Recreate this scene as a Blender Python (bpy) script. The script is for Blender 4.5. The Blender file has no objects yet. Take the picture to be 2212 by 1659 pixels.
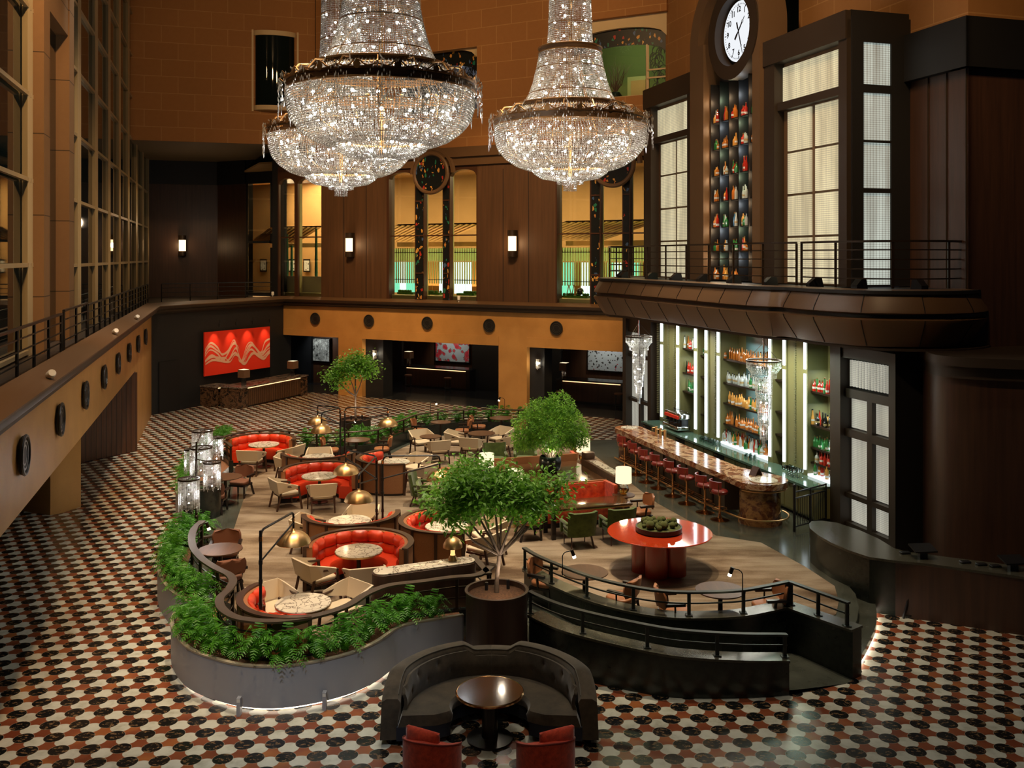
import bpy, math, random
from mathutils import Vector, Matrix
PI = math.pi
R = math.radians
random.seed(7)
sc = bpy.context.scene
COL = sc.collection

# ---------------------------------------------------------------- camera, world, exposure
CAM_H = 7.15                       # eye height above the mosaic floor, metres
cam_d = bpy.data.cameras.new('camera')
cam = bpy.data.objects.new('camera', cam_d); COL.objects.link(cam)
cam.location = (0, 0, CAM_H); cam.rotation_euler = (PI/2, 0, 0)
cam_d.sensor_width = 36; cam_d.lens = 2050/2212*36
cam_d.shift_y = -(829.5-555)/2212
cam_d.clip_start = 0.1; cam_d.clip_end = 400
sc.camera = cam
world = bpy.data.worlds.new('world'); sc.world = world; world.use_nodes = True
world.node_tree.nodes['Background'].inputs[0].default_value = (0.55, 0.62, 0.8, 1)
world.node_tree.nodes['Background'].inputs[1].default_value = 0.012
sc.view_settings.view_transform = 'Standard'; sc.view_settings.look = 'None'
sc.view_settings.gamma = 1; sc.view_settings.use_curve_mapping = False
sc.view_settings.exposure = 0.0
sc.cycles.max_bounces = 5; sc.cycles.diffuse_bounces = 3; sc.cycles.glossy_bounces = 3
sc.cycles.transmission_bounces = 4; sc.cycles.transparent_max_bounces = 6
sc.cycles.sample_clamp_indirect = 3.0; sc.cycles.sample_clamp_direct = 0
sc.cycles.caustics_reflective = False; sc.cycles.caustics_refractive = False
sc.cycles.use_denoising = True
sc.cycles.use_adaptive_sampling = True; sc.cycles.adaptive_threshold = 0.03

PLAT = 0.36                        # height of the raised lounge above the mosaic
def fxy(x, y, z=0.0):              # survey helper: where the sight line (x, y) of the survey meets the level z
    D = 2050*(CAM_H-z)/(y-555.0)
    return ((x-1106)*D/2050.0, D)
U = Vector((-.2869, .958)); V = Vector((.958, .2869)); B = Vector((.880, -.474)); BN = Vector((.474, .880)); D3 = Vector((.4873, .873))
def back_Y(x): return 44.37/(1+.5386*(x-1106)/2050.0)          # depth of the rear wall plane
def back_pt(x): Y = back_Y(x); return Vector(((x-1106)*Y/2050.0, Y))
def side_Y(x, c): return c*2050.0/(x-492)                     # planes parallel to U: X = c - .2995 Y
def side_pt(x, c): Y = side_Y(x, c); return Vector(((x-1106)*Y/2050.0, Y))
def zat(y, Y): return CAM_H-(y-555)*Y/2050.0

def light(name, kind, loc, energy, color=(1, .8, .55), size=.1, rot=None, spot=None, blend=.6, sy=None):
    d = bpy.data.lights.new(name, kind); d.energy = energy; d.color = color
    if kind == 'AREA':
        d.size = size
        if sy: d.shape = 'RECTANGLE'; d.size_y = sy
    else: d.shadow_soft_size = size
    if kind == 'SPOT': d.spot_size = spot or R(70); d.spot_blend = blend
    o = bpy.data.objects.new(name, d); COL.objects.link(o); o.location = loc
    if rot: o.rotation_euler = rot
    return o
def aim(o, target):
    d = Vector(target)-Vector(o.location)
    o.rotation_euler = d.to_track_quat('-Z', 'Y').to_euler()
def downlight(x, y, z, e, tx, ty, tz=0, color=(1, .72, .42), spot=60, size=.15, blend=.7):
    o = light('hall_spot', 'SPOT', (x, y, z), e, color, size, spot=R(spot), blend=blend); aim(o, (tx, ty, tz)); return o
CEIL = 21.0
# ---------------------------------------------------------------- the hall's lamps (ceiling downlights and wall washers, plus an added cool spot)
CHE = 250
AMB = (1, .60, .27); WARM = (1, .80, .56); SOFT = (1, .88, .72)
for x, y, tx, ty, tz, e in ((-14, 30, -16, 49, 15, 3000), (-4, 30, -2, 46, 15, 2200), (4, 28, 4, 42, 14, 2200), (-8, 30, -10, 50, 14, 1800), (6, 14, 11, 26, 15, 2600)):
    downlight(x, y, 20.4, e, tx, ty, tz, AMB, 80, .4)
for x, y, tx, ty, tz, e in ((-9, 34, -9, 50, 4, 7800), (-1, 31, -1, 45.5, 3.6, 8600), (-6, 18, -14, 32, 3.8, 8600), (-4, 8, -9.5, 18, 3.8, 7500), (-14, 22, -21, 50, 12, 2500), (-7, 12, -13, 26, 10, 1100)):
    downlight(x, y, 19.8, e, tx, ty, tz, AMB, 50, .3)
for x, y, e, s in ((-6, 28.5, 9500, 34), (-3.5, 25, 8500, 32), (-3.2, 20.5, 9500, 32), (-4, 17.3, 7500, 26), (.6, 24, 9500, 34), (1.2, 19.8, 7500, 34), (-1, 31.5, 9500, 36), (4.2, 18.6, 3600, 30), (-6.8, 23, 4500, 30), (3.6, 28, 5500, 36), (-5.6, 34, 4200, 30)):
    downlight(x, y, 20.4, e*1.45, x, y, 0, WARM, s, .25, 1.0)
for x, y, e, s in ((-11, 38, 10500, 50), (-3, 39, 9500, 46), (-12, 29, 5500, 44), (-9.5, 20, 3000, 44), (-7, 13, 500, 44), (-.5, 14.6, 2600, 30), (4, 13, 800, 44), (9, 15.5, 1900, 44)):
    downlight(x, y, 20.4, e, x, y, 0, SOFT, s, .25, 1.0)
for x, y, tx, ty, tz, e, s in ((4, 16, 6, 29, 5.6, 2600, 50), (3, 12, 9.5, 21.5, 6.5, 2800, 50), (2, 20, 6.6, 29, 11, 2400, 56)):
    downlight(x, y, 20.2, e, tx, ty, tz, (1, .66, .36), s, .3)
downlight(-3.2, 3, 14, 2600, -4.6, 14.6, .3, (.78, .89, 1), 26, .3)  # cool spot added to tint the steel planter, hung well below the ceiling
downlight(1.5, 5, 14, 700, -1, 15, .4, (1, .82, .6), 36, .3)
# restaurant, lobby and upper rooms
light('restaurant_ceiling_light', 'AREA', (-4.5, 54, 12.1), 1500, (1, .74, .38), 14, sy=4, rot=(0, 0, R(-28)))
light('restaurant_ceiling_light', 'AREA', (5.5, 48.5, 12.1), 1050, (1, .74, .38), 9, sy=4, rot=(0, 0, R(-28)))
light('restaurant_floor_light', 'AREA', (-3.5, 51, 5.6), 450, (1, .78, .42), 12, sy=2, rot=(R(180), 0, R(-28)))
light('restaurant_lime_light', 'AREA', (-2.2, 47.4, 5.4), 110, (.80, 1, .30), 9, sy=.3, rot=(R(180), 0, R(-28)))
light('restaurant_lime_light', 'AREA', (4.6, 43.7, 5.4), 90, (.80, 1, .30), 5, sy=.3, rot=(R(180), 0, R(-28)))
light('restaurant_lime_light', 'AREA', (-10.2, 52, 5.4), 60, (.95, 1, .55), 3, sy=.3, rot=(R(180), 0, R(-28)))
light('lobby_ceiling_light', 'AREA', (-1.5, 50.5, 3.0), 45, (1, .75, .5), 10, sy=3, rot=(0, 0, R(-28)))
light('upper_room_light', 'POINT', (5.2, 43.7, 16.8), 110, (.85, 1, .55), .3)
light('upper_room_light', 'POINT', (-2.5, 47.5, 16.8), 120, (.9, .92, 1), .3)
light('restaurant_left_fill', 'AREA', (-14.8, 62.5, 12.2), 1500, (1, .76, .42), 6, sy=5)  # area lights added to brighten the left rooms, kept out of sight
light('restaurant_left_fill', 'AREA', (-10.8, 54, 12.2), 260, (1, .76, .42), 4, sy=3)
light('gallery_light', 'POINT', (-17.5, 53, 9.0), 50, (1, .75, .5), .3)

# ---------------------------------------------------------------- mesh builder
class MB:
    def __init__(s): s.v = []; s.f = []; s.m = []; s.cm = 0
    def add(s, vs, fs):
        n = len(s.v); s.v += [tuple(p) for p in vs]
        for f in fs: s.f.append([i+n for i in f]); s.m.append(s.cm)
        return s
    def mat(s, i): s.cm = i; return s
    def merge(s, o, M=None):
        n = len(s.v); s.v += [tuple(M @ Vector(p)) for p in o.v] if M else o.v
        for f, m in zip(o.f, o.m): s.f.append([i+n for i in f]); s.m.append(m)
        return s
    def box(s, x0, y0, z0, x1, y1, z1):
        vs = [(x0, y0, z0), (x1, y0, z0), (x1, y1, z0), (x0, y1, z0), (x0, y0, z1), (x1, y0, z1), (x1, y1, z1), (x0, y1, z1)]
        return s.add(vs, [(0, 3, 2, 1), (4, 5, 6, 7), (0, 1, 5, 4), (1, 2, 6, 5), (2, 3, 7, 6), (3, 0, 4, 7)])
    def bar(s, p, q, w, h, off=0):             # oriented box beam from p to q, width w (horizontal), height h
        p = Vector(p); q = Vector(q); d = (q-p)
        if d.length < 1e-6: return s
        d.normalize(); side = d.cross(Vector((0, 0, 1)))
        if side.length < 1e-3: side = Vector((1, 0, 0))
        side.normalize(); up = side.cross(d).normalized(); a = side*w/2; b = up*h/2
        vs = [p-a-b, p+a-b, p+a+b, p-a+b, q-a-b, q+a-b, q+a+b, q-a+b]
        return s.add(vs, [(0, 3, 2, 1), (4, 5, 6, 7), (0, 1, 5, 4), (1, 2, 6, 5), (2, 3, 7, 6), (3, 0, 4, 7)][:2][::-1]+[(0, 1, 5, 4), (1, 2, 6, 5), (2, 3, 7, 6), (3, 0, 4, 7)])
    def wallseg(s, a, b, z0, z1, th=.3, side=1):   # vertical slab from a to b; thickness goes to the given side
        a = Vector(a[:2]); b = Vector(b[:2]); d = (b-a).normalized(); n = Vector((-d.y, d.x))*th*side
        vs = [(*a, z0), (*b, z0), (*(b+n), z0), (*(a+n), z0), (*a, z1), (*b, z1), (*(b+n), z1), (*(a+n), z1)]
        return s.add(vs, [(0, 3, 2, 1), (4, 5, 6, 7), (0, 1, 5, 4), (1, 2, 6, 5), (2, 3, 7, 6), (3, 0, 4, 7)])
    def prism(s, poly, z0, z1):
        n = len(poly); vs = [(p[0], p[1], z0) for p in poly]+[(p[0], p[1], z1) for p in poly]
        fs = [list(range(n))[::-1], list(range(n, 2*n))]+[(i, (i+1) % n, n+(i+1) % n, n+i) for i in range(n)]
        return s.add(vs, fs)
    def lathe(s, prof, n=24, c=(0, 0, 0), a0=0, a1=2*PI, sx=1, sy=1):
        full = abs(a1-a0-2*PI) < 1e-6; m = n if full else n+1; vs = []
        for r, z in prof:
            for i in range(m):
                a = a0+(a1-a0)*i/n; vs.append((c[0]+r*math.cos(a)*sx, c[1]+r*math.sin(a)*sy, c[2]+z))
        fs = []
        for j in range(len(prof)-1):
            for i in range(n):
                k = (i+1) % m
                fs.append((j*m+i, j*m+k, (j+1)*m+k, (j+1)*m+i))
        if full and tuple(prof[0]) != tuple(prof[-1]):
            if prof[0][0] > 1e-5: fs.append(list(range(m))[::-1])
            if prof[-1][0] > 1e-5: fs.append([(len(prof)-1)*m+i for i in range(m)])
        return s.add(vs, fs)
    def cyl(s, x, y, z0, z1, r, r2=None, n=20): return s.lathe([(r, z0), (r2 if r2 is not None else r, z1)], n, (x, y, 0))
    def sphere(s, c, r, n=12, k=8, sz=1, z0=-1, z1=1):
        t0 = math.asin(z0); t1 = math.asin(z1)
        return s.lathe([(max(1e-6, r*math.cos(t0+(t1-t0)*i/k)), r*sz*math.sin(t0+(t1-t0)*i/k)) for i in range(k+1)], n, c)
    def tube(s, path, r, n=8, closed=False, flat=None):
        P = [Vector(p) for p in path]; m = len(P); vs = []; up = Vector((0, 0, 1)); prev = None
        for i, p in enumerate(P):
            if closed: t = P[(i+1) % m]-P[i-1]
            else: t = P[min(i+1, m-1)]-P[max(i-1, 0)]
            t.normalize(); a = t.cross(up) if prev is None else prev-t*prev.dot(t)
            if a.length < 1e-3: a = t.cross(Vector((1, 0, 0)))
            a.normalize(); prev = a; b = a.cross(t); rr = r[i] if isinstance(r, (list, tuple)) else r
            for k in range(n):
                an = 2*PI*k/n+PI/n; vs.append(p+a*rr*math.cos(an)+b*rr*math.sin(an)*(flat or 1))
        fs = []
        for i in range(m if closed else m-1):
            for k in range(n): fs.append((i*n+k, i*n+(k+1) % n, ((i+1) % m)*n+(k+1) % n, ((i+1) % m)*n+k))
        if not closed: fs += [list(range(n))[::-1], [(m-1)*n+k for k in range(n)]]
        return s.add(vs, fs)
    def sweep(s, path, prof, closed=False):    # prof: (offset to the left of travel, z) closed section
        P = [Vector(p[:2]) for p in path]; m = len(P); n = len(prof); vs = []
        zs = [p[2] if len(p) > 2 else 0 for p in path]
        for i in range(m):
            if closed: t0 = (P[i]-P[i-1]).normalized(); t1 = (P[(i+1) % m]-P[i]).normalized()
            else:
                t0 = (P[i]-P[i-1]).normalized() if i else (P[1]-P[0]).normalized()
                t1 = (P[i+1]-P[i]).normalized() if i < m-1 else t0
            t = (t0+t1).normalized(); nn = Vector((-t.y, t.x)); k = 1/max(.5, nn.dot(Vector((-t1.y, t1.x))))
            for o, z in prof: q = P[i]+nn*o*k; vs.append((q.x, q.y, z+zs[i]))
        fs = []
        for i in range(m if closed else m-1):
            for k in range(n): fs.append((i*n+k, i*n+(k+1) % n, ((i+1) % m)*n+(k+1) % n, ((i+1) % m)*n+k))
        if not closed: fs += [list(range(n)), [(m-1)*n+k for k in range(n)][::-1]]
        return s.add(vs, fs)
    def slab(s, f, nu, nv, th, wrap=False):     # solid sheet over f(u,v), u,v in 0..1
        g = [[Vector(f(i/nu, j/nv)) for i in range(nu+1)] for j in range(nv+1)]; vs = []; vo = []
        for j in range(nv+1):
            for i in range(nu+1):
                du = g[j][min(i+1, nu)]-g[j][max(i-1, 0)]; dv = g[min(j+1, nv)][i]-g[max(j-1, 0)][i]
                nn = du.cross(dv)
                nn = nn.normalized() if nn.length > 1e-9 else Vector((0, 0, 0))
                t = th(i/nu, j/nv) if callable(th) else th
                vs.append(g[j][i]); vo.append(g[j][i]+nn*t)
        N = (nu+1)*(nv+1); W = nu+1; fs = []
        for j in range(nv):
            for i in range(nu):
                a = j*W+i; fs.append((a, a+W, a+W+1, a+1)); fs.append((N+a, N+a+1, N+a+W+1, N+a+W))
        for i in range(nu): a = i; fs.append((a, a+1, N+a+1, N+a)); a = nv*W+i; fs.append((a+1, a, N+a, N+a+1))
        for j in range(nv): a = j*W; fs.append((a+W, a, N+a, N+a+W)); a = j*W+nu; fs.append((a, a+W, N+a+W, N+a))
        return s.add(vs+vo, fs)
    def rpad(s, cx, cy, z0, z1, w, d, r=.08, e=.025, n=5, top=None):   # rounded-corner cushion with soft edges
        h = z1-z0; e = min(e, h/2*.98); rings = []
        for k in range(4): a = PI/2*k/3; rings.append((e*(1-math.sin(a)), z0+e*(1-math.cos(a))))
        for k in range(4): a = PI/2*k/3; rings.append((e*(1-math.cos(a)), z1-e*(1-math.sin(a))))
        vs = []; m = 4*(n+1)
        for ins, z in rings:
            W = w/2-ins; Dd = d/2-ins; rr = max(.001, min(r, W, Dd)-ins*.5)
            for q in range(4):
                ox = (W-rr)*(1 if q in (0, 3) else -1); oy = (Dd-rr)*(1 if q in (0, 1) else -1)
                for i in range(n+1):
                    a = PI/2*(q+i/n); vs.append((cx+ox+rr*math.cos(a), cy+oy+rr*math.sin(a), z))
        fs = [list(range(m))[::-1], [(len(rings)-1)*m+i for i in range(m)]]
        for j in range(len(rings)-1):
            for i in range(m): fs.append((j*m+i, j*m+(i+1) % m, (j+1)*m+(i+1) % m, (j+1)*m+i))
        return s.add(vs, fs)
    def sector(s, r0, r1, z0, z1, a0, a1, n=24, c=(0, 0)):   # solid ring sector
        vs = []
        for i in range(n+1):
            a = a0+(a1-a0)*i/n; ca, sa = math.cos(a), math.sin(a)
            vs += [(c[0]+r0*ca, c[1]+r0*sa, z0), (c[0]+r1*ca, c[1]+r1*sa, z0), (c[0]+r1*ca, c[1]+r1*sa, z1), (c[0]+r0*ca, c[1]+r0*sa, z1)]
        fs = []
        for i in range(n):
            a = 4*i; b = a+4
            for k in range(4): fs.append((a+k, b+k, b+(k+1) % 4, a+(k+1) % 4))
        fs += [(0, 1, 2, 3), (4*n+3, 4*n+2, 4*n+1, 4*n)]
        return s.add(vs, fs)

def mesh(name, mb, mats, smooth=35, fixn=True):
    me = bpy.data.meshes.new(name); me.from_pydata(mb.v, [], mb.f)
    if not isinstance(mats, (list, tuple)): mats = [mats]
    for m in mats: me.materials.append(m)
    if len(mats) > 1: me.polygons.foreach_set('material_index', mb.m)
    if fixn:
        import bmesh
        bm = bmesh.new(); bm.from_mesh(me); bmesh.ops.recalc_face_normals(bm, faces=bm.faces); bm.to_mesh(me); bm.free()
    if smooth:
        me.polygons.foreach_set('use_smooth', [True]*len(me.polygons)); me.set_sharp_from_angle(angle=R(smooth))
    me.update(); return me
def link(name, me, parent=None):
    o = bpy.data.objects.new(name, me); COL.objects.link(o)
    if parent: o.parent = parent
    return o
ROOTM = {}
def part(name, mb, mat, parent, world=False, smooth=35, label=None, kind=None, fixn=True):
    me = mesh(name, mb, mat, smooth, fixn)
    if world: me.transform(ROOTM[parent.name].inverted())
    o = link(name, me, parent)
    if label: o['label'] = label
    if kind: o['kind'] = kind
    return o
def tag(o, label, cat, group=None, kind=None):
    o['label'] = label; o['category'] = cat
    if group: o['group'] = group
    if kind: o['kind'] = kind
    return o
def thing(name, label, cat, loc=(0, 0, 0), rz=0, group=None):
    o = bpy.data.objects.new(name, None); COL.objects.link(o); o.empty_display_size = .1
    o.location = loc; o.rotation_euler = (0, 0, rz)
    ROOTM[o.name] = Matrix.Translation(Vector(loc)) @ Matrix.Rotation(rz, 4, 'Z')
    return tag(o, label, cat, group)
def single(name, mb, mat, label, cat, group=None, kind=None, loc=None, rz=0, smooth=35):
    o = link(name, mesh(name, mb, mat, smooth)); tag(o, label, cat, group, kind)
    if loc: o.location = loc; o.rotation_euler = (0, 0, rz)
    return o
def struct(name, mb, mat, smooth=35):
    o = link(name, mesh(name, mb, mat, smooth)); o['kind'] = 'structure'; return o
KIDS = {}
def dup(root, loc, rz=0, label=None, group=None, scale=None):
    if root.name not in KIDS:
        KIDS[root.name] = [(c, list(c.children)) for c in root.children]
    r = root.copy(); COL.objects.link(r); r.location = loc; r.rotation_euler = (0, 0, rz)
    if label: r['label'] = label
    if group: r['group'] = group
    if scale: r.scale = scale if isinstance(scale, tuple) else (scale,)*3
    for ch, gs in KIDS[root.name]:
        c = ch.copy(); COL.objects.link(c); c.parent = r
        for g in gs: d = g.copy(); COL.objects.link(d); d.parent = c
    return r
class Proto:                           # the first placement moves the built one, later ones copy it
    def __init__(s, root): s.r = root; s.used = False
    def put(s, loc, rz=0, label=None, group=None, scale=None):
        if not s.used:
            s.used = True; KIDS[s.r.name] = [(c, list(c.children)) for c in s.r.children]
            s.r.location = loc; s.r.rotation_euler = (0, 0, rz)
            if label: s.r['label'] = label
            if group: s.r['group'] = group
            if scale: s.r.scale = scale if isinstance(scale, tuple) else (scale,)*3
            return s.r
        return dup(s.r, loc, rz, label, group, scale or (1, 1, 1))
def catmull(pts, k=6, closed=False):
    P = [Vector(p) for p in pts]; n = len(P); out = []
    for i in range(n if closed else n-1):
        p0 = P[i-1] if (closed or i > 0) else P[0]; p1 = P[i]; p2 = P[(i+1) % n]; p3 = P[(i+2) % n] if (closed or i+2 < n) else P[-1]
        for j in range(k):
            t = j/k; out.append(.5*((2*p1)+(p2-p0)*t+(2*p0-5*p1+4*p2-p3)*t*t+(3*p1-p0-3*p2+p3)*t*t*t))
    if not closed: out.append(P[-1])
    return out
def circ(cx, cy, r, n=32, a0=0, a1=2*PI):
    return [(cx+r*math.cos(a0+(a1-a0)*i/n), cy+r*math.sin(a0+(a1-a0)*i/n)) for i in range(n+(0 if abs(a1-a0-2*PI) < 1e-6 else 1))]
# ---------------------------------------------------------------- materials
class NT:
    def __init__(s, name):
        s.m = bpy.data.materials.new(name); s.m.use_nodes = True; s.t = s.m.node_tree; s.t.nodes.clear()
        s.out = s.n('ShaderNodeOutputMaterial')
    def n(s, typ, **kw):
        nd = s.t.nodes.new(typ)
        for k, v in kw.items(): setattr(nd, k, v)
        return nd
    def l(s, a, b): s.t.links.new(a, b)
    def math(s, op, a, b=None, c=None):
        nd = s.n('ShaderNodeMath', operation=op)
        for i, x in enumerate((a, b, c)):
            if x is None: continue
            if isinstance(x, (int, float)): nd.inputs[i].default_value = x
            else: s.l(x, nd.inputs[i])
        return nd.outputs[0]
    def vm(s, op, a, b=None, c=None):
        nd = s.n('ShaderNodeVectorMath', operation=op)
        for i, x in enumerate((a, b, c)):
            if x is None: continue
            if isinstance(x, (tuple, list)): nd.inputs[i].default_value = x
            else: s.l(x, nd.inputs[i])
        return nd.outputs['Value'] if op in ('LENGTH', 'DISTANCE', 'DOT_PRODUCT') else nd.outputs[0]
    def mix(s, f, a, b):
        nd = s.n('ShaderNodeMix', data_type='RGBA')
        for i, x in ((0, f), (6, a), (7, b)):
            if isinstance(x, (int, float)): nd.inputs[i].default_value = x
            elif isinstance(x, (tuple, list)): nd.inputs[i].default_value = (*x, 1) if len(x) == 3 else x
            else: s.l(x, nd.inputs[i])
        return nd.outputs[2]
    def noise(s, vec, scale, detail=3, rough=.5, w=None):
        nd = s.n('ShaderNodeTexNoise'); nd.inputs['Scale'].default_value = scale; nd.inputs['Detail'].default_value = detail; nd.inputs['Roughness'].default_value = rough
        if vec is not None: s.l(vec, nd.inputs['Vector'])
        return nd.outputs['Fac']
    def ramp(s, f, *stops):
        nd = s.n('ShaderNodeValToRGB'); e = nd.color_ramp.elements
        while len(e) < len(stops): e.new(.5)
        for k, (p, c) in enumerate(stops): e[k].position = p; e[k].color = (*c, 1) if len(c) == 3 else c
        s.l(f, nd.inputs[0]); return nd.outputs[0]
    def scale(s, vec, sc_, rot=(0, 0, 0)):
        nd = s.n('ShaderNodeMapping'); nd.inputs['Scale'].default_value = sc_; nd.inputs['Rotation'].default_value = rot; s.l(vec, nd.inputs['Vector']); return nd.outputs[0]
    def pos(s): return s.n('ShaderNodeNewGeometry').outputs['Position']
    def obj(s): return s.n('ShaderNodeTexCoord').outputs['Object']
    def bsdf(s, color, rough=.5, metal=0, spec=.5, coat=0, emit=None, es=0, trans=0, bump=None, bs=.2, sheen=0, bd=.02):
        p = s.n('ShaderNodeBsdfPrincipled')
        for k, x in (('Base Color', color), ('Roughness', rough), ('Metallic', metal)):
            if isinstance(x, (int, float)): p.inputs[k].default_value = x
            elif isinstance(x, (tuple, list)): p.inputs[k].default_value = (*x, 1)
            else: s.l(x, p.inputs[k])
        p.inputs['Specular IOR Level'].default_value = spec; p.inputs['Coat Weight'].default_value = coat; p.inputs['Coat Roughness'].default_value = .08
        p.inputs['Transmission Weight'].default_value = trans; p.inputs['Sheen Weight'].default_value = sheen
        if es:
            if isinstance(emit, (tuple, list)): p.inputs['Emission Color'].default_value = (*emit, 1)
            else: s.l(emit, p.inputs['Emission Color'])
            p.inputs['Emission Strength'].default_value = es
        if bump is not None:
            b = s.n('ShaderNodeBump'); b.inputs['Strength'].default_value = bs; b.inputs['Distance'].default_value = bd; s.l(bump, b.inputs['Height']); s.l(b.outputs[0], p.inputs['Normal'])
        s.l(p.outputs[0], s.out.inputs[0]); return s.m
def plain(name, c, rough=.5, **k): 
    t = NT(name); return t.bsdf(c, rough, **k)
def mottled(name, c1, c2, sc_=4, rough=.5, stretch=(1, 1, 1), **k):
    t = NT(name); f = t.noise(t.scale(t.obj(), stretch), sc_, 5, .6)
    return t.bsdf(t.ramp(f, (.3, c1), (.7, c2)), rough, **k)
def emis(name, c, s_):
    t = NT(name); e = t.n('ShaderNodeEmission'); e.inputs[0].default_value = (*c, 1); e.inputs[1].default_value = s_; t.l(e.outputs[0], t.out.inputs[0]); return t.m
def wood(name, c1, c2, freq=9, rough=.4, horiz=False, groove=None, **k):
    t = NT(name); p = t.pos(); s_ = (1, 1, .05) if not horiz else (1, .08, 1)
    f = t.noise(t.scale(p, s_), freq, 6, .65); col = t.ramp(f, (.25, c1), (.75, c2))
    return t.bsdf(col, rough, **k)

def m_mosaic():
    t = NT('mosaic_marble'); p = t.pos()
    a = .4425; r3 = math.sqrt(3)*a
    bl = fxy(1300+1004*.22604, 1440+380*.22604)
    off = t.vm('SUBTRACT', p, (bl[0], bl[1], 0)); rot = t.scale(off, (1, 1, 0), (0, 0, R(-3.4)))
    def dist(ox, oy):
        q = t.vm('SUBTRACT', rot, (ox, oy, 0))
        w1 = t.n('ShaderNodeVectorMath', operation='WRAP'); t.l(q, w1.inputs[0]); w1.inputs[1].default_value = (a/2, r3/2, 1); w1.inputs[2].default_value = (-a/2, -r3/2, -1)
        return t.vm('LENGTH', w1.outputs[0])
    d0 = t.math('MINIMUM', dist(0, 0), dist(a/2, r3/2))
    wx, wy = .2555*math.cos(R(-30)), .2555*math.sin(R(-30))
    d1 = t.math('MINIMUM', dist(wx, wy), dist(wx+a/2, wy+r3/2))
    n1 = t.noise(t.scale(p, (1, 1.7, 1), (0, 0, .5)), 9, 6, .75); n2 = t.noise(p, 3.3, 4, .6); n3 = t.noise(p, 1.3, 2)
    black = t.ramp(n1, (.50, (.006, .007, .008)), (.555, (.02, .018, .014)), (.59, (.30, .17, .07)), (.63, (.03, .02, .015)), (.69, (.35, .30, .22)))
    white = t.ramp(n2, (.3, (.40, .39, .31)), (.5, (.55, .55, .46)), (.75, (.62, .62, .53)))
    rust = t.ramp(n3, (.35, (.17, .045, .02)), (.55, (.24, .07, .03)), (.7, (.34, .12, .035)))
    iswh = t.math('LESS_THAN', d1, .150); isbl = t.math('LESS_THAN', d0, .1455)
    col = t.mix(isbl, t.mix(iswh, rust, white), black)
    gr = t.math('MAXIMUM', t.math('LESS_THAN', t.math('ABSOLUTE', t.math('SUBTRACT', d1, .150)), .0035), t.math('LESS_THAN', t.math('ABSOLUTE', t.math('SUBTRACT', d0, .1455)), .0035))
    gr = t.math('MULTIPLY', gr, t.math('GREATER_THAN', d0, .1415))
    col = t.mix(t.math('MULTIPLY', gr, .55), col, (.45, .40, .30))
    return t.bsdf(col, t.math('ADD', t.math('MULTIPLY', n3, .12), .17), 0, .5)
def m_blocks(name, c1, c2, joint, bw, bh, ax):    # stone blocks laid along a wall whose direction is ax
    t = NT(name); p = t.pos()
    u = t.vm('DOT_PRODUCT', p, (ax[0], ax[1], 0)); sep = t.n('ShaderNodeSeparateXYZ'); t.l(p, sep.inputs[0])
    cb = t.n('ShaderNodeCombineXYZ'); t.l(u, cb.inputs[0]); t.l(sep.outputs[2], cb.inputs[1])
    br = t.n('ShaderNodeTexBrick'); t.l(cb.outputs[0], br.inputs['Vector'])
    br.inputs['Color1'].default_value = (*c1, 1); br.inputs['Color2'].default_value = (*c2, 1); br.inputs['Mortar'].default_value = (*joint, 1)
    br.inputs['Scale'].default_value = 1; br.inputs['Mortar Size'].default_value = .016; br.inputs['Brick Width'].default_value = bw; br.inputs['Row Height'].default_value = bh; br.inputs['Bias'].default_value = 0
    n = t.noise(p, 5, 6, .7); col = t.mix(t.math('MULTIPLY', n, .35), br.outputs[0], (c1[0]*.55, c1[1]*.5, c1[2]*.45))
    return t.bsdf(col, .75, 0, .3)
def m_stonewall():                                  # smooth tan travertine sheets of the lower walls
    t = NT('tan_travertine'); p = t.pos(); n = t.noise(p, 1.1, 3, .5); n2 = t.noise(p, 26, 5, .75)
    col = t.ramp(n, (.3, (.44, .225, .066)), (.7, (.54, .285, .088))); col = t.mix(t.math('MULTIPLY', t.math('GREATER_THAN', n2, .62), .35), col, (.24, .13, .05))
    return t.bsdf(col, .42, 0, .4)
def m_marble(name, base, vein, sc_=2.2, rough=.12, w=.05, base2=None):
    t = NT(name); p = t.obj(); n = t.n('ShaderNodeTexNoise'); n.inputs['Scale'].default_value = 3.4; n.inputs['Detail'].default_value = 7; t.l(p, n.inputs['Vector'])
    q = t.vm('ADD', p, t.vm('MULTIPLY', n.outputs['Color'], (.8, .8, .8)))
    v = t.n('ShaderNodeTexVoronoi', feature='DISTANCE_TO_EDGE'); v.inputs['Scale'].default_value = sc_; t.l(q, v.inputs['Vector'])
    f = t.ramp(v.outputs['Distance'], (0, (1, 1, 1)), (w, (0, 0, 0)))
    n2 = t.noise(p, 3, 4)
    c = t.mix(n2, base, base2 or tuple(x*.8 for x in base))
    return t.bsdf(t.mix(f, c, vein), rough, 0, .5)
def m_bands(name, cs, sc_=3, rough=.12, stretch=(1, .8, 1.3)):   # strongly banded marble
    t = NT(name); p = t.obj(); n = t.n('ShaderNodeTexNoise'); n.inputs['Scale'].default_value = sc_*.6; n.inputs['Detail'].default_value = 8; n.inputs['Roughness'].default_value = .68; n.inputs['Distortion'].default_value = 1.6
    t.l(t.scale(p, stretch, (0, .4, .5)), n.inputs['Vector'])
    return t.bsdf(t.ramp(n.outputs['Fac'], *cs), rough, 0, .5)
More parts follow.
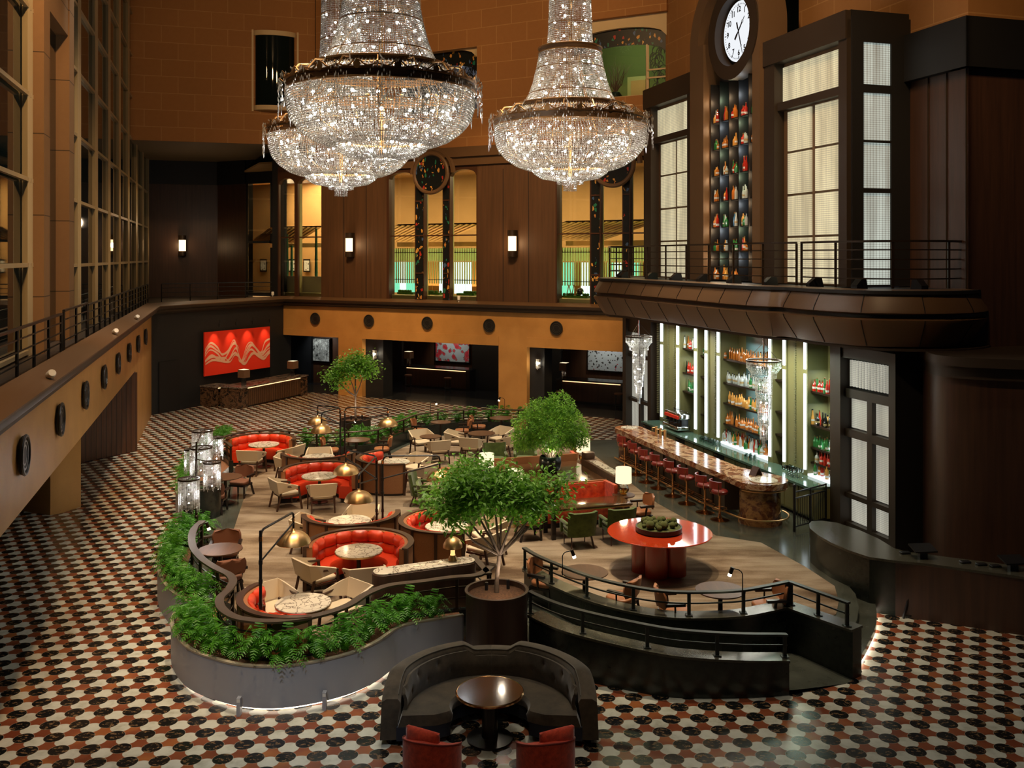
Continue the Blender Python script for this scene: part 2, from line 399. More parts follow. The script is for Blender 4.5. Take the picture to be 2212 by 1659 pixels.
def m_carpet():
    t = NT('carpet_pile'); p = t.pos(); q = t.scale(p, (.55, 2.6, 1), (0, 0, R(-6)))
    n = t.noise(q, 1.1, 4, .6); n2 = t.noise(t.scale(p, (1, 2.5, 1)), 26, 5, .85); big = t.noise(t.scale(p, (.7, 1.3, 1)), .55, 3, .6)
    f = t.math('ADD', t.math('MULTIPLY', n, .34), t.math('ADD', t.math('MULTIPLY', n2, .16), t.math('MULTIPLY', big, .5)))
    col = t.ramp(f, (.40, (.085, .052, .029)), (.49, (.20, .14, .088)), (.60, (.345, .27, .19)))
    return t.bsdf(col, .95, 0, .1, bump=n2, bs=.3)
def m_screen(name, c, strength, period=.055, wave=1.0):  # back-lit perforated metal screen
    t = NT(name); p = t.pos(); sep = t.n('ShaderNodeSeparateXYZ'); t.l(p, sep.inputs[0])
    u = t.math('ADD', t.math('MULTIPLY', sep.outputs[0], -.287*3.2), t.math('MULTIPLY', sep.outputs[1], .958))
    s1 = t.math('SINE', t.math('MULTIPLY', u, 2*PI/period)); s2 = t.math('SINE', t.math('MULTIPLY', sep.outputs[2], 2*PI/period))
    hole = t.math('ADD', t.math('MULTIPLY', t.math('ADD', s1, s2), .18), .72)
    n = t.noise(t.scale(p, (1.6, 1.6, .14)), 2.2, 2, .5); k = t.math('MULTIPLY', hole, t.math('ADD', t.math('MULTIPLY', n, 1.5*wave), .15))
    e = t.n('ShaderNodeEmission'); e.inputs[0].default_value = (*c, 1); t.l(t.math('MULTIPLY', k, strength), e.inputs[1])
    g = t.n('ShaderNodeBsdfPrincipled'); g.inputs['Base Color'].default_value = (.25, .23, .18, 1); g.inputs['Roughness'].default_value = .4
    ad = t.n('ShaderNodeAddShader'); t.l(e.outputs[0], ad.inputs[0]); t.l(g.outputs[0], ad.inputs[1]); t.l(ad.outputs[0], t.out.inputs[0]); return t.m
def m_chips(name, ground, sc_, th, cols):         # dalle glass: bright chips in a dark ground
    t = NT(name); p = t.obj(); v = t.n('ShaderNodeTexVoronoi', feature='F1'); v.inputs['Scale'].default_value = sc_; t.l(t.scale(p, (1, 1, .6)), v.inputs['Vector'])
    e = t.n('ShaderNodeTexVoronoi', feature='DISTANCE_TO_EDGE'); e.inputs['Scale'].default_value = sc_; t.l(t.scale(p, (1, 1, .6)), e.inputs['Vector'])
    sp = t.n('ShaderNodeSeparateColor'); t.l(v.outputs['Color'], sp.inputs[0])
    k = len(cols); pal = t.ramp(sp.outputs[0], *[((i+.01)/k, c) for i, c in enumerate(cols)]); t.t.nodes[-1]
    for nd in t.t.nodes:
        if nd.type == 'VALTORGB': nd.color_ramp.interpolation = 'CONSTANT'
    clus = t.noise(p, 2.2, 3)
    on = t.math('MULTIPLY', t.math('GREATER_THAN', t.math('ADD', sp.outputs[1], t.math('MULTIPLY', clus, .8)), th), t.math('GREATER_THAN', e.outputs['Distance'], .09))
    return t.bsdf(t.mix(on, ground, pal), .3, 0, .5)
def m_art(name, kind):
    t = NT(name); p = t.obj()
    if kind == 'tree':
        n = t.noise(t.scale(p, (1, 1, 1)), 3.2, 9, .8); col = t.ramp(n, (.42, (.02, .025, .025)), (.47, (.5, .55, .54)), (.5, (.12, .13, .13)), (.54, (.66, .73, .72)))
    else:
        v = t.n('ShaderNodeTexVoronoi', feature='SMOOTH_F1'); v.inputs['Scale'].default_value = 3.6 if kind == 'flowers' else 7; t.l(p, v.inputs['Vector'])
        n = t.noise(p, 9, 5, .7); f = t.math('ADD', v.outputs['Distance'], t.math('MULTIPLY', n, .5))
        if kind == 'flowers': col = t.ramp(f, (.46, (.62, .02, .04)), (.58, (.75, .12, .12)), (.62, (.05, .05, .04)), (.66, (.50, .55, .55)))
        else:
            col = t.ramp(f, (.40, (.03, .035, .03)), (.5, (.12, .12, .11)), (.53, (.62, .68, .68)))
            r_ = t.math('GREATER_THAN', t.noise(p, 1.6, 2), .62); col = t.mix(t.math('MULTIPLY', r_, t.math('LESS_THAN', f, .5)), col, (.6, .02, .03))
    return t.bsdf(col, .6)
def m_leaf(name, c1, c2):
    t = NT(name); oi = t.n('ShaderNodeNewGeometry'); n = t.noise(t.pos(), 7, 2)
    col = t.ramp(n, (.3, c1), (.7, c2)); p = t.n('ShaderNodeBsdfPrincipled'); t.l(col, p.inputs['Base Color']); p.inputs['Roughness'].default_value = .45
    tr = t.n('ShaderNodeBsdfTranslucent'); t.l(col, tr.inputs[0]); mx = t.n('ShaderNodeMixShader'); mx.inputs[0].default_value = .35
    t.l(p.outputs[0], mx.inputs[1]); t.l(tr.outputs[0], mx.inputs[2]); t.l(mx.outputs[0], t.out.inputs[0]); return t.m
def m_crystal():
    t = NT('cut_crystal'); q = t.vm('MULTIPLY', t.obj(), (19, 19, 19)); fl = t.vm('FLOOR', q)
    wn = t.n('ShaderNodeTexWhiteNoise'); t.l(fl, wn.inputs['Vector'])
    col = t.ramp(wn.outputs['Value'], (.0, (.35, .32, .27)), (.3, (.75, .72, .66)), (.7, (.97, .97, .95)), (1, (1, 1, 1)))  # random grey per cell paints sparkle into the bead colour
    g = t.n('ShaderNodeBsdfGlossy'); g.inputs['Roughness'].default_value = .08; g.inputs['Color'].default_value = (.95, .97, 1, 1)
    d = t.n('ShaderNodeBsdfTranslucent'); t.l(col, d.inputs[0]); d2 = t.n('ShaderNodeBsdfDiffuse'); t.l(col, d2.inputs[0])
    m0 = t.n('ShaderNodeMixShader'); m0.inputs[0].default_value = .25; t.l(d.outputs[0], m0.inputs[1]); t.l(d2.outputs[0], m0.inputs[2])
    m1 = t.n('ShaderNodeMixShader'); m1.inputs[0].default_value = .28; t.l(m0.outputs[0], m1.inputs[1]); t.l(g.outputs[0], m1.inputs[2])
    t.l(m1.outputs[0], t.out.inputs[0]); return t.m
def m_glass(name, c=(1, 1, 1), refl=.08, rough=.02):
    t = NT(name); g = t.n('ShaderNodeBsdfGlossy'); g.inputs['Roughness'].default_value = rough
    tr = t.n('ShaderNodeBsdfTransparent'); tr.inputs[0].default_value = (*c, 1); m1 = t.n('ShaderNodeMixShader')
    fr = t.n('ShaderNodeFresnel'); fr.inputs[0].default_value = 1.5; t.l(t.math('MINIMUM', t.math('ADD', fr.outputs[0], refl), .9), m1.inputs[0])
    t.l(tr.outputs[0], m1.inputs[1]); t.l(g.outputs[0], m1.inputs[2]); t.l(m1.outputs[0], t.out.inputs[0]); return t.m
def m_bottle(name, c):
    t = NT(name); return t.bsdf(c, .08, 0, .6, trans=.0, coat=.6)
def m_velvet(name, c1, c2, sc_=7):
    t = NT(name); n = t.noise(t.obj(), sc_, 4, .7); return t.bsdf(t.ramp(n, (.35, c1), (.65, c2)), .8, 0, .2, sheen=.35)
def m_slats(name, c1, c2, freq, ax):
    t = NT(name); p = t.pos(); u = t.vm('DOT_PRODUCT', p, (ax[0], ax[1], 0)); s_ = t.math('SINE', t.math('MULTIPLY', u, freq))
    n = t.noise(t.scale(p, (1, 1, .06)), 9, 5, .65); col = t.ramp(n, (.3, c1), (.7, c2)); col = t.mix(t.math('GREATER_THAN', s_, .93), col, tuple(x*.2 for x in c1))
    return t.bsdf(col, .45, bump=s_, bs=.5)

M = dict(
 mosaic=m_mosaic(), tan=m_stonewall(),
 blkA=m_blocks('stone_blocks_left', (.36, .165, .055), (.33, .15, .05), (.47, .26, .10), 1.62, .86, V),
 blkB=m_blocks('stone_blocks_rear', (.36, .165, .055), (.33, .15, .05), (.47, .26, .10), 1.62, .86, B),
 blkC=m_blocks('stone_blocks_right', (.36, .175, .06), (.33, .16, .055), (.47, .26, .10), 1.62, .86, U),
 column=m_blocks('column_stone', (.20, .11, .05), (.18, .10, .042), (.04, .025, .012), 9, 2.05, U),
 cornice=plain('bronze_cornice', (.11, .060, .028), .45), cornice_d=plain('dark_bronze_cornice', (.030, .019, .011), .5), towerbronze=plain('tower_bronze', (.125, .070, .032), .55),
 porthole=plain('porthole_ring', (.028, .026, .022), .35), black=plain('black_metal', (.008, .008, .009), .35, spec=.5), blackwall=mottled('black_panelling', (.008, .010, .013), (.013, .015, .018), 1, .55),
 wood=wood('walnut_panelling', (.055, .027, .012), (.11, .053, .024), 7, .5), darkwood=wood('dark_walnut', (.035, .017, .010), (.075, .034, .019), 9, .42),
 slatwood=m_slats('slatted_walnut_door', (.06, .024, .012), (.11, .045, .022), 30, D3), slatD=m_slats('fluted_dark_timber', (.07, .035, .017), (.12, .06, .03), 44, D3),
 tablewood=wood('oiled_table_wood', (.06, .028, .012), (.12, .055, .022), 8, .14, horiz=True, coat=.3),
 smalltable=wood('bronzed_table_top', (.065, .028, .012), (.12, .052, .022), 10, .40, horiz=True),
 walnutframe=plain('walnut_frame', (.055, .024, .013), .35), ebony=plain('ebonised_timber', (.015, .010, .009), .3),
 soffit=plain('painted_soffit', (.16, .11, .055), .7), dark=plain('dark_interior', (.006, .006, .007), .6),
 cream_frame=plain('cream_painted_frame', (.55, .42, .24), .5), mull=plain('champagne_mullion', (.42, .33, .19), .38, metal=.35),
 nightglass=plain('night_glass', (.006, .010, .010), .03, spec=.22),
 tanplaster=mottled('ochre_plaster', (.42, .25, .09), (.48, .29, .11), .8, .8), yellowplaster=plain('lime_reveal', (.42, .38, .15), .6),
 carpet=m_carpet(), stonefloor=mottled('polished_green_stone', (.05, .055, .042), (.085, .09, .07), 2.2, .16, spec=.6),
 granite=mottled('dark_green_granite', (.012, .016, .013), (.024, .028, .022), 8, .25, spec=.5), granite_top=mottled('granite_coping', (.04, .04, .03), (.07, .065, .045), 16, .22),
 planter=plain('brushed_champagne_steel', (.40, .42, .47), .45, metal=.25), planter_rim=plain('pale_rim', (.36, .31, .22), .45),
 soil=mottled('bark_mulch', (.10, .045, .022), (.30, .13, .06), 30, .9), railwood=plain('bronze_handrail', (.055, .034, .019), .45),
 railgreen=plain('dark_green_bronze', (.022, .026, .021), .42),
 brass=plain('brushed_brass', (.66, .41, .18), .40, metal=1), copper=plain('polished_bronze', (.68, .36, .16), .2, metal=1), chrome=plain('chrome', (.7, .7, .7), .12, metal=1),
 gold=plain('gilded_bronze', (.36, .19, .07), .35, metal=.9), blackgold=plain('blackened_bronze', (.035, .022, .013), .32, metal=.5),
 crystal=m_crystal(), bulb=emis('lit_bulb', (1, .93, .82), 26), chbulb=emis('chandelier_bulb', (1, .95, .87), 48), warmbulb=emis('warm_bulb', (1, .8, .5), 14), shade=emis('glowing_linen_shade', (1, .82, .50), 1.35), shade_top=emis('bright_shade_top', (1, .93, .78), 3),
 sconce=emis('sconce_alabaster', (1, .66, .34), 3.2), led=emis('cool_led_strip', (.80, .93, 1), 4.2), underglow=emis('plinth_led', (1, .84, .64), 4), stepglow=emis('step_led', (1, .86, .7), 16), warmled=emis('warm_counter_led', (1, .62, .28), 2.2),
 redleather=plain('red_leather', (.66, .048, .012), .38, coat=.15), cream=plain('cream_leather', (.62, .50, .335), .5), tanleather=plain('tan_leather', (.33, .125, .045), .42), brownsuede=plain('russet_suede', (.17, .062, .028), .75),
 wicker=mottled('woven_cane', (.28, .12, .045), (.38, .17, .07), 60, .6), green=m_velvet('green_velvet', (.05, .075, .012), (.09, .13, .022)), orange=m_velvet('orange_velvet', (.45, .04, .01), (.72, .10, .02), 9), redvel=m_velvet('red_chenille', (.35, .03, .01), (.62, .06, .02), 14),
 greyvel=m_velvet('charcoal_velvet', (.048, .037, .023), (.10, .075, .047), 3), burg=plain('burgundy_leather', (.20, .018, .012), .32, coat=.2), lacquer=plain('orange_red_lacquer', (.50, .045, .012), .05, coat=1, spec=.6), lacquer_b=plain('red_lacquer_base', (.34, .03, .015), .25, coat=.4),
 marble=m_marble('veined_cream_marble', (.74, .66, .52), (.08, .04, .028), 3.4, .12, .055), barmarble=m_bands('red_banded_marble', [(.30, (.04, .012, .006)), (.40, (.24, .08, .03)), (.48, (.50, .36, .22)), (.53, (.12, .035, .018)), (.62, (.30, .12, .05)), (.72, (.55, .42, .28))], 2.4),
 drummarble=m_bands('red_drum_marble', [(.33, (.03, .010, .006)), (.45, (.10, .03, .015)), (.52, (.32, .17, .06)), (.6, (.08, .02, .012)), (.7, (.20, .08, .03))], 1.5), deskmarble=m_bands('black_gold_marble', [(.4, (.012, .010, .010)), (.5, (.16, .09, .05)), (.55, (.02, .015, .012))], 3, .2),
 deskmarble2=m_bands('grey_smoked_marble', [(.42, (.05, .04, .035)), (.5, (.28, .24, .22)), (.58, (.07, .05, .04))], 3, .2),
 olive=plain('olive_lacquer', (.21, .205, .085), .4), teal=plain('teal_mirror', (.20, .36, .36), .15, metal=.55), led_shelf=emis('lit_shelf_panel', (.9, .97, 1), 1.5), bandbronze=plain('chandelier_band', (.15, .075, .028), .45), barfront=plain('bronze_panelling', (.05, .034, .022), .4), backtop=plain('green_glass_counter', (.09, .16, .12), .1), fluteglass=plain('ribbed_trim', (.20, .21, .11), .35),
 screenW=m_screen('backlit_screen_warm', (.92, .82, .52), .80), screenC=m_screen('backlit_screen_cool', (.72, .82, .74), .68), screenL=m_screen('backlit_screen_lower', (.90, .88, .74), .52, .045),
 chips=m_chips('dalle_glass', (.008, .010, .011), 9, 1.19, [(.55, .28, .06), (.35, .03, .02), (.02, .16, .10), (.60, .36, .10), (.05, .10, .22), (.45, .20, .05)]),
 art_red=plain('red_canvas', (.80, .035, .012), .55), ribbon=plain('rose_grey_paint', (.74, .42, .30), .6), art_tree=m_art('winter_tree_print', 'tree'), art_flowers=m_art('blossom_print', 'flowers'), art_cherry=m_art('cherry_print', 'cherry'),
 leaf1=m_leaf('fig_leaf', (.08, .25, .015), (.25, .52, .05)), leaf2=m_leaf('fine_leaf', (.07, .24, .02), (.28, .55, .05)), fern=m_leaf('fern_frond', (.03, .15, .008), (.10, .33, .02)), bark=mottled('bark', (.07, .045, .03), (.16, .10, .065), 12, .8),
 stem=plain('pale_stems', (.30, .22, .15), .7), pot=plain('black_green_pot', (.008, .014, .012), .25), plantwood=wood('planter_walnut', (.035, .016, .010), (.07, .032, .018), 12, .5), moss=mottled('moss', (.035, .045, .008), (.10, .11, .02), 40, .95), mossrim=plain('moss_tray', (.02, .014, .01), .4),
 slat_tan=plain('pine_slat', (.55, .30, .10), .6), slat_lime=plain('lime_slat', (.45, .42, .18), .6), lobby=plain('lobby_floor', (.02, .024, .03), .18), lobbywall=wood('lobby_timber', (.06, .025, .012), (.13, .055, .026), 9, .45),
 clockface=emis('lit_clock_face', (.93, .96, 1), .95), white=plain('white_enamel', (.75, .74, .70), .4), shadebrown=plain('bronze_fabric_shade', (.14, .075, .04), .7), acrylic=m_glass('clear_acrylic', (.9, .9, .9), .15), clear=m_glass('window_glass', (.97, .98, .96), .02), amberglass=m_glass('amber_glass', (.85, .62, .25), .12), greenled=emis('green_screen', (.25, .9, .55), 1.2), whitepanel=emis('lit_paper_screen', (.80, 1, .92), 1.5), limepanel=emis('lime_lit_screen', (.75, .85, .18), .55), orangepanel=plain('orange_panel', (.5, .20, .04), .6), bamboo=plain('dark_green_bamboo', (.01, .07, .03), .4), frost=plain('frosted_band', (.55, .52, .42), .6),
)
BOT = [m_bottle('amber_bottle', (.55, .18, .03)), m_bottle('dark_bottle', (.01, .012, .01)), m_bottle('green_bottle', (.03, .20, .05)), m_bottle('clear_bottle', (.55, .62, .60)), m_bottle('red_bottle', (.50, .03, .015)), m_bottle('honey_bottle', (.70, .35, .08)), m_bottle('blue_bottle', (.04, .14, .28))]
# ---------------------------------------------------------------- the setting
def bpl(px, off=0.0):
    k = (px-1106)/2050.0; Y = (39.05+off)/(.474*k+.88); return Vector((k*Y, Y))
def cpt(Y, c): return Vector((c-.2995*Y, Y))
def st(name, mb, mat, **k): return struct(name, mb, mat, **k)
CORNER_L = Vector((-16.3, 42.9)); CORNER_B = bpl(611)
mb = MB(); mb.add([(-42, -6, 0), (26, -6, 0), (26, 30.6, 0), (*bpl(1345), 0), (*CORNER_B, 0), (*CORNER_L, 0), (-42, 34, 0)], [range(7)])
st('floor', mb, M['mosaic'])
mb = MB(); mb.add([(*bpl(560), 0), (*bpl(1500), 0), (*bpl(1500, 14), 0), (*bpl(560, 14), 0)], [range(4)]); st('floor', mb, M['lobby'])
mb = MB(); mb.add([(-45, -8, CEIL), (30, -8, CEIL), (30, 75, CEIL), (-45, 75, CEIL)], [range(4)]); st('ceiling', mb, M['dark'])
# left wall with its deep lintel, piers and the timber door leaf in the recess
mb = MB(); mb.wallseg(cpt(0, -3.45), CORNER_L, 2.9, 4.6, .5); mb.wallseg(cpt(35.4, -3.45), CORNER_L, 0, 2.9, .5)
mb.prism([(-12.33, 27.14), (-12.60, 26.44), (-12.78, 26.27), (-14.9, 27.2), (-14.4, 28.4)], 0, 2.9)
st('wall_left', mb, M['tan'])
mb = MB(); q = Vector((-13.9, 35.0)); mb.wallseg(q, q-D3*4.4, 0.02, 2.9, .12); st('door_1', mb, M['slatwood'])
mb = MB(); mb.wallseg(cpt(0, -9.5), cpt(44, -9.5), 0, 4.6, .3); mb.add([(*cpt(0, -3.9), 2.91), (*cpt(0, -9.6), 2.91), (*cpt(44, -9.6), 2.91), (*cpt(44, -3.9), 2.91)], [range(4)])
st('wall_left_recess', mb, M['dark'])
# dark panelled wall between the left wall and the rear wall
mb = MB(); mb.wallseg(CORNER_L, Vector((-12.0, 51.55)), 0, 4.6, .4); st('wall_art', mb, M['blackwall'])
mb = MB()
P0 = Vector((-16.3, 42.9))
def dpl(px, z=None):
    k = (px-1106)/2050.0; t = (k*42.9+16.3)/(.4873-k*.873); return P0+D3*t
a, b_ = dpl(343), dpl(387); mb.wallseg(a, b_, 0.01, 2.35, .04, -1); st('door_2', mb, M['dark'])
# rear wall: lintel band and piers
mb = MB(); mb.wallseg(bpl(611), bpl(1362), 2.97, 4.6, .5)
for a, b_ in ((731, 782), (1077, 1138)): mb.wallseg(bpl(a), bpl(b_), 0, 2.97, .3)
st('wall_back', mb, M['tan'])
mb = MB()
for a, b_ in ((782, 1077), (1138, 1350)):
    mb.wallseg(bpl(a, -.03), bpl(b_, -.03), 2.97, 3.42, .04)
mb.wallseg(bpl(612, -.03), bpl(731, -.03), 2.97, 3.3, .04); st('trim_4', mb, M['tan'])
# lobby rooms behind the openings
mb = MB(); mb.wallseg(bpl(560, 8.4), bpl(1420, 8.4), 0, 3.3, .3); mb.wallseg(bpl(672, 3.2), bpl(742, 3.2), 0, 3.3, .2); st('wall_lobby', mb, M['lobbywall'])
mb = MB(); mb.wallseg(bpl(779, .32), bpl(828, .32), 0, 3.3, .8); mb.wallseg(bpl(1135, .32), bpl(1176, .32), 0, 3.3, .8)
mb.wallseg(bpl(828, 5.6), bpl(868, 5.6), 0, 3.3, .2); mb.wallseg(bpl(1020, 5.0), bpl(1120, 5.0), 0, 3.3, .3); mb.wallseg(bpl(1176, 7.0), bpl(1212, 7.0), 0, 3.3, .2)
mb.wallseg(bpl(615, 3.0), bpl(672, 3.0), 0, 3.3, .3)
st('wall_lobby_dark', mb, M['blackwall'])
mb = MB(); mb.add([(*bpl(560, .4), 3.05), (*bpl(1450, .4), 3.05), (*bpl(1450, 9), 3.05), (*bpl(560, 9), 3.05)], [range(4)]); st('ceiling_lobby', mb, M['dark'])
# bronze cornice that carries the gallery round the hall
path = [cpt(0, -3.45), CORNER_L, CORNER_B, bpl(1362)]
mb = MB(); mb.sweep(path, [(.2, 4.56), (-.12, 4.56), (-.16, 4.62), (-.24, 4.64), (-.24, 4.74), (-.33, 4.77), (-.36, 4.83), (-.36, 4.90), (.2, 4.90)]); st('trim_1', mb, M['cornice_d'])
mb = MB(); mb.sweep(path, [(-.37, 4.90), (-.37, 4.93), (-.02, 5.05), (.22, 5.05), (.22, 4.90)]); st('trim_2', mb, M['cornice'])
# gallery floor
mb = MB(); mb.prism([cpt(0, -3.6), cpt(42.7, -3.6), (-12.5, 51.3), (-14.4, 57.2), (-16.2, 58.2), (-18.3, 59.3), (-22.8, 58.2), cpt(0, -5.6)], 4.6, 4.72); st('floor_gallery', mb, M['cornice_d'])
# curtain wall of the left gallery
C1 = -4.9
def mull_parts(win, pxs, c, z0, z1, z1b=None, th=.16):
    for x in pxs:
        Y = side_Y(x, c); top = z1 if (x < 283 or z1b is None) else z1b
        for dy in (-.28, .28):
            p = cpt(Y+dy*.5, c+.06); m = MB(); m.box(p.x-.07, p.y-.07, z0, p.x+.07, p.y+.07, top)
            o = link('mullion', mesh('mullion', m, M['mull']), win)
def transoms(win, Y0, Y1, c, zs, split=None):
    for z in zs:
        m = MB(); m.bar((*cpt(Y0, c+.05), z), (*cpt(Y1, c+.05), z), .1, .1); link('transom', mesh('transom', m, M['mull']), win)
mb = MB(); mb.wallseg(cpt(28.4, C1), cpt(47.7, C1), 4.72, CEIL, .05); mb.wallseg(cpt(47.7, C1), cpt(57.8, C1), 4.72, 13.05, .05)
w = st('window_1', mb, M['nightglass'])
mull_parts(w, (163, 201, 229.5, 252.5, 272.5, 290.3, 304.2, 316), C1, 4.72, CEIL, 13.05)
transoms(w, 28.6, 47.7, C1, (6.88, 8.93, 11.03, 13.1, 15.2, 17.3, 19.4)); transoms(w, 47.7, 57.7, C1, (6.88, 8.93, 11.03))
mb = MB(); mb.wallseg(cpt(9, -5.05), cpt(24.0, -5.05), 4.72, CEIL, .05); w = st('window_2', mb, M['nightglass'])
mull_parts(w, (54, -90), -5.0, 4.72, CEIL); transoms(w, 9, 23.9, -4.97, (4.82, 6.95, 9.05, 11.15, 13.3, 15.4, 17.5))
# stone columns of the gallery
for n_, (xa, xb) in enumerate(((95, 108), (150, 160))):
    a = side_pt(xa, -4.62); b_ = side_pt(xb, -4.62)
    mb = MB(); mb.prism([(a.x, a.y), (b_.x, b_.y), (b_.x-.958*.5, b_.y-.287*.5), (a.x-.958*.5, a.y-.287*.5)], 4.72, CEIL); st('wall_column', mb, M['column'])
a = side_pt(108, -4.66); b_ = side_pt(150, -4.66)
mb = MB(); mb.wallseg(a, b_, 13.6, CEIL, .4); st('wall_lintel', mb, M['column'])
mb = MB(); mb.wallseg(side_pt(108, -5.0), side_pt(150, -5.0), 4.72, 13.6, .05); st('window_3', mb, M['nightglass'])
# upper stone walls
A0 = Vector((-19.25, 47.8)); A1 = Vector((-10.45, 50.4)); B1 = Vector((6.67, 41.2))
mb = MB(); mb.wallseg(A0, A1, 13.05, CEIL, .6)
st('wall_upper_left', mb, M['blkA'])
mb = MB(); mb.add([(*A0, 13.04), (*A1, 13.04), (-9, 62, 13.04), (-24, 60, 13.04)], [range(4)]); st('ceiling_gallery', mb, M['soffit'])
mb = MB()
def seg(x0, x1, z0, z1, th=.8): mb.wallseg(bpl(x0), bpl(x1), z0, z1, th)
seg(682, 852, 12.4, CEIL); seg(852, 1030, 12.4, 14.2); seg(852, 1030, 17.2, CEIL); seg(1030, 1232, 12.4, CEIL); seg(1232, 1440, 12.4, 14.2); seg(1232, 1440, 17.75, CEIL)
st('wall_upper_back', mb, M['blkB'])
def arch(px0, px1, off, zs, rise, zt, th, inv=False, n=16):
    m = MB(); pts = []
    for i in range(n+1):
        x = px0+(px1-px0)*i/n; pts.append((bpl(x, off), zs+rise*math.sqrt(max(0, 1-(2*i/n-1)**2))))
    for i in range(n):
        (a, za), (b, zb) = pts[i], pts[i+1]; c_, d_ = a+BN*th, b+BN*th
        m.add([(*a, za), (*b, zb), (*b, zt), (*a, zt), (*c_, za), (*d_, zb), (*d_, zt), (*c_, zt)], [(0, 1, 2, 3), (7, 6, 5, 4), (0, 4, 5, 1), (3, 2, 6, 7), (0, 3, 7, 4), (1, 5, 6, 2)])
    return m
mb = MB(); mb.wallseg(B1, B1-U*17.5, 12.4, CEIL, .6, 1); st('wall_upper_right', mb, M['blkC'])
# upper windows of the rear stone wall: cream framed, shallow-arched, stained glass band on top
for n_, (x0, x1, nm, tint) in enumerate(((852, 1030, 'window_4', 'frost'), (1232, 1440, 'window_5', 'lime'))):
    mb = arch(x0, x1, .25, 16.75, .55, 17.8, .3); mb.wallseg(bpl(x0, .2), bpl(x1, .2), 14.2, 14.26, .5)
    w = st(nm, mb, M['cream_frame'])
    g = MB(); g.wallseg(bpl(x0, .55), bpl(x1, .55), 14.2, 17.3, .02); link('pane', mesh('pane', g, M['clear']), w)
    s_ = arch(x0+2, x1, .45, 16.1, .45, 17.3, .05); link('stained_band', mesh('stained_band', s_, M['chips']), w)
    for xx in (x0+(x1-x0)*f for f in (.3, .8)):
        g = MB(); p = bpl(xx, .5); g.box(p.x-.06, p.y-.06, 14.2, p.x+.06, p.y+.06, 16.5); link('frame_post', mesh('frame_post', g, M['cream_frame']), w)
    for z in (15.0, 15.35):
        g = MB(); g.bar((*bpl(x0+(x1-x0)*.8, .42), z), (*bpl(x1-2, .42), z), .05, .07); link('rail', mesh('rail', g, M['cream_frame']), w)
    # wrought grille of loops beside the post
    g = MB(); random.seed(3)
    for i in range(26):
        xx = x0+(x1-x0)*random.uniform(.86, .985); z = random.uniform(14.4, 16.2); p = bpl(xx, .5); r_ = random.uniform(.16, .34)
        g.tube([(p.x+r_*B.x*math.cos(t)*.7, p.y+r_*B.y*math.cos(t)*.7, z+r_*math.sin(t)) for t in [PI*1.3*k/9 for k in range(10)]], .018, 4)
    link('grille', mesh('grille', g, M['black']), w)
mb = MB(); mb.wallseg(bpl(835, 4), bpl(1060, 4), 13.5, 18.5, .1); st('wall_room_blue', mb, mottled('blue_grey_room', (.10, .11, .14), (.15, .16, .19), .6, .8))
mb = MB(); mb.wallseg(bpl(1215, 4), bpl(1480, 4), 13.5, 18.5, .1); st('wall_room_green', mb, plain('green_room', (.13, .16, .045), .8))
mb = MB(); mb.add([(*bpl(835, .6), 14.15), (*bpl(1480, .6), 14.15), (*bpl(1480, 4), 14.15), (*bpl(835, 4), 14.15)], [range(4)]); st('floor_upper_room', mb, M['soffit'])
# black bowed window with cream frame, set in the upper left wall
def apt(s, off=0): return A0+Vector((.958, .287))*s-Vector((-.287, .958))*off
mb = MB(); ctr = apt(7.1); r_ = 1.0
for z0, z1, rr in ((14.82, 15.05, 1.08), (18.7, 18.95, 1.08)):
    mb.prism([(ctr+Vector((.958, .287))*rr*math.cos(t)-Vector((-.287, .958))*rr*.42*math.sin(t))[:] for t in [PI*k/16 for k in range(17)]], z0, z1)
for s_ in (-1.18, 1.12):
    a = apt(7.1+s_); b_ = apt(7.1+s_+.09); mb.wallseg(a, b_, 14.75, 19.0, .08, -1)
w = st('window_6', mb, M['cream_frame'])
g = MB(); g.prism([(ctr+Vector((.958, .287))*r_*math.cos(t)-Vector((-.287, .958))*r_*.40*math.sin(t))[:] for t in [PI*k/16 for k in range(17)]], 15.04, 18.71); link('pane', mesh('pane', g, M['nightglass']), w)
# dark window of the upper right wall
mb = MB(); c_ = 18.9
for x0, x1, z0, z1 in ((1645, 1657, 13.6, 19), (1768, 1774, 13.6, 19), (1908, 1913, 13.6, 19)):
    mb.wallseg(side_pt(x0, c_), side_pt(x1, c_), z0, z1, .15, -1)
mb.wallseg(side_pt(1645, c_), side_pt(1913, c_), 14.55, 14.66, .15, -1)
w = st('window_7', mb, M['cream_frame']); g = MB(); g.wallseg(side_pt(1655, 18.95), side_pt(1910, 18.95), 13.6, 19, .05, -1); link('pane', mesh('pane', g, M['nightglass']), w)

# gallery level of the rear wall: walnut panels between tall arched windows
Z0, Z1 = 4.95, 11.05
mb = MB(); WT = .7
for a, b_ in ((694, 835), (1031, 1200)):
    mb.wallseg(bpl(a), bpl(b_), 4.6, 12.45, WT)
    for i in range(1, 4):
        pass
st('wall_gallery_back', mb, M['wood'])
for a, b_, js in ((694, 835, (742, 790)), (1031, 1200, (1086, 1141))):
    mb = MB()
    for j in js: mb.wallseg(bpl(j, -.012), bpl(j+1.2, -.012), 5.05, 11.3, .02)
    st('trim_5', mb, M['dark'])
mb = MB()     # dark head moulding under the stone, splayed over each window group
for a, b_ in ((690, 1010), (1010, 1410)):
    mb.wallseg(bpl(a, -.25), bpl(b_, -.25), 11.95, 12.42, .3)
mb.wallseg(bpl(640, -.12), bpl(1410, -.12), 11.55, 12.0, .2)
st('trim_6', mb, M['cornice'])
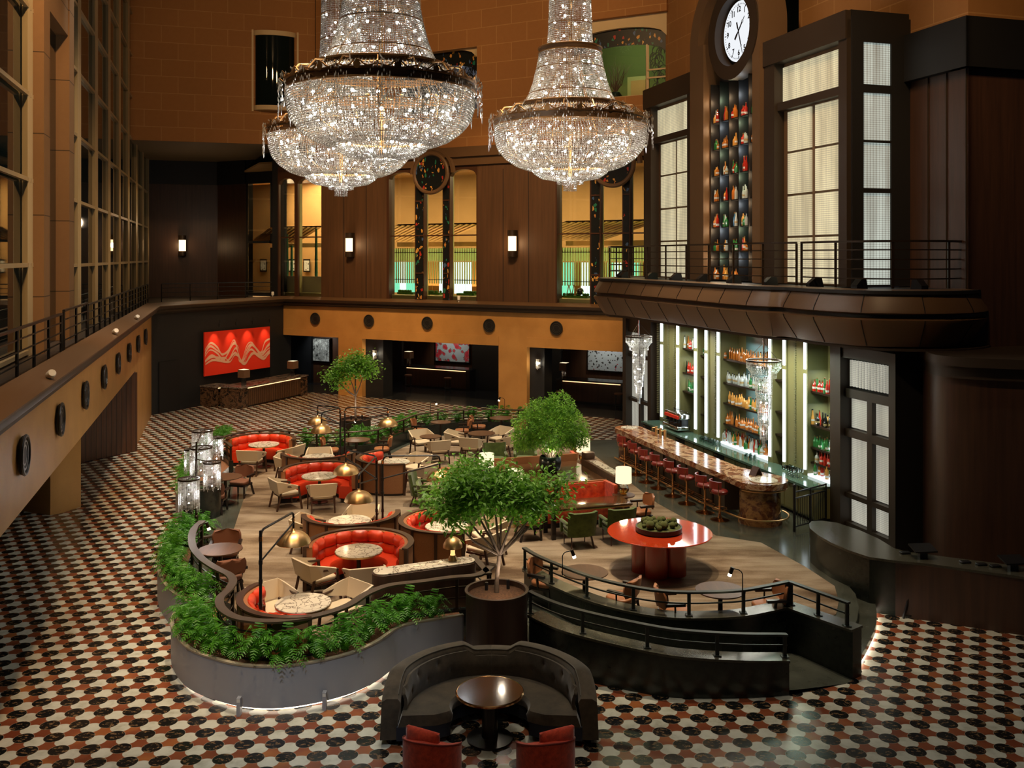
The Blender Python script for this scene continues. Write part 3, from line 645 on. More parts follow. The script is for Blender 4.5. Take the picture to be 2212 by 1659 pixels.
for gx, panes, strips, wi in (((600, 694), ((602, 636), (643, 694)), (), 8), ((835, 1031), ((840, 896), (916, 956), (972, 1029)), ((898, 914), (957.5, 970)), 10), ((1200, 1410), ((1203, 1274), (1297, 1344), (1361, 1406)), ((1277, 1295), (1346, 1359)), 14)):
    # solid head above the arches and posts between
    mb = MB(); edges = [gx[0]]+[e for p in panes for e in p]+[gx[1]]
    for a, b_ in panes: mb.merge(arch(a, b_, 0, Z1, .32, 12.0, .3))
    for i in range(0, len(edges), 2):
        a, b_ = edges[i], edges[i+1]
        if b_-a > .4: mb.wallseg(bpl(a), bpl(b_), Z0-.35, 12.0, .3 if gx[0] > 700 else .15)
    mb.wallseg(bpl(gx[0]), bpl(gx[1]), Z0-.35, Z0+.03, WT)
    st('trim_7', mb, M['walnutframe'])
    for k_, (a, b_) in enumerate(panes):
        mb = MB(); mb.wallseg(bpl(a, .2), bpl(b_, .2), Z0, 11.4, .015)
        w = st('window_%d' % (wi+k_), mb, M['clear'])
        g = MB(); g.bar((*bpl(a, .18), 8.2), (*bpl(b_, .18), 8.2), .05, .06); link('transom', mesh('transom', g, M['walnutframe']), w)
        g = MB(); g.wallseg(bpl(a, .32), bpl(a+2, .32), Z0, 11.4, .3); g.wallseg(bpl(a, .25), bpl(b_, .25), Z0-.02, Z0+.28, 1.4); link('reveal', mesh('reveal', g, M['yellowplaster']), w)
    for a, b_ in strips:
        mb = MB(); mb.wallseg(bpl(a, -.03), bpl(b_, -.03), Z0+.1, 10.6, .03); w = st('window_mosaic_strip', mb, M['chips'])
        for z in (6.35, 8.2, 9.9):
            g = MB(); g.bar((*bpl(a, -.04), z), (*bpl(b_, -.04), z), .05, .06); link('crossbar', mesh('crossbar', g, M['walnutframe']), w)
# corner window on the far gallery and dark walls round it
mb = MB(); pts = [(-22.7, 57.6), (-18.27, 58.9), (-16.2, 57.8)]
mb.wallseg(pts[0], pts[1], 4.7, 13.05, .4); mb.wallseg(pts[1], pts[2], 4.7, 13.05, .4); st('wall_gallery_far', mb, M['darkwood'])
mb = MB(); mb.wallseg(pts[0], pts[1], 11.6, 13.04, .1, -1); mb.wallseg(pts[1], pts[2], 11.6, 13.04, .1, -1); mb.wallseg((-16.2, 57.8), (-14.3, 56.8), 11.6, 13.04, .4)
mb.wallseg((-14.5, 56.9), (-14.2, 56.75), 4.7, 13.04, .4); mb.wallseg((-14.3, 56.8), (-12.9, 51.5), 4.7, 13.04, .3); mb.wallseg((-16.2, 57.8), (-16.05, 57.72), 4.7, 13, .4)
mb.wallseg(bpl(588), bpl(600), 4.7, 12.4, .7); mb.wallseg(bpl(600), bpl(696), 11.7, 13.04, .3)
st('wall_gallery_corner', mb, M['dark'])
mb = MB(); mb.wallseg((-16.05, 57.7), (-14.5, 56.87), 4.9, 11.5, .02); w = st('window_18', mb, M['clear'])
g = MB(); g.bar((-16.05, 57.65, 8.05), (-14.5, 56.82, 8.05), .12, .14); g.wallseg((-16.05, 57.6), (-14.5, 56.77), 4.8, 5.0, .1); link('transom', mesh('transom', g, M['dark']), w)

# restaurant behind the rear windows
mb = MB(); mb.wallseg(bpl(480, 12), bpl(1520, 12), 4.6, 12.4, .2); mb.wallseg(bpl(481, 12), (-16.4, 58.4), 4.6, 12.4, .1); st('wall_restaurant', mb, M['tanplaster'])
mb = MB(); mb.prism([bpl(560, .7), bpl(1500, .7), bpl(1520, 12), bpl(470, 12)], 4.55, 4.7); st('floor_restaurant', mb, M['soffit'])
mb = MB(); mb.prism([bpl(560, .7), bpl(1500, .7), bpl(1520, 12), bpl(470, 12)], 12.3, 12.4); st('ceiling_restaurant', mb, M['tanplaster'])
for x0, x1, lab in ((835, 1048, 'pale vertical slat screen behind the middle rear windows, lit from behind'), (1212, 1440, 'pale vertical slat screen behind the rear windows left of the bar balcony')):
    t = thing('slat_screen', lab, 'screen', (*bpl((x0+x1)/2, 3), 4.7), 0, 'slat screens in the restaurant')
    g = MB(); a = bpl(x0, 3); b_ = bpl(x1, 3); L = (b_-a).length; n = int(L/.142)
    for i in range(n):
        p = a+(b_-a)*(i+.5)/n; g.box(p.x-.03, p.y-.05, 5.75, p.x+.03, p.y+.05, 7.62)
    part('slats', g, M['slat_lime'], t, world=True)
    g = MB(); g.bar((*(a-BN*.08), 7.38), (*(b_-BN*.08), 7.38), .03, .035); g.bar((*(a-BN*.08), 5.95), (*(b_-BN*.08), 5.95), .03, .035); part('cross_rail', g, M['black'], t, world=True)
    random.seed(x0); g = MB(); g2 = MB(); g3 = MB(); g4 = MB(); k = int((x1-x0)/14)
    for i in range(k):
        xa = x0+(x1-x0)*i/k; xb = x0+(x1-x0)*(i+.94)/k; mb_ = random.choice((g, g, g2, g4))
        mb_.wallseg(bpl(xa, 3.9), bpl(xb, 3.9), 5.2, 6.88, .03); g3.wallseg(bpl(xa, 3.9), bpl(xb, 3.9), 6.95, 7.6, .03)
    part('lit_panel', g, M['whitepanel'], t, world=True, label='white lit paper panels'); part('lit_panel', g2, M['greenled'], t, world=True, label='green lit panels')
    part('lit_panel', g3, M['limepanel'], t, world=True, label='lime lit upper panels'); part('panel', g4, M['orangepanel'], t, world=True)
for x0, x1, lab in ((585, 700, 'pine batten canopy behind the left pair of rear windows'), (860, 1050, 'pine batten canopy behind the middle rear windows'), (1224, 1440, 'pine batten canopy behind the rear windows left of the bar')):
    t = thing('batten_canopy', lab, 'canopy', (*bpl((x0+x1)/2, 5), 8), 0, 'batten canopies in the restaurant'); g = MB(); a = bpl(x0, 3.4); b_ = bpl(x1, 3.4); L = (b_-a).length; n = int(L/.36)
    for i in range(n):
        p = a+(b_-a)*i/n; q = p+Vector((-.50, .866))*4.6; g.bar((p.x, p.y, 8.85), (q.x, q.y, 8.02), .22, .03)
    part('battens', g, M['slat_tan'], t, world=True); g = MB(); k4 = Vector((-.50, .866))*4.6; g.add([(*a, 8.93), (*b_, 8.93), (*(b_+k4), 8.10), (*(a+k4), 8.10)], [range(4)]); part('gap_backing', g, M['darkwood'], t, world=True); g = MB(); g.bar((*bpl(x0, 3.6), 7.82), (*bpl(x1, 3.6), 7.82), .2, .24); part('beam', g, M['slat_tan'], t, world=True)  # dark sheet added above the battens so the gaps read dark
# dishes and planter trays on the sills
for k_, (xa, xb) in enumerate(((862, 896), (922, 953), (990, 1028), (1215, 1272))):
    g = MB(); a = bpl(xa, 1.2); b_ = bpl(xb, 1.2); g.bar((*a, 5.30), (*b_, 5.30), .35, .1)
    for j in range(14):
        p = a+(b_-a)*random.random(); g.sphere((p.x, p.y, 5.4), .07, 6, 4)
    single('herb_tray', g, M['fern'], ['long tray of greenery on the sill of the first middle rear window', 'green herb tray on the sill of the narrow middle window', 'green tray on the sill right of the stained glass roundel window', 'dark tray of greenery on the sill left of the bar balcony'][k_], 'tray')
g = MB()
for x in (1229, 1240):
    p = bpl(x, 1.25)
    g.bar((p.x-.12, p.y, 5.32), (p.x, p.y, 5.85), .03, .04); g.bar((p.x+.12, p.y, 5.32), (p.x, p.y, 5.85), .03, .04)
single('wooden_stand', g, M['slat_tan'], 'small wooden A-shaped stand on the right rear window sill', 'stand')
g = MB(); p = bpl(1253, 1.25); g.sphere((p.x, p.y, 5.55), .17, 14, 10); single('dark_globe', g, M['pot'], 'dark green ball on the window sill beside the wooden stand', 'ornament')
for k_, (x, zt, off) in enumerate(((620, 8.4, 1.4), (630, 7.8, 1.9), (683, 8.7, 1.3))):
    p = bpl(x, off); g = MB(); g.cyl(p.x, p.y, 5.0, zt, .10, .06, 10)
    for z in (5.6, 6.3, 7.0, 7.7): g.cyl(p.x, p.y, z, z+.03, .11, None, 10)
    single('bamboo_pole', g, M['bamboo'], ['dark green bamboo pole in the left rear window, tall one on its left', 'shorter dark green bamboo pole in the left rear window', 'tallest dark green bamboo pole, in the right pane of the left rear window'][k_], 'pole')
mb = MB(); mb.wallseg(bpl(601, .9), bpl(696, .9), 5.0, 6.1, .03); st('trim_8', mb, M['frost'])
mb = MB(); mb.prism([bpl(600, 1.0), bpl(696, 1.0), bpl(696, 4), bpl(600, 4)], 5.0, 5.04); single('green_runner', mb, plain('green_felt', (.12, .25, .02), .8), 'green strip behind the frosted band of the left rear window', 'runner')
for k_, (x, w_) in enumerate(((568, 7), (631, 9), (662, 7))):
    p = bpl(x, 11.8); a = bpl(x-w_, 11.8); b_ = bpl(x+w_, 11.8); t = thing('framed_print', 'small black-framed print on the ochre restaurant wall, '+('far left window', 'middle of the three', 'right of the three')[k_], 'picture', (*p, 6.4), 0, 'framed prints in the restaurant')
    g = MB(); g.wallseg(a, b_, 6.1, 7.0, .06); part('frame', g, M['black'], t, world=True)
    g = MB(); a2 = bpl(x-w_*.75, 11.74); b2 = bpl(x+w_*.75, 11.74); g.wallseg(a2, b2, 6.2, 6.9, .04); part('picture', g, M['art_cherry'], t, world=True)

# stained-glass roundels over the middle window groups
for x, lab in ((931, 'round stained-glass medallion with amber chips above the middle rear window'), (1325, 'round stained-glass medallion half hidden behind the right chandelier')):
    p = bpl(x, -.3); t = thing('stained_glass_roundel', lab, 'medallion', (p.x, p.y, 11.22), math.atan2(B.y, B.x), 'stained glass roundels')
    g = MB(); g.tube([(.95*math.cos(a), -.02, .95*math.sin(a)) for a in [2*PI*k/40 for k in range(40)]], .1, 8, closed=True); part('frame', g, M['cornice'], t)
    g = MB(); g.tube([(1.18*math.cos(a), .14, 1.18*math.sin(a)) for a in [PI*k/24 for k in range(25)]], .13, 6); part('hood', g, M['cornice'], t)
    g = MB(); g.add([(.92*math.cos(a), y, .92*math.sin(a)) for y in (-.05, .12) for a in [2*PI*k/40 for k in range(40)]], [list(range(40)), list(range(40, 80))[::-1]]+[(k, (k+1) % 40, 40+(k+1) % 40, 40+k) for k in range(40)]); part('glass_disc', g, M['chips'], t)
# things of the upper rooms
p = bpl(1330, 1.6); t = thing('dried_branches', 'vase of bare curly branches in the green-lit upper window', 'plant', (p.x, p.y, 14.16)); g = MB(); g.lathe([(.16, 0), (.3, .15), (.3, .4), (.2, .55)], 16); part('vase', g, M['pot'], t); g = MB(); random.seed(4)
for i in range(26):
    a = random.uniform(0, 2*PI); q = [Vector((0, 0, .5))]
    for j in range(7): q.append(q[-1]+Vector((math.cos(a)*.07+random.uniform(-.09, .09), math.sin(a)*.05+random.uniform(-.06, .06), random.uniform(.1, .27))))
    g.tube(q, [.018-.002*j for j in range(8)], 4)
part('branches', g, M['bark'], t)
t = thing('framed_print', 'ochre abstract print on the green wall of the upper room', 'picture', (*bpl(1378, 3.9), 15.2)); g = MB(); g.wallseg(bpl(1357, 3.9), bpl(1400, 3.9), 14.5, 15.8, .1, -1); part('frame', g, M['yellowplaster'], t, world=True)
g = MB(); g.wallseg(bpl(1363, 3.78), bpl(1395, 3.78), 14.7, 15.6, .03, -1); part('picture', g, M['tanplaster'], t, world=True)

# porthole vents
def porthole(loc, nrm, rz, lab, grp, r=.30):
    return PH.put(loc, rz, lab, grp)
t = thing('porthole_vent', '', 'vent'); g = MB()
for rr, y in ((.30, -.02), (.22, 0.0), (.15, .01)): g.tube([(rr*math.cos(a), y, rr*math.sin(a)) for a in [2*PI*k/28 for k in range(28)]], .028, 6, closed=True)
part('ring', g, M['porthole'], t); g = MB(); g.add([(.3*math.cos(a), y, .3*math.sin(a)) for y in (-.01, .03) for a in [2*PI*k/28 for k in range(28)]], [list(range(28)), list(range(28, 56))[::-1]]+[(k, (k+1) % 28, 28+(k+1) % 28, 28+k) for k in range(28)]); part('disc', g, M['dark'], t)
PH = Proto(t)
ordn = ['first', 'second', 'third', 'fourth', 'fifth', 'sixth', 'seventh', 'eighth', 'ninth', 'tenth']
for i, x in enumerate((681, 797, 923, 1057, 1202)):
    p = bpl(x, -.06); PH.put((p.x, p.y, 3.9), math.atan2(B.y, B.x), 'round black porthole vent in the tan rear band, %s from the left' % ordn[i], 'porthole vents of the rear band')
rzL = math.atan2(U.y, U.x)
for i, x in enumerate((52, 131, 185.2, 225.5, 255.7, 279.6, 299, 315)):
    p = side_pt(x, -3.39); PH.put((p.x, p.y, 3.85), rzL, 'round black porthole vent in the left tan band, %s from the near end' % ordn[i], 'porthole vents of the left band', scale=(1.06,)*3)

# gallery railings
def railing(path, z0, h, nbars, post_pitch, name, lab, postw=.05, toph=.05, topw=.07, mat='black', group=None, foot=False):
    L = [0]; P = [Vector(p[:2]) for p in path]
    for a, b_ in zip(P, P[1:]): L.append(L[-1]+(b_-a).length)
    t = thing(name, lab, 'railing', (P[0].x, P[0].y, z0), 0, group)
    g = MB(); g.sweep(P, [(-topw/2, z0+h-toph), (topw/2, z0+h-toph), (topw/2, z0+h), (-topw/2, z0+h)]); part('handrail', g, M[mat], t, world=True)
    for k in range(nbars):
        z = z0+h*(k+1)/(nbars+1); g = MB(); g.sweep(P, [(-.015, z-.015), (.015, z-.015), (.015, z+.015), (-.015, z+.015)]); part('bar', g, M[mat], t, world=True)
    n = max(1, round(L[-1]/post_pitch))
    for k in range(n+1):
        d = min(L[-1]*k/n, L[-1]-1e-6); i = max(j for j in range(len(L)-1) if L[j] <= d+1e-9); f = (d-L[i])/max(1e-9, L[i+1]-L[i]); p = P[i].lerp(P[i+1], f)
        g = MB(); g.box(p.x-postw/2, p.y-postw/2, z0-(.04 if foot else 0), p.x+postw/2, p.y+postw/2, z0+h-toph)
        if foot: g.box(p.x-.07, p.y-.07, z0-.005, p.x+.07, p.y+.07, z0+.012)
        part('post', g, M[mat], t, world=True)
    return t
railing([cpt(9, -4.25), cpt(24.2, -4.25)], 4.72, 1.0, 3, 1.7, 'gallery_railing', 'black bar railing of the left gallery, near stretch in front of the stone column')
railing([cpt(24.6, -4.25), cpt(28.6, -4.25)], 4.72, 1.06, 3, 2.0, 'gallery_railing', 'short black railing panel between the two stone columns of the left gallery')
railing([cpt(28.8, -4.25), cpt(50.5, -4.25)], 4.72, 1.0, 3, 1.45, 'gallery_railing', 'long black railing in front of the tall left window wall')
railing([(-18.9, 51.2), (-15.9, 53.9), (-13.6, 54.2)], 4.72, 1.0, 3, 1.6, 'gallery_railing', 'dim black railing in front of the dark far gallery wall')
# small spotlights clipped on the cornice
t = thing('ledge_spotlight', '', 'spotlight'); g = MB(); g.lathe([(.07, 0), (.075, .02), (.075, .16), (.06, .2)], 14); part('head', g, M['white'], t); g = MB(); g.box(-.02, -.02, -.1, .02, .02, .02); part('bracket', g, M['white'], t)
LS = Proto(t)
for i, (x, y, lab) in enumerate(((107, 803, 'white spotlight head clipped to the left cornice, nearest one'), (247, 711, 'white spotlight head on the left cornice, middle one'), (294, 679, 'white spotlight head on the left cornice, farthest one'))):
    p = side_pt(x, -3.2); o = LS.put((p.x, p.y, 5.02), 0, lab, 'cornice spotlights'); o.rotation_euler = (R(70), 0, R(40))
p = bpl(991, -.2); o = LS.put((p.x, p.y, 5.08), 0, 'small round white spotlight on the rear cornice below the middle windows', 'cornice spotlights')
p = bpl(589, -.2); o = LS.put((p.x, p.y, 5.08), 0, 'small round white spotlight at the dark corner of the rear cornice', 'cornice spotlights')
# wall sconces on the gallery
t = thing('wall_sconce', '', 'sconce'); g = MB(); g.box(-.22, 0, -.62, .22, .12, .62); part('backplate', g, M['blackgold'], t); g = MB(); g.lathe([(.2, -.34), (.2, .34)], 16, (0, 0, 0), PI, 2*PI); g.box(-.2, -.02, -.34, .2, 0, .34); part('glass', g, M['sconce'], t)
g = MB(); g.lathe([(.23, .34), (.23, .62), (0.01, .62)], 16, (0, 0, 0), PI, 2*PI); part('cap', g, M['blackgold'], t); g = MB(); g.lathe([(.23, -.62), (.23, -.34)], 16, (0, 0, 0), PI, 2*PI); part('cap', g, M['blackgold'], t)
SC = Proto(t)
for x, y, lab in ((755, 529, 'glowing bronze wall sconce on the walnut panel left of the middle windows'), (1107, 526, 'glowing bronze wall sconce on the walnut panel right of the middle windows')):
    p = bpl(x, -.14); z = zat(y, p.y); SC.put((p.x, p.y, z), math.atan2(B.y, B.x), lab, 'gallery wall sconces'); light('sconce_light', 'POINT', (p.x-BN.x*.5, p.y-BN.y*.5, z), 26, (1, .62, .3), .15)
p = Vector((-20.2, 58.15)); SC.put((p.x, p.y, 7.85), math.atan2(.287, .958), 'glowing wall sconce alone on the dark far gallery wall at the left', 'gallery wall sconces'); light('sconce_light', 'POINT', (p.x, p.y-.5, 7.85), 26, (1, .62, .3), .15)

# artworks and their spots
a, b_ = dpl(439), dpl(580); t = thing('wall_artwork', 'large red canvas with pale interlaced ribbon lines on the dark wall', 'painting', (*((a+b_)/2), 1.42))
n_ = Vector((.873, -.4873)); g = MB(); g.wallseg(a+n_*.02, b_+n_*.02, 1.42, 3.53, .08, -1); part('canvas', g, M['art_red'], t, world=True)
L = (b_-a).length; random.seed(5)
def wave_old(u, k):
    c = [(.0, .52), (.08, .72), (.16, .66), (.24, .55), (.32, .42), (.36, .62), (.42, .83), (.50, .60), (.54, .30), (.62, .42), (.68, .72), (.78, .52), (.86, .40), (.92, .56), (1.0, .72)]
    j = max(i for i in range(len(c)-1) if c[i][0] <= u); f = (u-c[j][0])/(c[j+1][0]-c[j][0]); f = f*f*(3-2*f); y = c[j][1]*(1-f)+c[j+1][1]*f
    return (y-.5)*(1-.13*k)+.5-.055*k+.06*math.sin(u*14+k*1.3)+.02*math.sin(u*25+k)
WV = {}
for k in range(6):
    ctl = [(-.03, .50), (.07, .70), (.17, .60), (.26, .46), (.33, .52), (.41, .80), (.47, .66), (.505, .34), (.56, .28), (.63, .55), (.69, .70), (.77, .54), (.85, .42), (.93, .60), (1.03, .74)]
    cc = [Vector((u_+random.uniform(-.012, .012)+.008*k, .5+(v_-.5)*(1-.10*k)-.05*k+random.uniform(-.05, .05), 0)) for u_, v_ in ctl]
    WV[k] = catmull(cc, 10)
    g = MB(); vs = []; N = 120
    for i in range(N+1):
        u = i/N; w_ = .012+.018*abs(math.sin(u*9+k*1.3)); q_ = WV[k][min(len(WV[k])-1, int(i/N*(len(WV[k])-1)))]; u = q_.x; z = q_.y
        p = a.lerp(b_, max(0.003, min(.997, u)))+n_*(.103+.002*k)
        vs += [(p.x, p.y, 1.42+2.1*max(.03, z-w_)), (p.x, p.y, 1.42+2.1*min(.97, z+w_))]
    g.add(vs, [(2*i, 2*i+2, 2*i+3, 2*i+1) for i in range(N)]); part('ribbon', g, M['ribbon'], t, world=True)
t = thing('track_spotlight', '', 'spotlight'); g = MB(); g.tube([(0, 0, .18), (0, 0, 0)], .012, 5); part('stem', g, M['black'], t); g = MB(); g.cyl(0, 0, -.16, 0, .05, None, 10); part('head', g, M['black'], t); TS = Proto(t)
for i, x in enumerate((457, 493, 529, 566)):
    p = dpl(x)+n_*.55; o = TS.put((p.x, p.y, 3.95), 0, 'small black picture spotlight above the red canvas, %s from the left' % ordn[i], 'picture spotlights'); q = dpl(x+3)
    o2 = light('picture_light', 'SPOT', (p.x, p.y, 3.78), 60, (1, .78, .5), .04, spot=R(62), blend=.9); aim(o2, (q.x, q.y, 2.6))
for x0, x1, y0, y1, off, mt, lab in ((676, 711, 732, 780, 3.0, 'art_tree', 'black and white print of gnarled trees on the timber wall at the left opening'), (941, 1013, 739, 781, 8.2, 'art_flowers', 'light print of red blossoms on the timber wall in the middle opening'), (1270, 1352, 755, 801, 8.2, 'art_cherry', 'print of black branches with a few red blossoms in the right opening')):
    a, b_ = bpl(x0, off), bpl(x1, off); zz0, zz1 = zat(y1, (a.y+b_.y)/2), zat(y0, (a.y+b_.y)/2)
    t = thing('framed_artwork', lab, 'picture', (*((a+b_)/2), zz0), 0, 'framed prints of the lobby'); g = MB(); g.wallseg(a, b_, zz0, zz1, .06, 1); part('picture', g, M[mt], t, world=True)
    g = MB(); g.wallseg(bpl(x0-2, off+.06), bpl(x1+2, off+.06), zz0-.08, zz1+.06, .06, 1); part('frame', g, M['black'], t, world=True)
    c = (a+b_)/2-BN*1.3; o2 = light('picture_light', 'SPOT', (c.x, c.y, 2.97), 62, (1, .97, .9), .05, spot=R(95), blend=.6); aim(o2, ((a+b_)[0]/2, (a+b_)[1]/2, zz0+.6))

# reception desks, lamps, stools
def cube_lamp():
    t = thing('cube_shade_lamp', '', 'lamp'); g = MB(); g.box(-.2, -.2, .36, .2, .2, .74); g.v = g.v; part('lamp_shade', g, M['shadebrown'], t)
    g = MB(); g.box(-.17, -.17, .742, .17, .17, .75); part('lit_top', g, M['shade'], t)
    g = MB(); g.box(-.12, -.05, 0, -.03, .05, .36); g.box(.03, -.05, 0, .12, .05, .36); part('acrylic_base', g, M['acrylic'], t); return Proto(t)
CL = cube_lamp()
def desk(f0, f1, depth, h, lab, mt_top, mt_front, mt_end, endw=.35, toward=1):
    f0 = Vector(f0); f1 = Vector(f1); d = (f1-f0).normalized(); n = Vector((-d.y, d.x))*toward
    t = thing('reception_desk', lab, 'desk', (*f0, 0)); L = (f1-f0).length
    def pr(u0, u1, v0, v1, z0, z1):
        g = MB(); g.prism([(f0+d*u0+n*v0)[:], (f0+d*u1+n*v0)[:], (f0+d*u1+n*v1)[:], (f0+d*u0+n*v1)[:]], z0, z1); return g
    part('worktop', pr(-.03, L+.03, -.05, depth, h-.06, h), M[mt_top], t, world=True); part('front_panel', pr(endw, L-endw, .06, depth-.1, .08, h-.07), M[mt_front], t, world=True)
    for e0, e1 in ((0, endw), (L-endw, L)): part('end_panel', pr(e0, e1, 0, depth-.05, 0, h-.06), M[mt_end], t, world=True)
    part('led_strip', pr(endw+.05, L-endw-.05, .03, .07, h-.12, h-.09), M['warmled'], t, world=True); part('plinth', pr(endw, L-endw, .12, depth-.15, 0, .08), M['black'], t, world=True)
    return t
desk(fxy(520, 884), fxy(664, 852), 1.25, 1.02, 'long black-gold marble reception desk with glowing timber front by the red canvas', 'deskmarble2', 'slatD', 'deskmarble', .5)
f0 = Vector(fxy(464, 880)); f1 = f0+D3*1.0; desk(f0, f1, 1.1, .98, 'short smoky marble pedestal desk at the left end of the long marble desk', 'deskmarble2', 'deskmarble', 'deskmarble', .2)
p = Vector(fxy(520, 884))+D3*.7+Vector((-.873, .4873))*.5; CL.put((p.x, p.y, 1.02), R(60), 'square brown-shaded lamp on the near end of the marble reception desk', 'square shade lamps')
p = Vector(fxy(664, 852))-D3*.55+Vector((-.873, .4873))*.5; CL.put((p.x, p.y, 1.02), R(60), 'square brown-shaded lamp on the far end of the marble reception desk', 'square shade lamps')
d2a, d2b = bpl(868, 4.4), bpl(1015, 4.4); desk(d2a, d2b, .95, 1.12, 'dark desk with lit edge in the middle opening, below the blossom print', 'lobby', 'darkwood', 'black', .25)
p = bpl(883, 4.9); CL.put((p.x, p.y, 1.12), R(-28), 'square brown-shaded lamp on the desk in the middle opening', 'square shade lamps')
d3a, d3b = bpl(1203, 3.4), bpl(1352, 3.4); desk(d3a, d3b, .95, 1.12, 'dark desk with lit edge in the right opening, below the branch print', 'lobby', 'darkwood', 'black', .25)
p = bpl(1219, 3.9); CL.put((p.x, p.y, 1.12), R(-28), 'square brown-shaded lamp on the desk in the right opening', 'square shade lamps')
t = thing('lobby_stool', '', 'stool'); g = MB(); g.lathe([(.0, .68), (.2, .68), (.21, .72), (.2, .75), (0, .76)], 16); part('seat', g, M['brownsuede'], t)
for k in range(4):
    g = MB(); a = PI/4+k*PI/2; g.tube([(.17*math.cos(a), .17*math.sin(a), .68), (.19*math.cos(a), .19*math.sin(a), 0)], .014, 5); part('leg', g, M['black'], t)
g = MB(); g.tube([(.18*math.cos(a), .18*math.sin(a), .2) for a in [2*PI*k/16 for k in range(16)]], .012, 5, closed=True); part('foot_ring', g, M['black'], t); LST = Proto(t)
for x, off, lab in ((882, 3.7, 'round stool at the left end of the middle lobby desk'), (967, 3.7, 'round stool at the right half of the middle lobby desk'), (1336, 2.6, 'round stool in front of the right lobby desk'), (1210, 1.9, 'round stool near the left corner of the right lobby opening')):
    p = bpl(x, off); LST.put((p.x, p.y, 0), 0, lab, 'lobby stools')
t = thing('crystal_wall_light', '', 'sconce'); g = MB(); g.box(-.04, 0, -.2, .04, .06, .2); part('backplate', g, M['chrome'], t)
for k in range(5):
    a = PI+PI*(k+.5)/5; g = MB(); g.cyl(.1*math.cos(a), .1*math.sin(a), -.28+.04*abs(k-2), .2, .026, .03, 6); part('prism', g, M['crystal'], t)
g = MB(); g.sphere((0, -.07, 0), .04, 8, 6); part('bulb', g, M['bulb'], t); CW = Proto(t)
for x, y, off, lab in ((810, 765, .26, 'crystal prism wall light on the black panel left in the middle opening'), (1163, 785, .26, 'crystal prism wall light on the black panel in the right opening')):
    p = bpl(x, off); z = zat(y, p.y); CW.put((p.x, p.y, z), math.atan2(B.y, B.x), lab, 'crystal wall lights'); light('prism_light', 'POINT', (p.x-BN.x*.2, p.y-BN.y*.2, z), 10, (1, .85, .6), .05)
# ---------------------------------------------------------------- the bar building on the right
CF = 15.6
def fp(px, off=0.0): return side_pt(px, CF)+V*off
def fpp(px, off):                                        # facade-depth point that is seen at survey column px
    q = px
    for _ in range(5): p = fp(q, off); q += px-(1106+2050*p.x/p.y)
    return fp(q, off)
def fs(px): return (37.3-side_Y(px, CF))/.958              # metres along the facade from its far corner
F0 = cpt(37.3, CF)
def fpos(s, off=0.0): return F0-U*s+V*off
def fwall(mb, p0, p1, z0, z1, o0, o1):                      # facade box between survey columns p0..p1
    a, b_ = fp(p0, o0), fp(p1, o0); return mb.wallseg(a, b_, z0, z1, o1-o0, 1)
rzF = math.atan2(-U.y, -U.x)                                # local +x runs along the facade toward the camera, +y into the building
# carcass behind everything
mb = MB(); fwall(mb, 1397, 1837, 6.4, 13.2, .75, 1.4); fwall(mb, 1397, 1503, 12.75, 13.35, 0, .75); fwall(mb, 1658, 1838, 12.75, 13.35, 0, .75)
fwall(mb, 1345, 1945, 4.88, 6.35, .1, 1.4); fwall(mb, 1345, 1945, .36, 4.9, .95, 1.4)
st('wall_bar', mb, M['dark'])
cs = fp(1838)
mb = MB(); mb.prism([cs, cs+V*1.75, cs+V*1.75+U*.4, cs+U*.4], 6.4, 13.35); st('wall_bar_side', mb, M['dark'])
def fframe(name, p0, p1, zb, mtl, posts=9):                 # window unit: bevelled surround with lit screens
    mb = MB(); fwall(mb, p0, p0+posts*.9, zb, 13.1, -.12, .3); fwall(mb, p1-posts*.7, p1, zb, 13.1, -.12, .3); fwall(mb, p0, p1, 12.62, 13.33, -.16, .3)
    fwall(mb, p0, p1, 11.28, 11.5, -.02, .3); return mb
for nm, p0, p1, cols, tp in (('window_20', 1397, 1503, ((1420, 1449), (1455, 1487)), (1414, 1491)), ('window_21', 1657, 1838, ((1692, 1741), (1751, 1806)), (1683, 1816))):
    w = st(nm, fframe(nm, p0, p1, 6.4, None, 17 if p0 < 1500 else 26), M['cornice_d'])
    g = MB(); fwall(g, tp[0], tp[1], 11.55, 12.5, .12, .2); link('lit_screen', mesh('lit_screen', g, M['screenW']), w)
    for a, b_ in cols:
        for z0, z1 in ((10.12, 11.22), (8.92, 10.05), (7.74, 8.85), (6.45, 7.68)):
            g = MB(); fwall(g, a, b_, z0, z1, .14, .2); link('lit_screen', mesh('lit_screen', g, M['screenW']), w)
    g = MB(); fwall(g, p0+4, p1-4, 6.4, 12.7, .2, .3); link('backing', mesh('backing', g, M['cornice']), w)
mb = MB(); q0 = cs-U*.06; w_ = 1.75
def sp(f): return q0+V*(w_*f)
for f0, f1, z0, z1 in ((0, .19, 6.4, 13.2), (.66, 1, 6.4, 13.2), (.19, .66, 12.55, 13.2), (.19, .66, 11.28, 11.48), (.19, .66, 10.03, 10.09), (.19, .66, 8.76, 8.88)):
    mb.wallseg(sp(f0), sp(f1), z0, z1, .1, 1)
w = st('window_22', mb, M['dark'])
for z0, z1 in ((11.5, 12.55), (10.09, 11.28), (8.88, 10.03), (6.45, 8.76)):
    g = MB(); g.wallseg(sp(.19)+U*.05, sp(.66)+U*.05, z0, z1, .03, 1); link('lit_screen', mesh('lit_screen', g, M['screenC']), w)
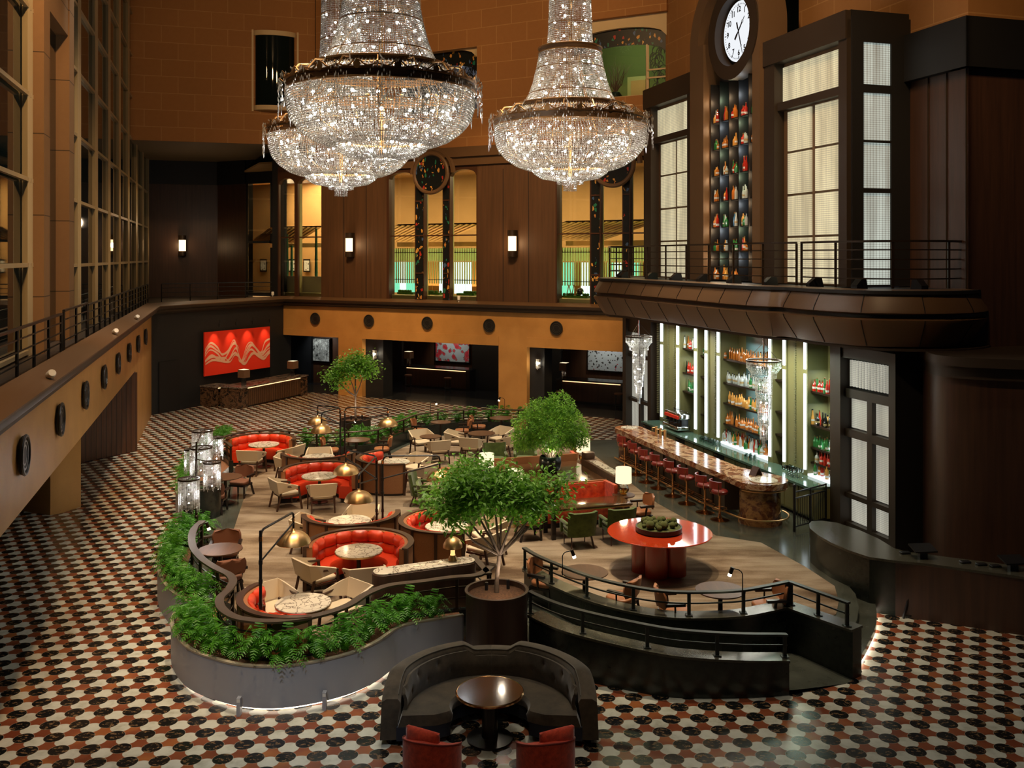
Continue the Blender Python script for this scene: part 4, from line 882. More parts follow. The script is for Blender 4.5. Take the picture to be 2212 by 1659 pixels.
# clock tower: pillars, arch, ring
CK = fs(1599); tc = (fs(1505)+fs(1658))/2; TR = (fs(1658)-fs(1505))/2
def ftr(s, o, z): p = fpos(s, o); return (p.x, p.y, z)
def farch(r0, r1, o0, o1, zc, s0, n=30, a0=0, a1=PI):
    m = MB(); vs = []
    for i in range(n+1):
        a = a0+(a1-a0)*i/n; c_, s_ = math.cos(a), math.sin(a)
        vs += [ftr(s0+r0*c_, o0, zc+r0*s_), ftr(s0+r1*c_, o0, zc+r1*s_), ftr(s0+r1*c_, o1, zc+r1*s_), ftr(s0+r0*c_, o1, zc+r0*s_)]
    fs_ = []
    for i in range(n):
        a, b_ = 4*i, 4*i+4
        for k in range(4): fs_.append((a+k, b_+k, b_+(k+1) % 4, a+(k+1) % 4))
    fs_ += [(0, 1, 2, 3), (4*n+3, 4*n+2, 4*n+1, 4*n)]; m.add(vs, fs_); return m
mb = MB(); iw = .93
for sgn in (-1, 1):
    s0, s1 = sorted((tc+sgn*TR, tc+sgn*(TR-iw if sgn < 0 else TR-.42))); a, b_ = fpos(s0, -.25), fpos(s1, -.25); mb.wallseg(a, b_, 6.4, 14.0, .9, 1)
mb.merge(farch(TR-.55, TR, -.25, .65, 14.0, tc)); st('clock_tower', mb, M['towerbronze'])
bpy.data.objects['clock_tower'].name = 'wall_clock_tower'
mb = farch(1.04, 1.46, -.30, .1, 14.0, CK, 40, 0, 2*PI); st('trim_9', mb, M['cornice_d'])
mb = MB(); a, b_ = fpos(tc-TR+.5, .36), fpos(tc+TR-.2, .36); mb.wallseg(a, b_, 6.4, 15.6, .1, 1); st('wall_tower_back', mb, M['dark'])
t = thing('wall_clock', 'large round white lit clock with black numerals on the bar clock tower', 'clock', ftr(CK, -.02, 14.02), rzF); RC = .92
def disc(r, y0, y1, n=48): 
    g = MB(); g.add([(r*math.cos(a), y, r*math.sin(a)) for y in (y0, y1) for a in [2*PI*k/n for k in range(n)]], [list(range(n)), list(range(n, 2*n))[::-1]]+[(k, (k+1) % n, n+(k+1) % n, n+k) for k in range(n)]); return g
part('clock_face', disc(RC, -.02, .06), M['clockface'], t); part('case', disc(RC+.05, .0, .1), M['black'], t)
for k in range(12):
    a = PI/2-(k+1)*2*PI/12
    cu = bpy.data.curves.new('num', 'FONT'); cu.body = str(k+1); cu.size = .24; cu.align_x = 'CENTER'; cu.align_y = 'CENTER'; cu.extrude = .004; cu.offset = .004
    to = bpy.data.objects.new('num', cu); COL.objects.link(to); dg = bpy.context.evaluated_depsgraph_get(); me = bpy.data.meshes.new_from_object(to.evaluated_get(dg)); bpy.data.objects.remove(to)
    me.transform(Matrix.Translation((.66*math.cos(a), -.03, .66*math.sin(a))) @ Matrix.Rotation(PI/2, 4, 'X')); me.materials.clear(); me.materials.append(M['black']); link('numeral', me, t)
g = MB()
for k in range(60):
    a = 2*PI*k/60; r0 = .80 if k % 5 else .76; w = .005 if k % 5 else .012
    g.bar((r0*math.cos(a), -.025, r0*math.sin(a)), (.84*math.cos(a), -.025, .84*math.sin(a)), w*2, w*2)
part('minute_marks', g, M['black'], t)
for nm, deg, L, w in (('hour_hand', 90-43, .52, .045), ('minute_hand', 90-162, .74, .035)):
    a = R(deg); c_, s_ = math.cos(a), math.sin(a); g = MB(); g.bar((-.3*c_, -.045, -.3*s_), (L*.62*c_, -.045, L*.62*s_), .012, w); g.bar((L*.7*c_, -.045, L*.7*s_), (L*c_, -.045, L*s_), .012, w*.4)
    g.tube([(L*.66*c_+w*.9*math.cos(q), -.045, L*.66*s_+w*.9*math.sin(q)) for q in [2*PI*i/12 for i in range(12)]], .008, 4, closed=True); g.bar((-.3*c_, -.05, -.3*s_), (-.1*c_, -.05, -.1*s_), .012, w*1.6); part(nm, g, M['black'], t)

# ---- bottles
def bottle_mesh(kind, mi):
    g = MB(); P = {0: [(0, 0), (.037, 0), (.038, .17), (.030, .205), (.014, .235), (.013, .29)], 1: [(0, 0), (.047, 0), (.048, .12), (.040, .155), (.016, .18), (.014, .225)], 2: [(0, 0), (.034, 0), (.034, .14), (.016, .22), (.013, .31)]}[kind]
    g.lathe(P, 8); top = P[-1][1]; g.mat(1); g.lathe([(.016, top), (.016, top+.03), (0, top+.03)], 6); g.mat(2)
    if (kind+mi) % 3: g.lathe([(P[1][0]+.0015, .035+.02*kind), (P[1][0]+.0015, .085+.015*kind)], 8)
    return mesh('bottle', g, [BOT[mi], M['black'] if mi % 2 else M['gold'], M['white'] if mi not in (1, 3) else plainlabel], 40)
plainlabel = plain('ochre_label', (.45, .33, .14), .6)
BN_ = ['amber', 'black', 'green', 'clear', 'red', 'honey-coloured', 'blue']
BME = {(k, m): bottle_mesh(k, m) for k in range(3) for m in range(7)}
def bottle(p, z, mi, where, grp, s=1.0):
    o = link('liquor_bottle', BME[(random.randrange(3), mi)]); o.location = (p.x, p.y, z); o.rotation_euler = (0, 0, random.random()*6); sc_ = s*random.uniform(.92, 1.12); o.scale = (sc_*1.1, sc_*1.1, sc_)
    tag(o, BN_[mi]+' bottle '+where, 'bottle', BN_[mi]+' bottles, '+grp); return o
# tower shelving
cols = ((1538, 1554.5), (1557, 1574.5), (1577, 1595), (1598, 1616.5), (1620, 1640)); rows = (11.45, 10.59, 9.75, 8.93, 8.1, 7.32, 6.44)
t = thing('tower_shelving', 'tall narrow black bottle shelving under the clock', 'shelving', ftr(fs(1590), .2, 6.42))
for i in range(6):
    x = (1536.5, 1555.7, 1575.7, 1596.5, 1618, 1642)[i]; g = MB(); fwall(g, x-.6, x+.6, 6.42, 12.7, -.02, .34); part('upright', g, M['dark'], t, world=True)
for z in rows: g = MB(); fwall(g, 1536.5, 1650, z-.03, z, .03, .36); part('shelf', g, M['black'], t, world=True)
palette = {0: (5, 0, 2, 2, 2), 1: (2, 0, 5, 3, 0), 2: (0, 3, 2, 4, 4), 3: (5, 0, 0, 3, 5), 4: (0, 2, 6, 2, 2), 5: (2, 5, 2, 4, 0), 6: (3, 5, 0, -1, 5)}
RW = ['top', 'second', 'third', 'fourth', 'fifth', 'sixth', 'lowest']; CW_ = ['far left', 'left', 'middle', 'right', 'far right']
random.seed(21)
for r_, z in enumerate(rows):
    for c_, (a, b_) in enumerate(cols):
        base = palette[r_][c_]
        if base < 0: continue
        n = random.choice((3, 3, 4))
        for k in range(n):
            f = .40+.5*k/n; p = fpp(a+(b_-a)*f, random.uniform(.09, .17)); mi = base if random.random() < .6 else random.choice((0, 3, 5, 4))
            bottle(p, z, mi, 'on the %s tower shelf, %s bay' % (RW[r_], CW_[c_]), '%s tower shelf %s bay' % (RW[r_], CW_[c_]), 1.25)
for r_, z in enumerate(rows):
    for c_, (a, b_) in enumerate(cols):
        if True:
            p = fpp((a+b_)/2-1, .04); col = ((1, .66, .36), (.8, 1, .6), (1, .7, .4), (.85, .95, 1))[(r_*2+c_) % 4]
            l_ = light('bottle_fill', 'POINT', (p.x, p.y, z+.66), 6, col, .03)  # point lamp without a fitting, added to brighten the bottle fronts

# ---- lower bar front
mb = MB(); fwall(mb, 1350, 1357, .36, 4.9, -.1, .9); fwall(mb, 1404, 1411, .36, 4.9, -.1, .9); fwall(mb, 1357, 1404, 4.25, 4.9, 0, .4); fwall(mb, 1378.5, 1382, .36, 4.25, .02, .2)
for z in (3.35, 1.65): fwall(mb, 1357, 1404, z-.06, z+.06, .02, .2)
w = st('window_23', mb, M['cornice_d'])
for a, b_ in ((1358, 1378), (1383, 1403)):
    for z0, z1 in ((.5, 1.57), (1.73, 3.28), (3.43, 4.22)):
        g = MB(); fwall(g, a, b_, z0, z1, .15, .2); link('lit_screen', mesh('lit_screen', g, M['screenL']), w)
mb = MB(); fwall(mb, 1804, 1826, .36, 4.9, -.15, .9); fwall(mb, 1931, 1946, .36, 4.9, -.15, .9); fwall(mb, 1826, 1931, 4.62, 4.9, -.1, .4); fwall(mb, 1872.5, 1883.5, .36, 3.72, .0, .2)
for z0, z1 in ((3.62, 3.84), (2.63, 2.83), (1.10, 1.22)): fwall(mb, 1826, 1931, z0, z1, .0, .2)
fwall(mb, 1826, 1931, .36, .48, 0, .3); w = st('window_24', mb, M['cornice_d'])
for a, b_ in ((1831, 1872.5), (1883.5, 1930)):
    for z0, z1 in ((2.83, 3.62), (1.22, 2.63), (.48, 1.10)):
        g = MB(); fwall(g, a, b_, z0+.03, z1-.03, .12, .2); link('lit_screen', mesh('lit_screen', g, M['screenL']), w)
g = MB(); fwall(g, 1828, 1931, 3.84, 4.62, .18, .22); link('grille_backing', mesh('grille_backing', g, M['dark']), w)
for k in range(15):
    x = 1832+k*6.6; g = MB(); fwall(g, x, x+2.2, 3.9, 4.56, .05, .12); link('grille_bar', mesh('grille_bar', g, M['screenL']), w)
mb = MB(); mb.prism([fp(1946, -.15), fp(1946, -.15)+V*3, fp(1946, .2)+V*3-U*(-.3), fp(1940, .5)], .36, 5.0); st('wall_bar_end', mb, M['dark'])
mb = MB(); fwall(mb, 1411, 1806, .36, 4.9, .62, .95)
for a, b_ in ((1435, 1461), (1531, 1549), (1700, 1736)): fwall(mb, a, b_, .36, 4.9, .02, .62)
for x in (1430.8, 1465.6, 1504, 1527, 1553, 1665, 1695.7, 1741): fwall(mb, x-4.6, x+4.6, .36, 4.9, -.02, .62)
st('wall_back_bar', mb, M['olive'])
mb = MB()
for x in (1421, 1443, 1456, 1544, 1717):
    for k in range(52): z = 1.5+k*.065; fwall(mb, x-1.8, x+1.8, z, z+.035, -.01, .03)
st('trim_10', mb, M['fluteglass'])
for i, x in enumerate((1430.8, 1465.6, 1504, 1527, 1553, 1665, 1695.7, 1741)):
    t = thing('led_strip_light', 'tall white light strip on the bar back wall, %s from the far end' % ordn[i], 'light', (*fp(x, -.05), 1.5), 0, 'tall bar light strips'); zs = 3.72
    k = (x-1430)/310
    part('strip', (lambda g: fwall(g, x-1.9, x+1.9, 1.42, 4.0-.1*0, -.05, -.02))(MB()), M['led'], t, world=True); part('strip', (lambda g: fwall(g, x-1.9, x+1.9, 4.12, 4.84, -.05, -.02))(MB()), M['led'], t, world=True)
for a, b_ in ((1476, 1500), (1576, 1660), (1757, 1803)):
    mb = MB(); fwall(mb, a, b_, 1.3, 4.88, .58, .62); st('trim_11', mb, M['teal'])
shelfdef = [('left lit bar bay', 1469.5, 1500, (4.02, 3.18, 2.55), (3, 4, 2), 6), ('narrow bay beside the wide one', 1508, 1523, (3.9, 3.2, 2.55, 1.95), (0, -1, -1, -1), 2), ('wide lit bar bay', 1557, 1661, (3.94, 3.2, 2.55, 1.90), (0, 3, 5, 0), 20), ('narrow bay right of the wide one', 1669, 1691.5, (3.65, 2.75, 2.1, 1.6), (4, -1, 1, -1), 2), ('right lit bar bay', 1745, 1802, (3.55, 2.65, 2.05, 1.65), (4, 1, 2, 4), 10)]
random.seed(9)
SN = ['top', 'second', 'third', 'fourth']
for nm, a, b_, zs, base, n in shelfdef:
    t = thing('bar_shelving', 'bottle shelves of the '+nm, 'shelving', (*fp((a+b_)/2, .3), 1.3), 0, 'back bar shelving')
    for z in zs: g = MB(); fwall(g, a, b_, z-.05, z, .08, .6); part('shelf', g, M['blackgold'], t, world=True)
    for q, z in enumerate(zs):
        if base[q] < 0: continue
        for k in range(n):
            p = fpp(a+2.5+(b_-a-3)*(k+random.uniform(.25, .6))/n, random.uniform(.13, .30)); mi = base[q] if random.random() < .66 else random.choice((0, 1, 2, 3, 5, 4))
            bottle(p, z, mi, 'on the %s shelf of the %s' % (SN[q], nm), '%s shelf %s' % (SN[q], nm), 1.15)
        if n > 4:
            p = fp((a+b_)/2, .35); l_ = light('bottle_fill', 'AREA', (p.x, p.y, z+.56), 5 if n < 10 else 9, (.9, .97, 1), .08*n*.8, sy=.1, rot=(0, 0, rzF))
for nm, a, b_, n in (('brightly lit counter shelf of the wide bay', 1558, 1660, 26), ('lit counter shelf of the right bay', 1746, 1801, 10)):
    g = MB(); fwall(g, a, b_, 1.27, 1.33, -.02, .6); o = single('lit_bottle_shelf', g, M['led_shelf'], 'white glowing low '+nm, 'shelf')
    for k in range(n):
        p = fpp(a+2+(b_-a-4)*(k+.5)/n, random.choice((.08, .18, .28))); bottle(p, 1.33, random.choice((3, 2, 0, 5, 3, 4, 2)), 'on the glowing low %s' % nm[16:], nm, 1.15)
g = MB(); MI_ = []
for x0, x1, n, offs in ((1560, 1659, 24, (.2, .38)), (1748, 1800, 10, (.3,))):
    for o_ in offs:
        for k in range(n):
            p = fpp(x0+(x1-x0)*(k+random.random()*.6)/n, o_); s_ = random.uniform(1.0, 1.3); g.mat(random.choice((0, 1, 2, 3))); h = random.uniform(.9, 1.15); g.lathe([(0, 0), (.037*s_, 0), (.038*s_, .17*h), (.030*s_, .205*h), (.014*s_, .235*h), (.013*s_, .31*h), (0, .31*h)], 8, (p.x, p.y, 1.33))
single('liquor_bottle', g, [BOT[3], BOT[0], BOT[2], BOT[1]], 'crowded back rows of mixed bottles on the glowing low shelves', 'bottle', kind='stuff')
# back counter
t = thing('back_bar_counter', 'long green back bar counter with panelled doors under the bottle shelves', 'counter', (*fp(1600, -.35), .36))
g = MB(); fwall(g, 1424, 1804, 1.2, 1.26, -.72, .05); part('worktop', g, M['backtop'], t, world=True)
g = MB(); fwall(g, 1424, 1804, .44, 1.2, -.62, 0); part('carcass', g, M['olive'], t, world=True); g = MB(); fwall(g, 1424, 1804, .36, .44, -.55, 0); part('plinth', g, M['black'], t, world=True)
S0, S1 = fs(1424), fs(1804); nd = 16
for k in range(nd):
    s0 = S0+(S1-S0)*(k+.06)/nd; s1 = S0+(S1-S0)*(k+.94)/nd; g = MB(); g.wallseg(fpos(s0, -.645), fpos(s1, -.645), .5, 1.15, .03, 1)
    o = part('door', g, M['olive'] if k % 4 else M['dark'], t, world=True); g = MB(); g.bar(ftr(s0+.04, -.66, 1.1), ftr(s0+.2, -.66, 1.1), .015, .02); me = mesh('handle', g, M['brass']); me.transform(ROOTM[t.name].inverted()); link('handle', me, o)
# espresso machine, glasses, taps
p = fp(1478, -.3); t = thing('espresso_machine', 'chrome and red espresso machine on the back counter at the far end of the bar', 'machine', (p.x, p.y, 1.26), rzF+PI)
g = MB(); g.rpad(0, 0, .06, .2, 1.15, .5, .05, .03); part('base', g, M['chrome'], t); g = MB(); g.rpad(0, -.05, .42, .62, 1.2, .42, .06, .04); part('body', g, M['chrome'], t)
g = MB(); g.box(-.5, .16, .44, .5, .2, .54); part('red_panel', g, M['art_red'], t); g = MB(); g.box(-.5, -.2, .2, .5, .05, .42); part('back_housing', g, M['black'], t)
for k in range(4): g = MB(); g.cyl(-.4+.27*k, .12, .3, .42, .05, None, 10); g.bar((-.4+.27*k, .14, .33), (-.4+.27*k, .3, .31), .03, .03); part('group_head', g, M['black'], t)
g = MB(); g.tube([(-.52, -.15, .66), (.52, -.15, .66)], .012, 5); part('cup_rail', g, M['chrome'], t)
g = MB(); g.lathe([(0, 0), (.07, 0), (.075, .1), (.03, .3), (.05, .36), (0, .38)], 12, (p.x, p.y, 1.90)); single('coffee_grinder', g, M['clear'], 'clear glass hopper standing on the espresso machine', 'hopper')
gl = MB(); gl.lathe([(0, 0), (.032, 0), (.04, .14), (.036, .14), (.028, .012), (0, .012)], 8); GLM = mesh('glass', gl, m_glass('tumbler_glass', (.85, .95, .92), .25), 40)
wg = MB(); wg.lathe([(0, 0), (.035, 0), (.005, .012), (.005, .1), (.04, .14), (.036, .22), (.034, .22), (.036, .145), (0, .11)], 8); WGM = mesh('wine_glass', wg, bpy.data.materials['tumbler_glass'], 40)
for nm, x0, x1, me, n, lab, gp in (('drinking_glass', 1538, 1572, GLM, 22, 'clear tumbler in the rows beside the wide bottle bay', 'tumblers beside the wide bay'), ('wine_glass', 1722, 1752, WGM, 22, 'stemmed glass on the back counter near the right bottle bay', 'stemmed glasses near the right bay'), ('drinking_glass', 1636, 1655, GLM, 8, 'upturned tumbler at the right end of the glowing low shelf', 'tumblers at the low shelf')):
    for k in range(n):
        p = fp(x0+(x1-x0)*((k//2)+.5)/(n/2), -.25-.14*(k % 2)-.1*((k//2) % 2)); o = link(nm, me); o.location = (p.x, p.y, 1.262); tag(o, lab, 'glass', gp)
# marble bar counter
CT = 1.46
def cp(Y, off=0): return cpt(Y, 13.37+off*1.044)        # centre line of the counter
cs_, ce = cp(31.6), Vector((6.36, 24.35))
def cap(c, r, a0, a1, n=16): return [(c.x+r*math.cos(a0+(a1-a0)*i/n), c.y+r*math.sin(a0+(a1-a0)*i/n)) for i in range(n+1)]
aU = math.atan2(U.y, U.x)
hw = .45; dd = -U
far = cap(cs_, .48, aU-PI/2, aU+PI/2)
# plan: far cap, room-side edge down to the drum, round end, staff-side edge back
nearc = ce; rr = .70
room = [cp(31.2, -.46), cp(28.2, -.46), cp(25.6, -.44), cp(25.2, -.40)]; staff = [cp(25.3, .62), cp(25.8, .46), cp(28.2, .44), cp(31.2, .46)]
endc = cap(nearc, rr, aU+PI/2+.35, aU+PI/2+PI*2-.35-PI*.0-PI*.0 if False else aU+PI*1.5-.35+PI*0, 24)
plan = far+[p[:] for p in room]+cap(nearc, rr, aU+PI*.5+.25, aU+PI*1.5-.05+.2, 24)+[p[:] for p in staff]
t = thing('bar_counter', 'long red-brown banded marble bar counter with rounded ends', 'counter', (*cp(28), PLAT))
g = MB(); g.prism(plan, CT-.15, CT); part('worktop', g, M['barmarble'], t, world=True)
g = MB(); g.prism([cp(31.0, -.22)[:], cp(25.1, -.22)[:], cp(25.1, .30)[:], cp(31.0, .30)[:]], PLAT+.1, CT-.15); part('front_panel', g, M['barfront'], t, world=True)
for Y in (30.2, 29.4, 28.6, 27.9, 27.2, 26.4, 25.7):
    g = MB(); g.prism([cp(Y+.04, -.26)[:], cp(Y-.04, -.26)[:], cp(Y-.04, -.2)[:], cp(Y+.04, -.2)[:]], PLAT+.1, CT-.15); part('fascia_rib', g, M['blackgold'], t, world=True)
g = MB(); g.cyl(nearc.x, nearc.y, PLAT+.12, CT-.15, .52, None, 40); part('drum_base', g, M['drummarble'], t, world=True)
g = MB(); g.cyl(nearc.x, nearc.y, PLAT, PLAT+.12, .56, None, 40); part('drum_plinth', g, M['drummarble'], t, world=True)
g = MB(); g.cyl(cs_.x, cs_.y, PLAT, CT-.15, .36, None, 30); part('drum_base', g, M['drummarble'], t, world=True)
g = MB(); g.tube([(*p, CT-.2) for p in cap(nearc, .66, aU+PI*.5+.3, aU+PI*1.5+.1, 20)], .02, 6); part('brass_rail', g, M['brass'], t, world=True)
g = MB(); g.tube([(*cp(31.2, -.62), PLAT+.2), (*cp(25.5, -.62), PLAT+.2)]+[(*p, PLAT+.2) for p in cap(nearc, .72, aU+PI*.5+.25, aU+PI*1.5+.1, 16)], .025, 6); part('foot_rail', g, M['brass'], t, world=True)
for k in range(3):
    g = MB(); g.tube([(*cp(31.2, -.3-.06*k), PLAT+.1+.09*k), (*cp(25.3, -.3-.06*k), PLAT+.1+.09*k)], .012, 5); part('rail_line', g, M['copper'], t, world=True)
for i, Y in enumerate((30.3, 30.0, 29.7)):
    p = cp(Y, .3); t = thing('beer_tap', 'brass column tap at the far end of the bar counter, %s of three' % ('farthest', 'middle', 'nearest')[i], 'tap', (p.x, p.y, CT), 0, 'brass bar taps'); g = MB(); g.cyl(0, 0, 0, .28, .045, None, 12); part('column', g, M['brass'], t); g = MB(); g.tube([(0, 0, .24), (-.12, 0, .24), (-.12, 0, .16)], .014, 6); part('spout', g, M['brass'], t)
p = Vector((6.35, 24.75)); t = thing('menu_stand', 'brown folded leather menu stand on the rounded near end of the bar counter', 'menu', (p.x, p.y, CT), .6); g = MB(); g.bar((-.13, 0, .0), (.02, 0, .22), .22, .012); g.bar((.14, 0, .0), (.02, 0, .22), .22, .012); part('covers', g, M['walnutframe'], t)
g = MB(); g.lathe([(0, 0), (.36, 0), (.36, .02), (0, .02)], 28, (6.4, 24.15, CT)); single('marble_inlay', g, M['marble'], 'round pale marble disc on the near end of the bar counter', 'inlay')
g = MB(); g.lathe([(0, 0), (.28, 0), (.28, .02), (0, .02)], 28, (*cs_, CT)); single('marble_inlay', g, M['marble'], 'round pale marble disc on the far end of the bar counter', 'inlay')
# stools
t = thing('bar_stool', '', 'stool'); g = MB(); g.lathe([(0, 0), (.24, 0), (.245, .012), (.15, .03), (.06, .06), (.035, .12), (.03, .2), (.028, .70)], 24); part('pedestal', g, M['copper'], t)
g = MB(); g.tube([(.19*math.cos(a), .19*math.sin(a), .30) for a in [2*PI*k/24 for k in range(24)]], .011, 6, closed=True)
for k in range(5): a = 2*PI*k/5; g.tube([(.03*math.cos(a), .03*math.sin(a), .25), (.19*math.cos(a), .19*math.sin(a), .30)], .008, 5)
part('foot_ring', g, M['copper'], t)
g = MB(); g.lathe([(0, .68), (.19, .68), (.215, .71), (.215, .75), (.19, .775), (0, .78)], 24); part('seat', g, M['burg'], t)
g = MB(); g.slab(lambda u, v: (.235*math.cos(PI*1.5+(u-.5)*2.5), .235*math.sin(PI*1.5+(u-.5)*2.5), .84+.19*v), 14, 2, .035); part('backrest', g, M['burg'], t)
for sx in (-1, 1):
    a = PI*1.5+sx*.95; c_, s_ = math.cos(a), math.sin(a); g = MB(); g.tube([(.275*c_, .275*s_, .98), (.28*c_, .28*s_, .72), (.26*c_, .26*s_, .66), (.1*c_, .1*s_, .66)], .012, 6); part('back_support', g, M['copper'], t)
BS = Proto(t); rzs = aU-PI
for i, (x, y) in enumerate(((1554.7, 1123), (1523, 1107), (1483.6, 1088), (1453.4, 1071.7), (1422.7, 1055), (1397, 1042), (1374, 1025.5), (1350, 1009))):
    X, Y = fxy(x, y, PLAT); BS.put((X, Y, PLAT), math.atan2(V.y, V.x)-PI/2, 'burgundy leather bar stool on a bronze pedestal, %s from the near end of the bar' % ordn[i], 'burgundy bar stools')
# crystal pendants over the ends of the counter
def strands(g, r0, z0, r1, z1, n, step, b=.014, a0=0, a1=2*PI, jag=0, c=(0, 0)):
    L = math.hypot(r1-r0, z1-z0); m = max(1, int(L/step))
    for i in range(n):
        a = a0+(a1-a0)*(i+.5*random.random())/n; mm = m-(random.randint(0, jag) if jag else 0)
        if jag: mm = m-int(jag*abs(math.sin(i*.55)))
        for k in range(mm):
            f = (k+.5)/m; rr_ = r0+(r1-r0)*f; zz = z0+(z1-z0)*f; x = c[0]+rr_*math.cos(a); y = c[1]+rr_*math.sin(a); n0 = len(g.v)
            g.v += [(x, y, zz+step*.46), (x+b, y, zz), (x, y+b, zz), (x-b, y, zz), (x, y-b, zz), (x, y, zz-step*.46)]
            g.f += [[n0, n0+1, n0+2], [n0, n0+2, n0+3], [n0, n0+3, n0+4], [n0, n0+4, n0+1], [n0+5, n0+2, n0+1], [n0+5, n0+3, n0+2], [n0+5, n0+4, n0+3], [n0+5, n0+1, n0+4]]; g.m += [0]*8
t = thing('crystal_pendant', '', 'pendant light')
for tt, (r0, z0, r1, z1, n) in enumerate(((.42, -.02, .42, -.20, 64), (.41, -.18, .31, -.32, 56), (.31, -.28, .31, -.44, 48), (.21, -.42, .20, -.86, 38), (.185, -.84, .175, -1.22, 34), (.15, -1.2, .135, -1.62, 28), (.10, -1.6, .09, -1.98, 20), (.045, -1.9, .04, -2.18, 10))):
    g = MB(); strands(g, r0, z0, r1, z1, n, .034, .013); part('crystal_tier', g, M['crystal'], t, smooth=0, fixn=False, kind='stuff')
g = MB(); g.lathe([(.40, -.02), (.435, -.02), (.435, .02), (.40, .02), (.40, -.02)], 36); part('ring', g, M['blackgold'], t)
g = MB(); g.cyl(0, 0, -.02, .55, .02, None, 8)
for k in range(3): a = k*2*PI/3; g.tube([(.42*math.cos(a), .42*math.sin(a), 0), (0, 0, .45)], .006, 4)
part('suspension', g, M['chrome'], t)
for k in range(14):
    a = k*2.4; z = (-.15, -.6, -1.05, -1.45)[k % 4]; r_ = (.22, .1, .08, .06)[k % 4]; g = MB(); g.sphere((r_*math.cos(a), r_*math.sin(a), z), .022, 6, 4); part('bulb', g, M['bulb'], t)
CP = Proto(t)
CP.put((4.34, 32.5, 4.42), 0, 'tiered crystal pendant over the far end of the bar counter', 'crystal bar pendants', scale=1.06); CP.put((6.63, 25.0, 4.42), .4, 'tiered crystal pendant over the near rounded end of the bar counter', 'crystal bar pendants', scale=1.06)
for X, Y in ((4.34, 32.5), (6.63, 25.0)):
    for z in (4.2, 3.7, 3.1, 2.6): light('pendant_light', 'POINT', (X, Y, z), 5, (1, .93, .85), .06)
# bar balcony
bo = [(5.0, 38.0), (3.75, 36.4), (3.15, 34.9), (3.22, 34.0), cpt(33.2, 13.62)[:], cpt(32.6, 13.66)[:], cpt(25.8, 13.7)[:], cpt(25.0, 13.78)[:], (6.62, 24.45), (6.95, 24.22), (7.06, 23.6), (7.38, 22.7), (8.0, 21.75), (8.7, 21.4), (9.6, 21.35), (10.4, 21.7), (11.0, 22.3), (11.6, 23.3)]
prof = [(-.30, 6.40), (-.12, 6.38), (.12, 5.95), (.14, 5.88), (.02, 5.84), (.02, 5.76), (.14, 5.72), (.12, 5.64), (-.22, 5.10), (-.34, 5.06)]
prof = [(-o, z) for o, z in prof]
bo_s = [p[:2] for p in catmull([Vector((*p, 0)) for p in bo[:4]], 4)[:-1]]+[Vector(p) for p in bo[3:8]]+[p.xy for p in catmull([Vector((*p, 0)) for p in bo[8:]], 5)]
bo_s = [Vector(p[:2]) for p in bo_s]; u_ = [bo_s[0]]
for p in bo_s[1:]:
    if (p-u_[-1]).length > .05: u_.append(p)
bo_s = u_
# outward is to the right of travel here; flip the sign accordingly
mb = MB(); mb.sweep(bo_s, [(o, z) for o, z in prof]+[(.6, 5.06), (.6, 6.40)]); st('trim_12', mb, M['cornice'])
mb = MB(); mb.sweep(bo_s, [(-.03, 5.84), (-.03, 5.77), (.3, 5.77), (.3, 5.84)]); st('trim_13', mb, M['black'])
mb = MB(); acc = 0; P = bo_s
for a, b_ in zip(P, P[1:]):
    L = (b_-a).length; d = (b_-a).normalized(); nn = Vector((d.y, -d.x)); k = acc
    while k < L:
        q = a+d*k; vs = []
        for o, z in [(.305-.3-.3, 6.4)]: pass
        pr_ = [(-.12, 6.385), (.125, 5.955), (.146, 5.88)]; pr2 = [(.146, 5.72), (.126, 5.64), (-.215, 5.10)]
        for pp in (pr_, pr2):
            for (o1, z1), (o2, z2) in zip(pp, pp[1:]): mb.bar((*(q+nn*(o1+.004)), z1), (*(q+nn*(o2+.004)), z2), .018, .012)
        k += 1.28
    acc = k-L
st('trim_14', mb, M['black'])
mb = MB(); poly = [p[:] for p in bo_s]+[(12.6, 25.5), tuple(fp(1838, .3)), tuple(fp(1397, .3))]; mb.prism(poly, 6.30, 6.38); st('floor_balcony', mb, M['dark'])
mb = MB(); poly2 = [(p+Vector((.30, .12)))[:] for p in bo_s]+[(12.6, 25.5), tuple(fp(1838, .9)), tuple(fp(1350, .9))]; mb.prism(poly2, 5.0, 5.06); st('ceiling_bar', mb, M['cornice_d'])
def offpath(P, o):
    out = []
    for i in range(len(P)):
        t_ = (P[min(i+1, len(P)-1)]-P[max(i-1, 0)]).normalized(); out.append(P[i]+Vector((-t_.y, t_.x))*o)
    return out
rp = offpath(bo_s, .42)
i1 = max(i for i, p in enumerate(rp) if p.y > 24.3)
railing(rp[2:i1+1], 6.42, 1.12, 4, 1.45, 'balcony_railing', 'dark five-bar railing of the bar balcony, long stretch below the clock', mat='blackgold')
railing(rp[i1+1:-2], 6.42, 1.12, 4, 1.45, 'balcony_railing', 'dark five-bar railing of the bar balcony, curved stretch at the right corner', mat='blackgold')
t = thing('balcony_uplight', '', 'light'); g = MB(); g.add([(-.09, -.18, 0), (.09, -.18, 0), (.09, .22, 0), (-.09, .22, 0), (-.09, -.18, .1), (.09, -.18, .1), (.09, .02, .26), (-.09, .02, .26), (-.09, .16, .26), (.09, .16, .26)], [(0, 1, 5, 4), (4, 5, 6, 7), (7, 6, 9, 8), (2, 3, 8, 9), (0, 3, 2, 1), (0, 4, 7, 8, 3), (1, 2, 9, 6, 5)]); part('housing', g, M['black'], t); g = MB(); g.box(-.07, -.15, .10, .07, -.02, .12); part('lens', g, M['chrome'], t); BU = Proto(t)
for i, k in enumerate((5, 7, 9, 11, 13)): pass
Ls = [0]
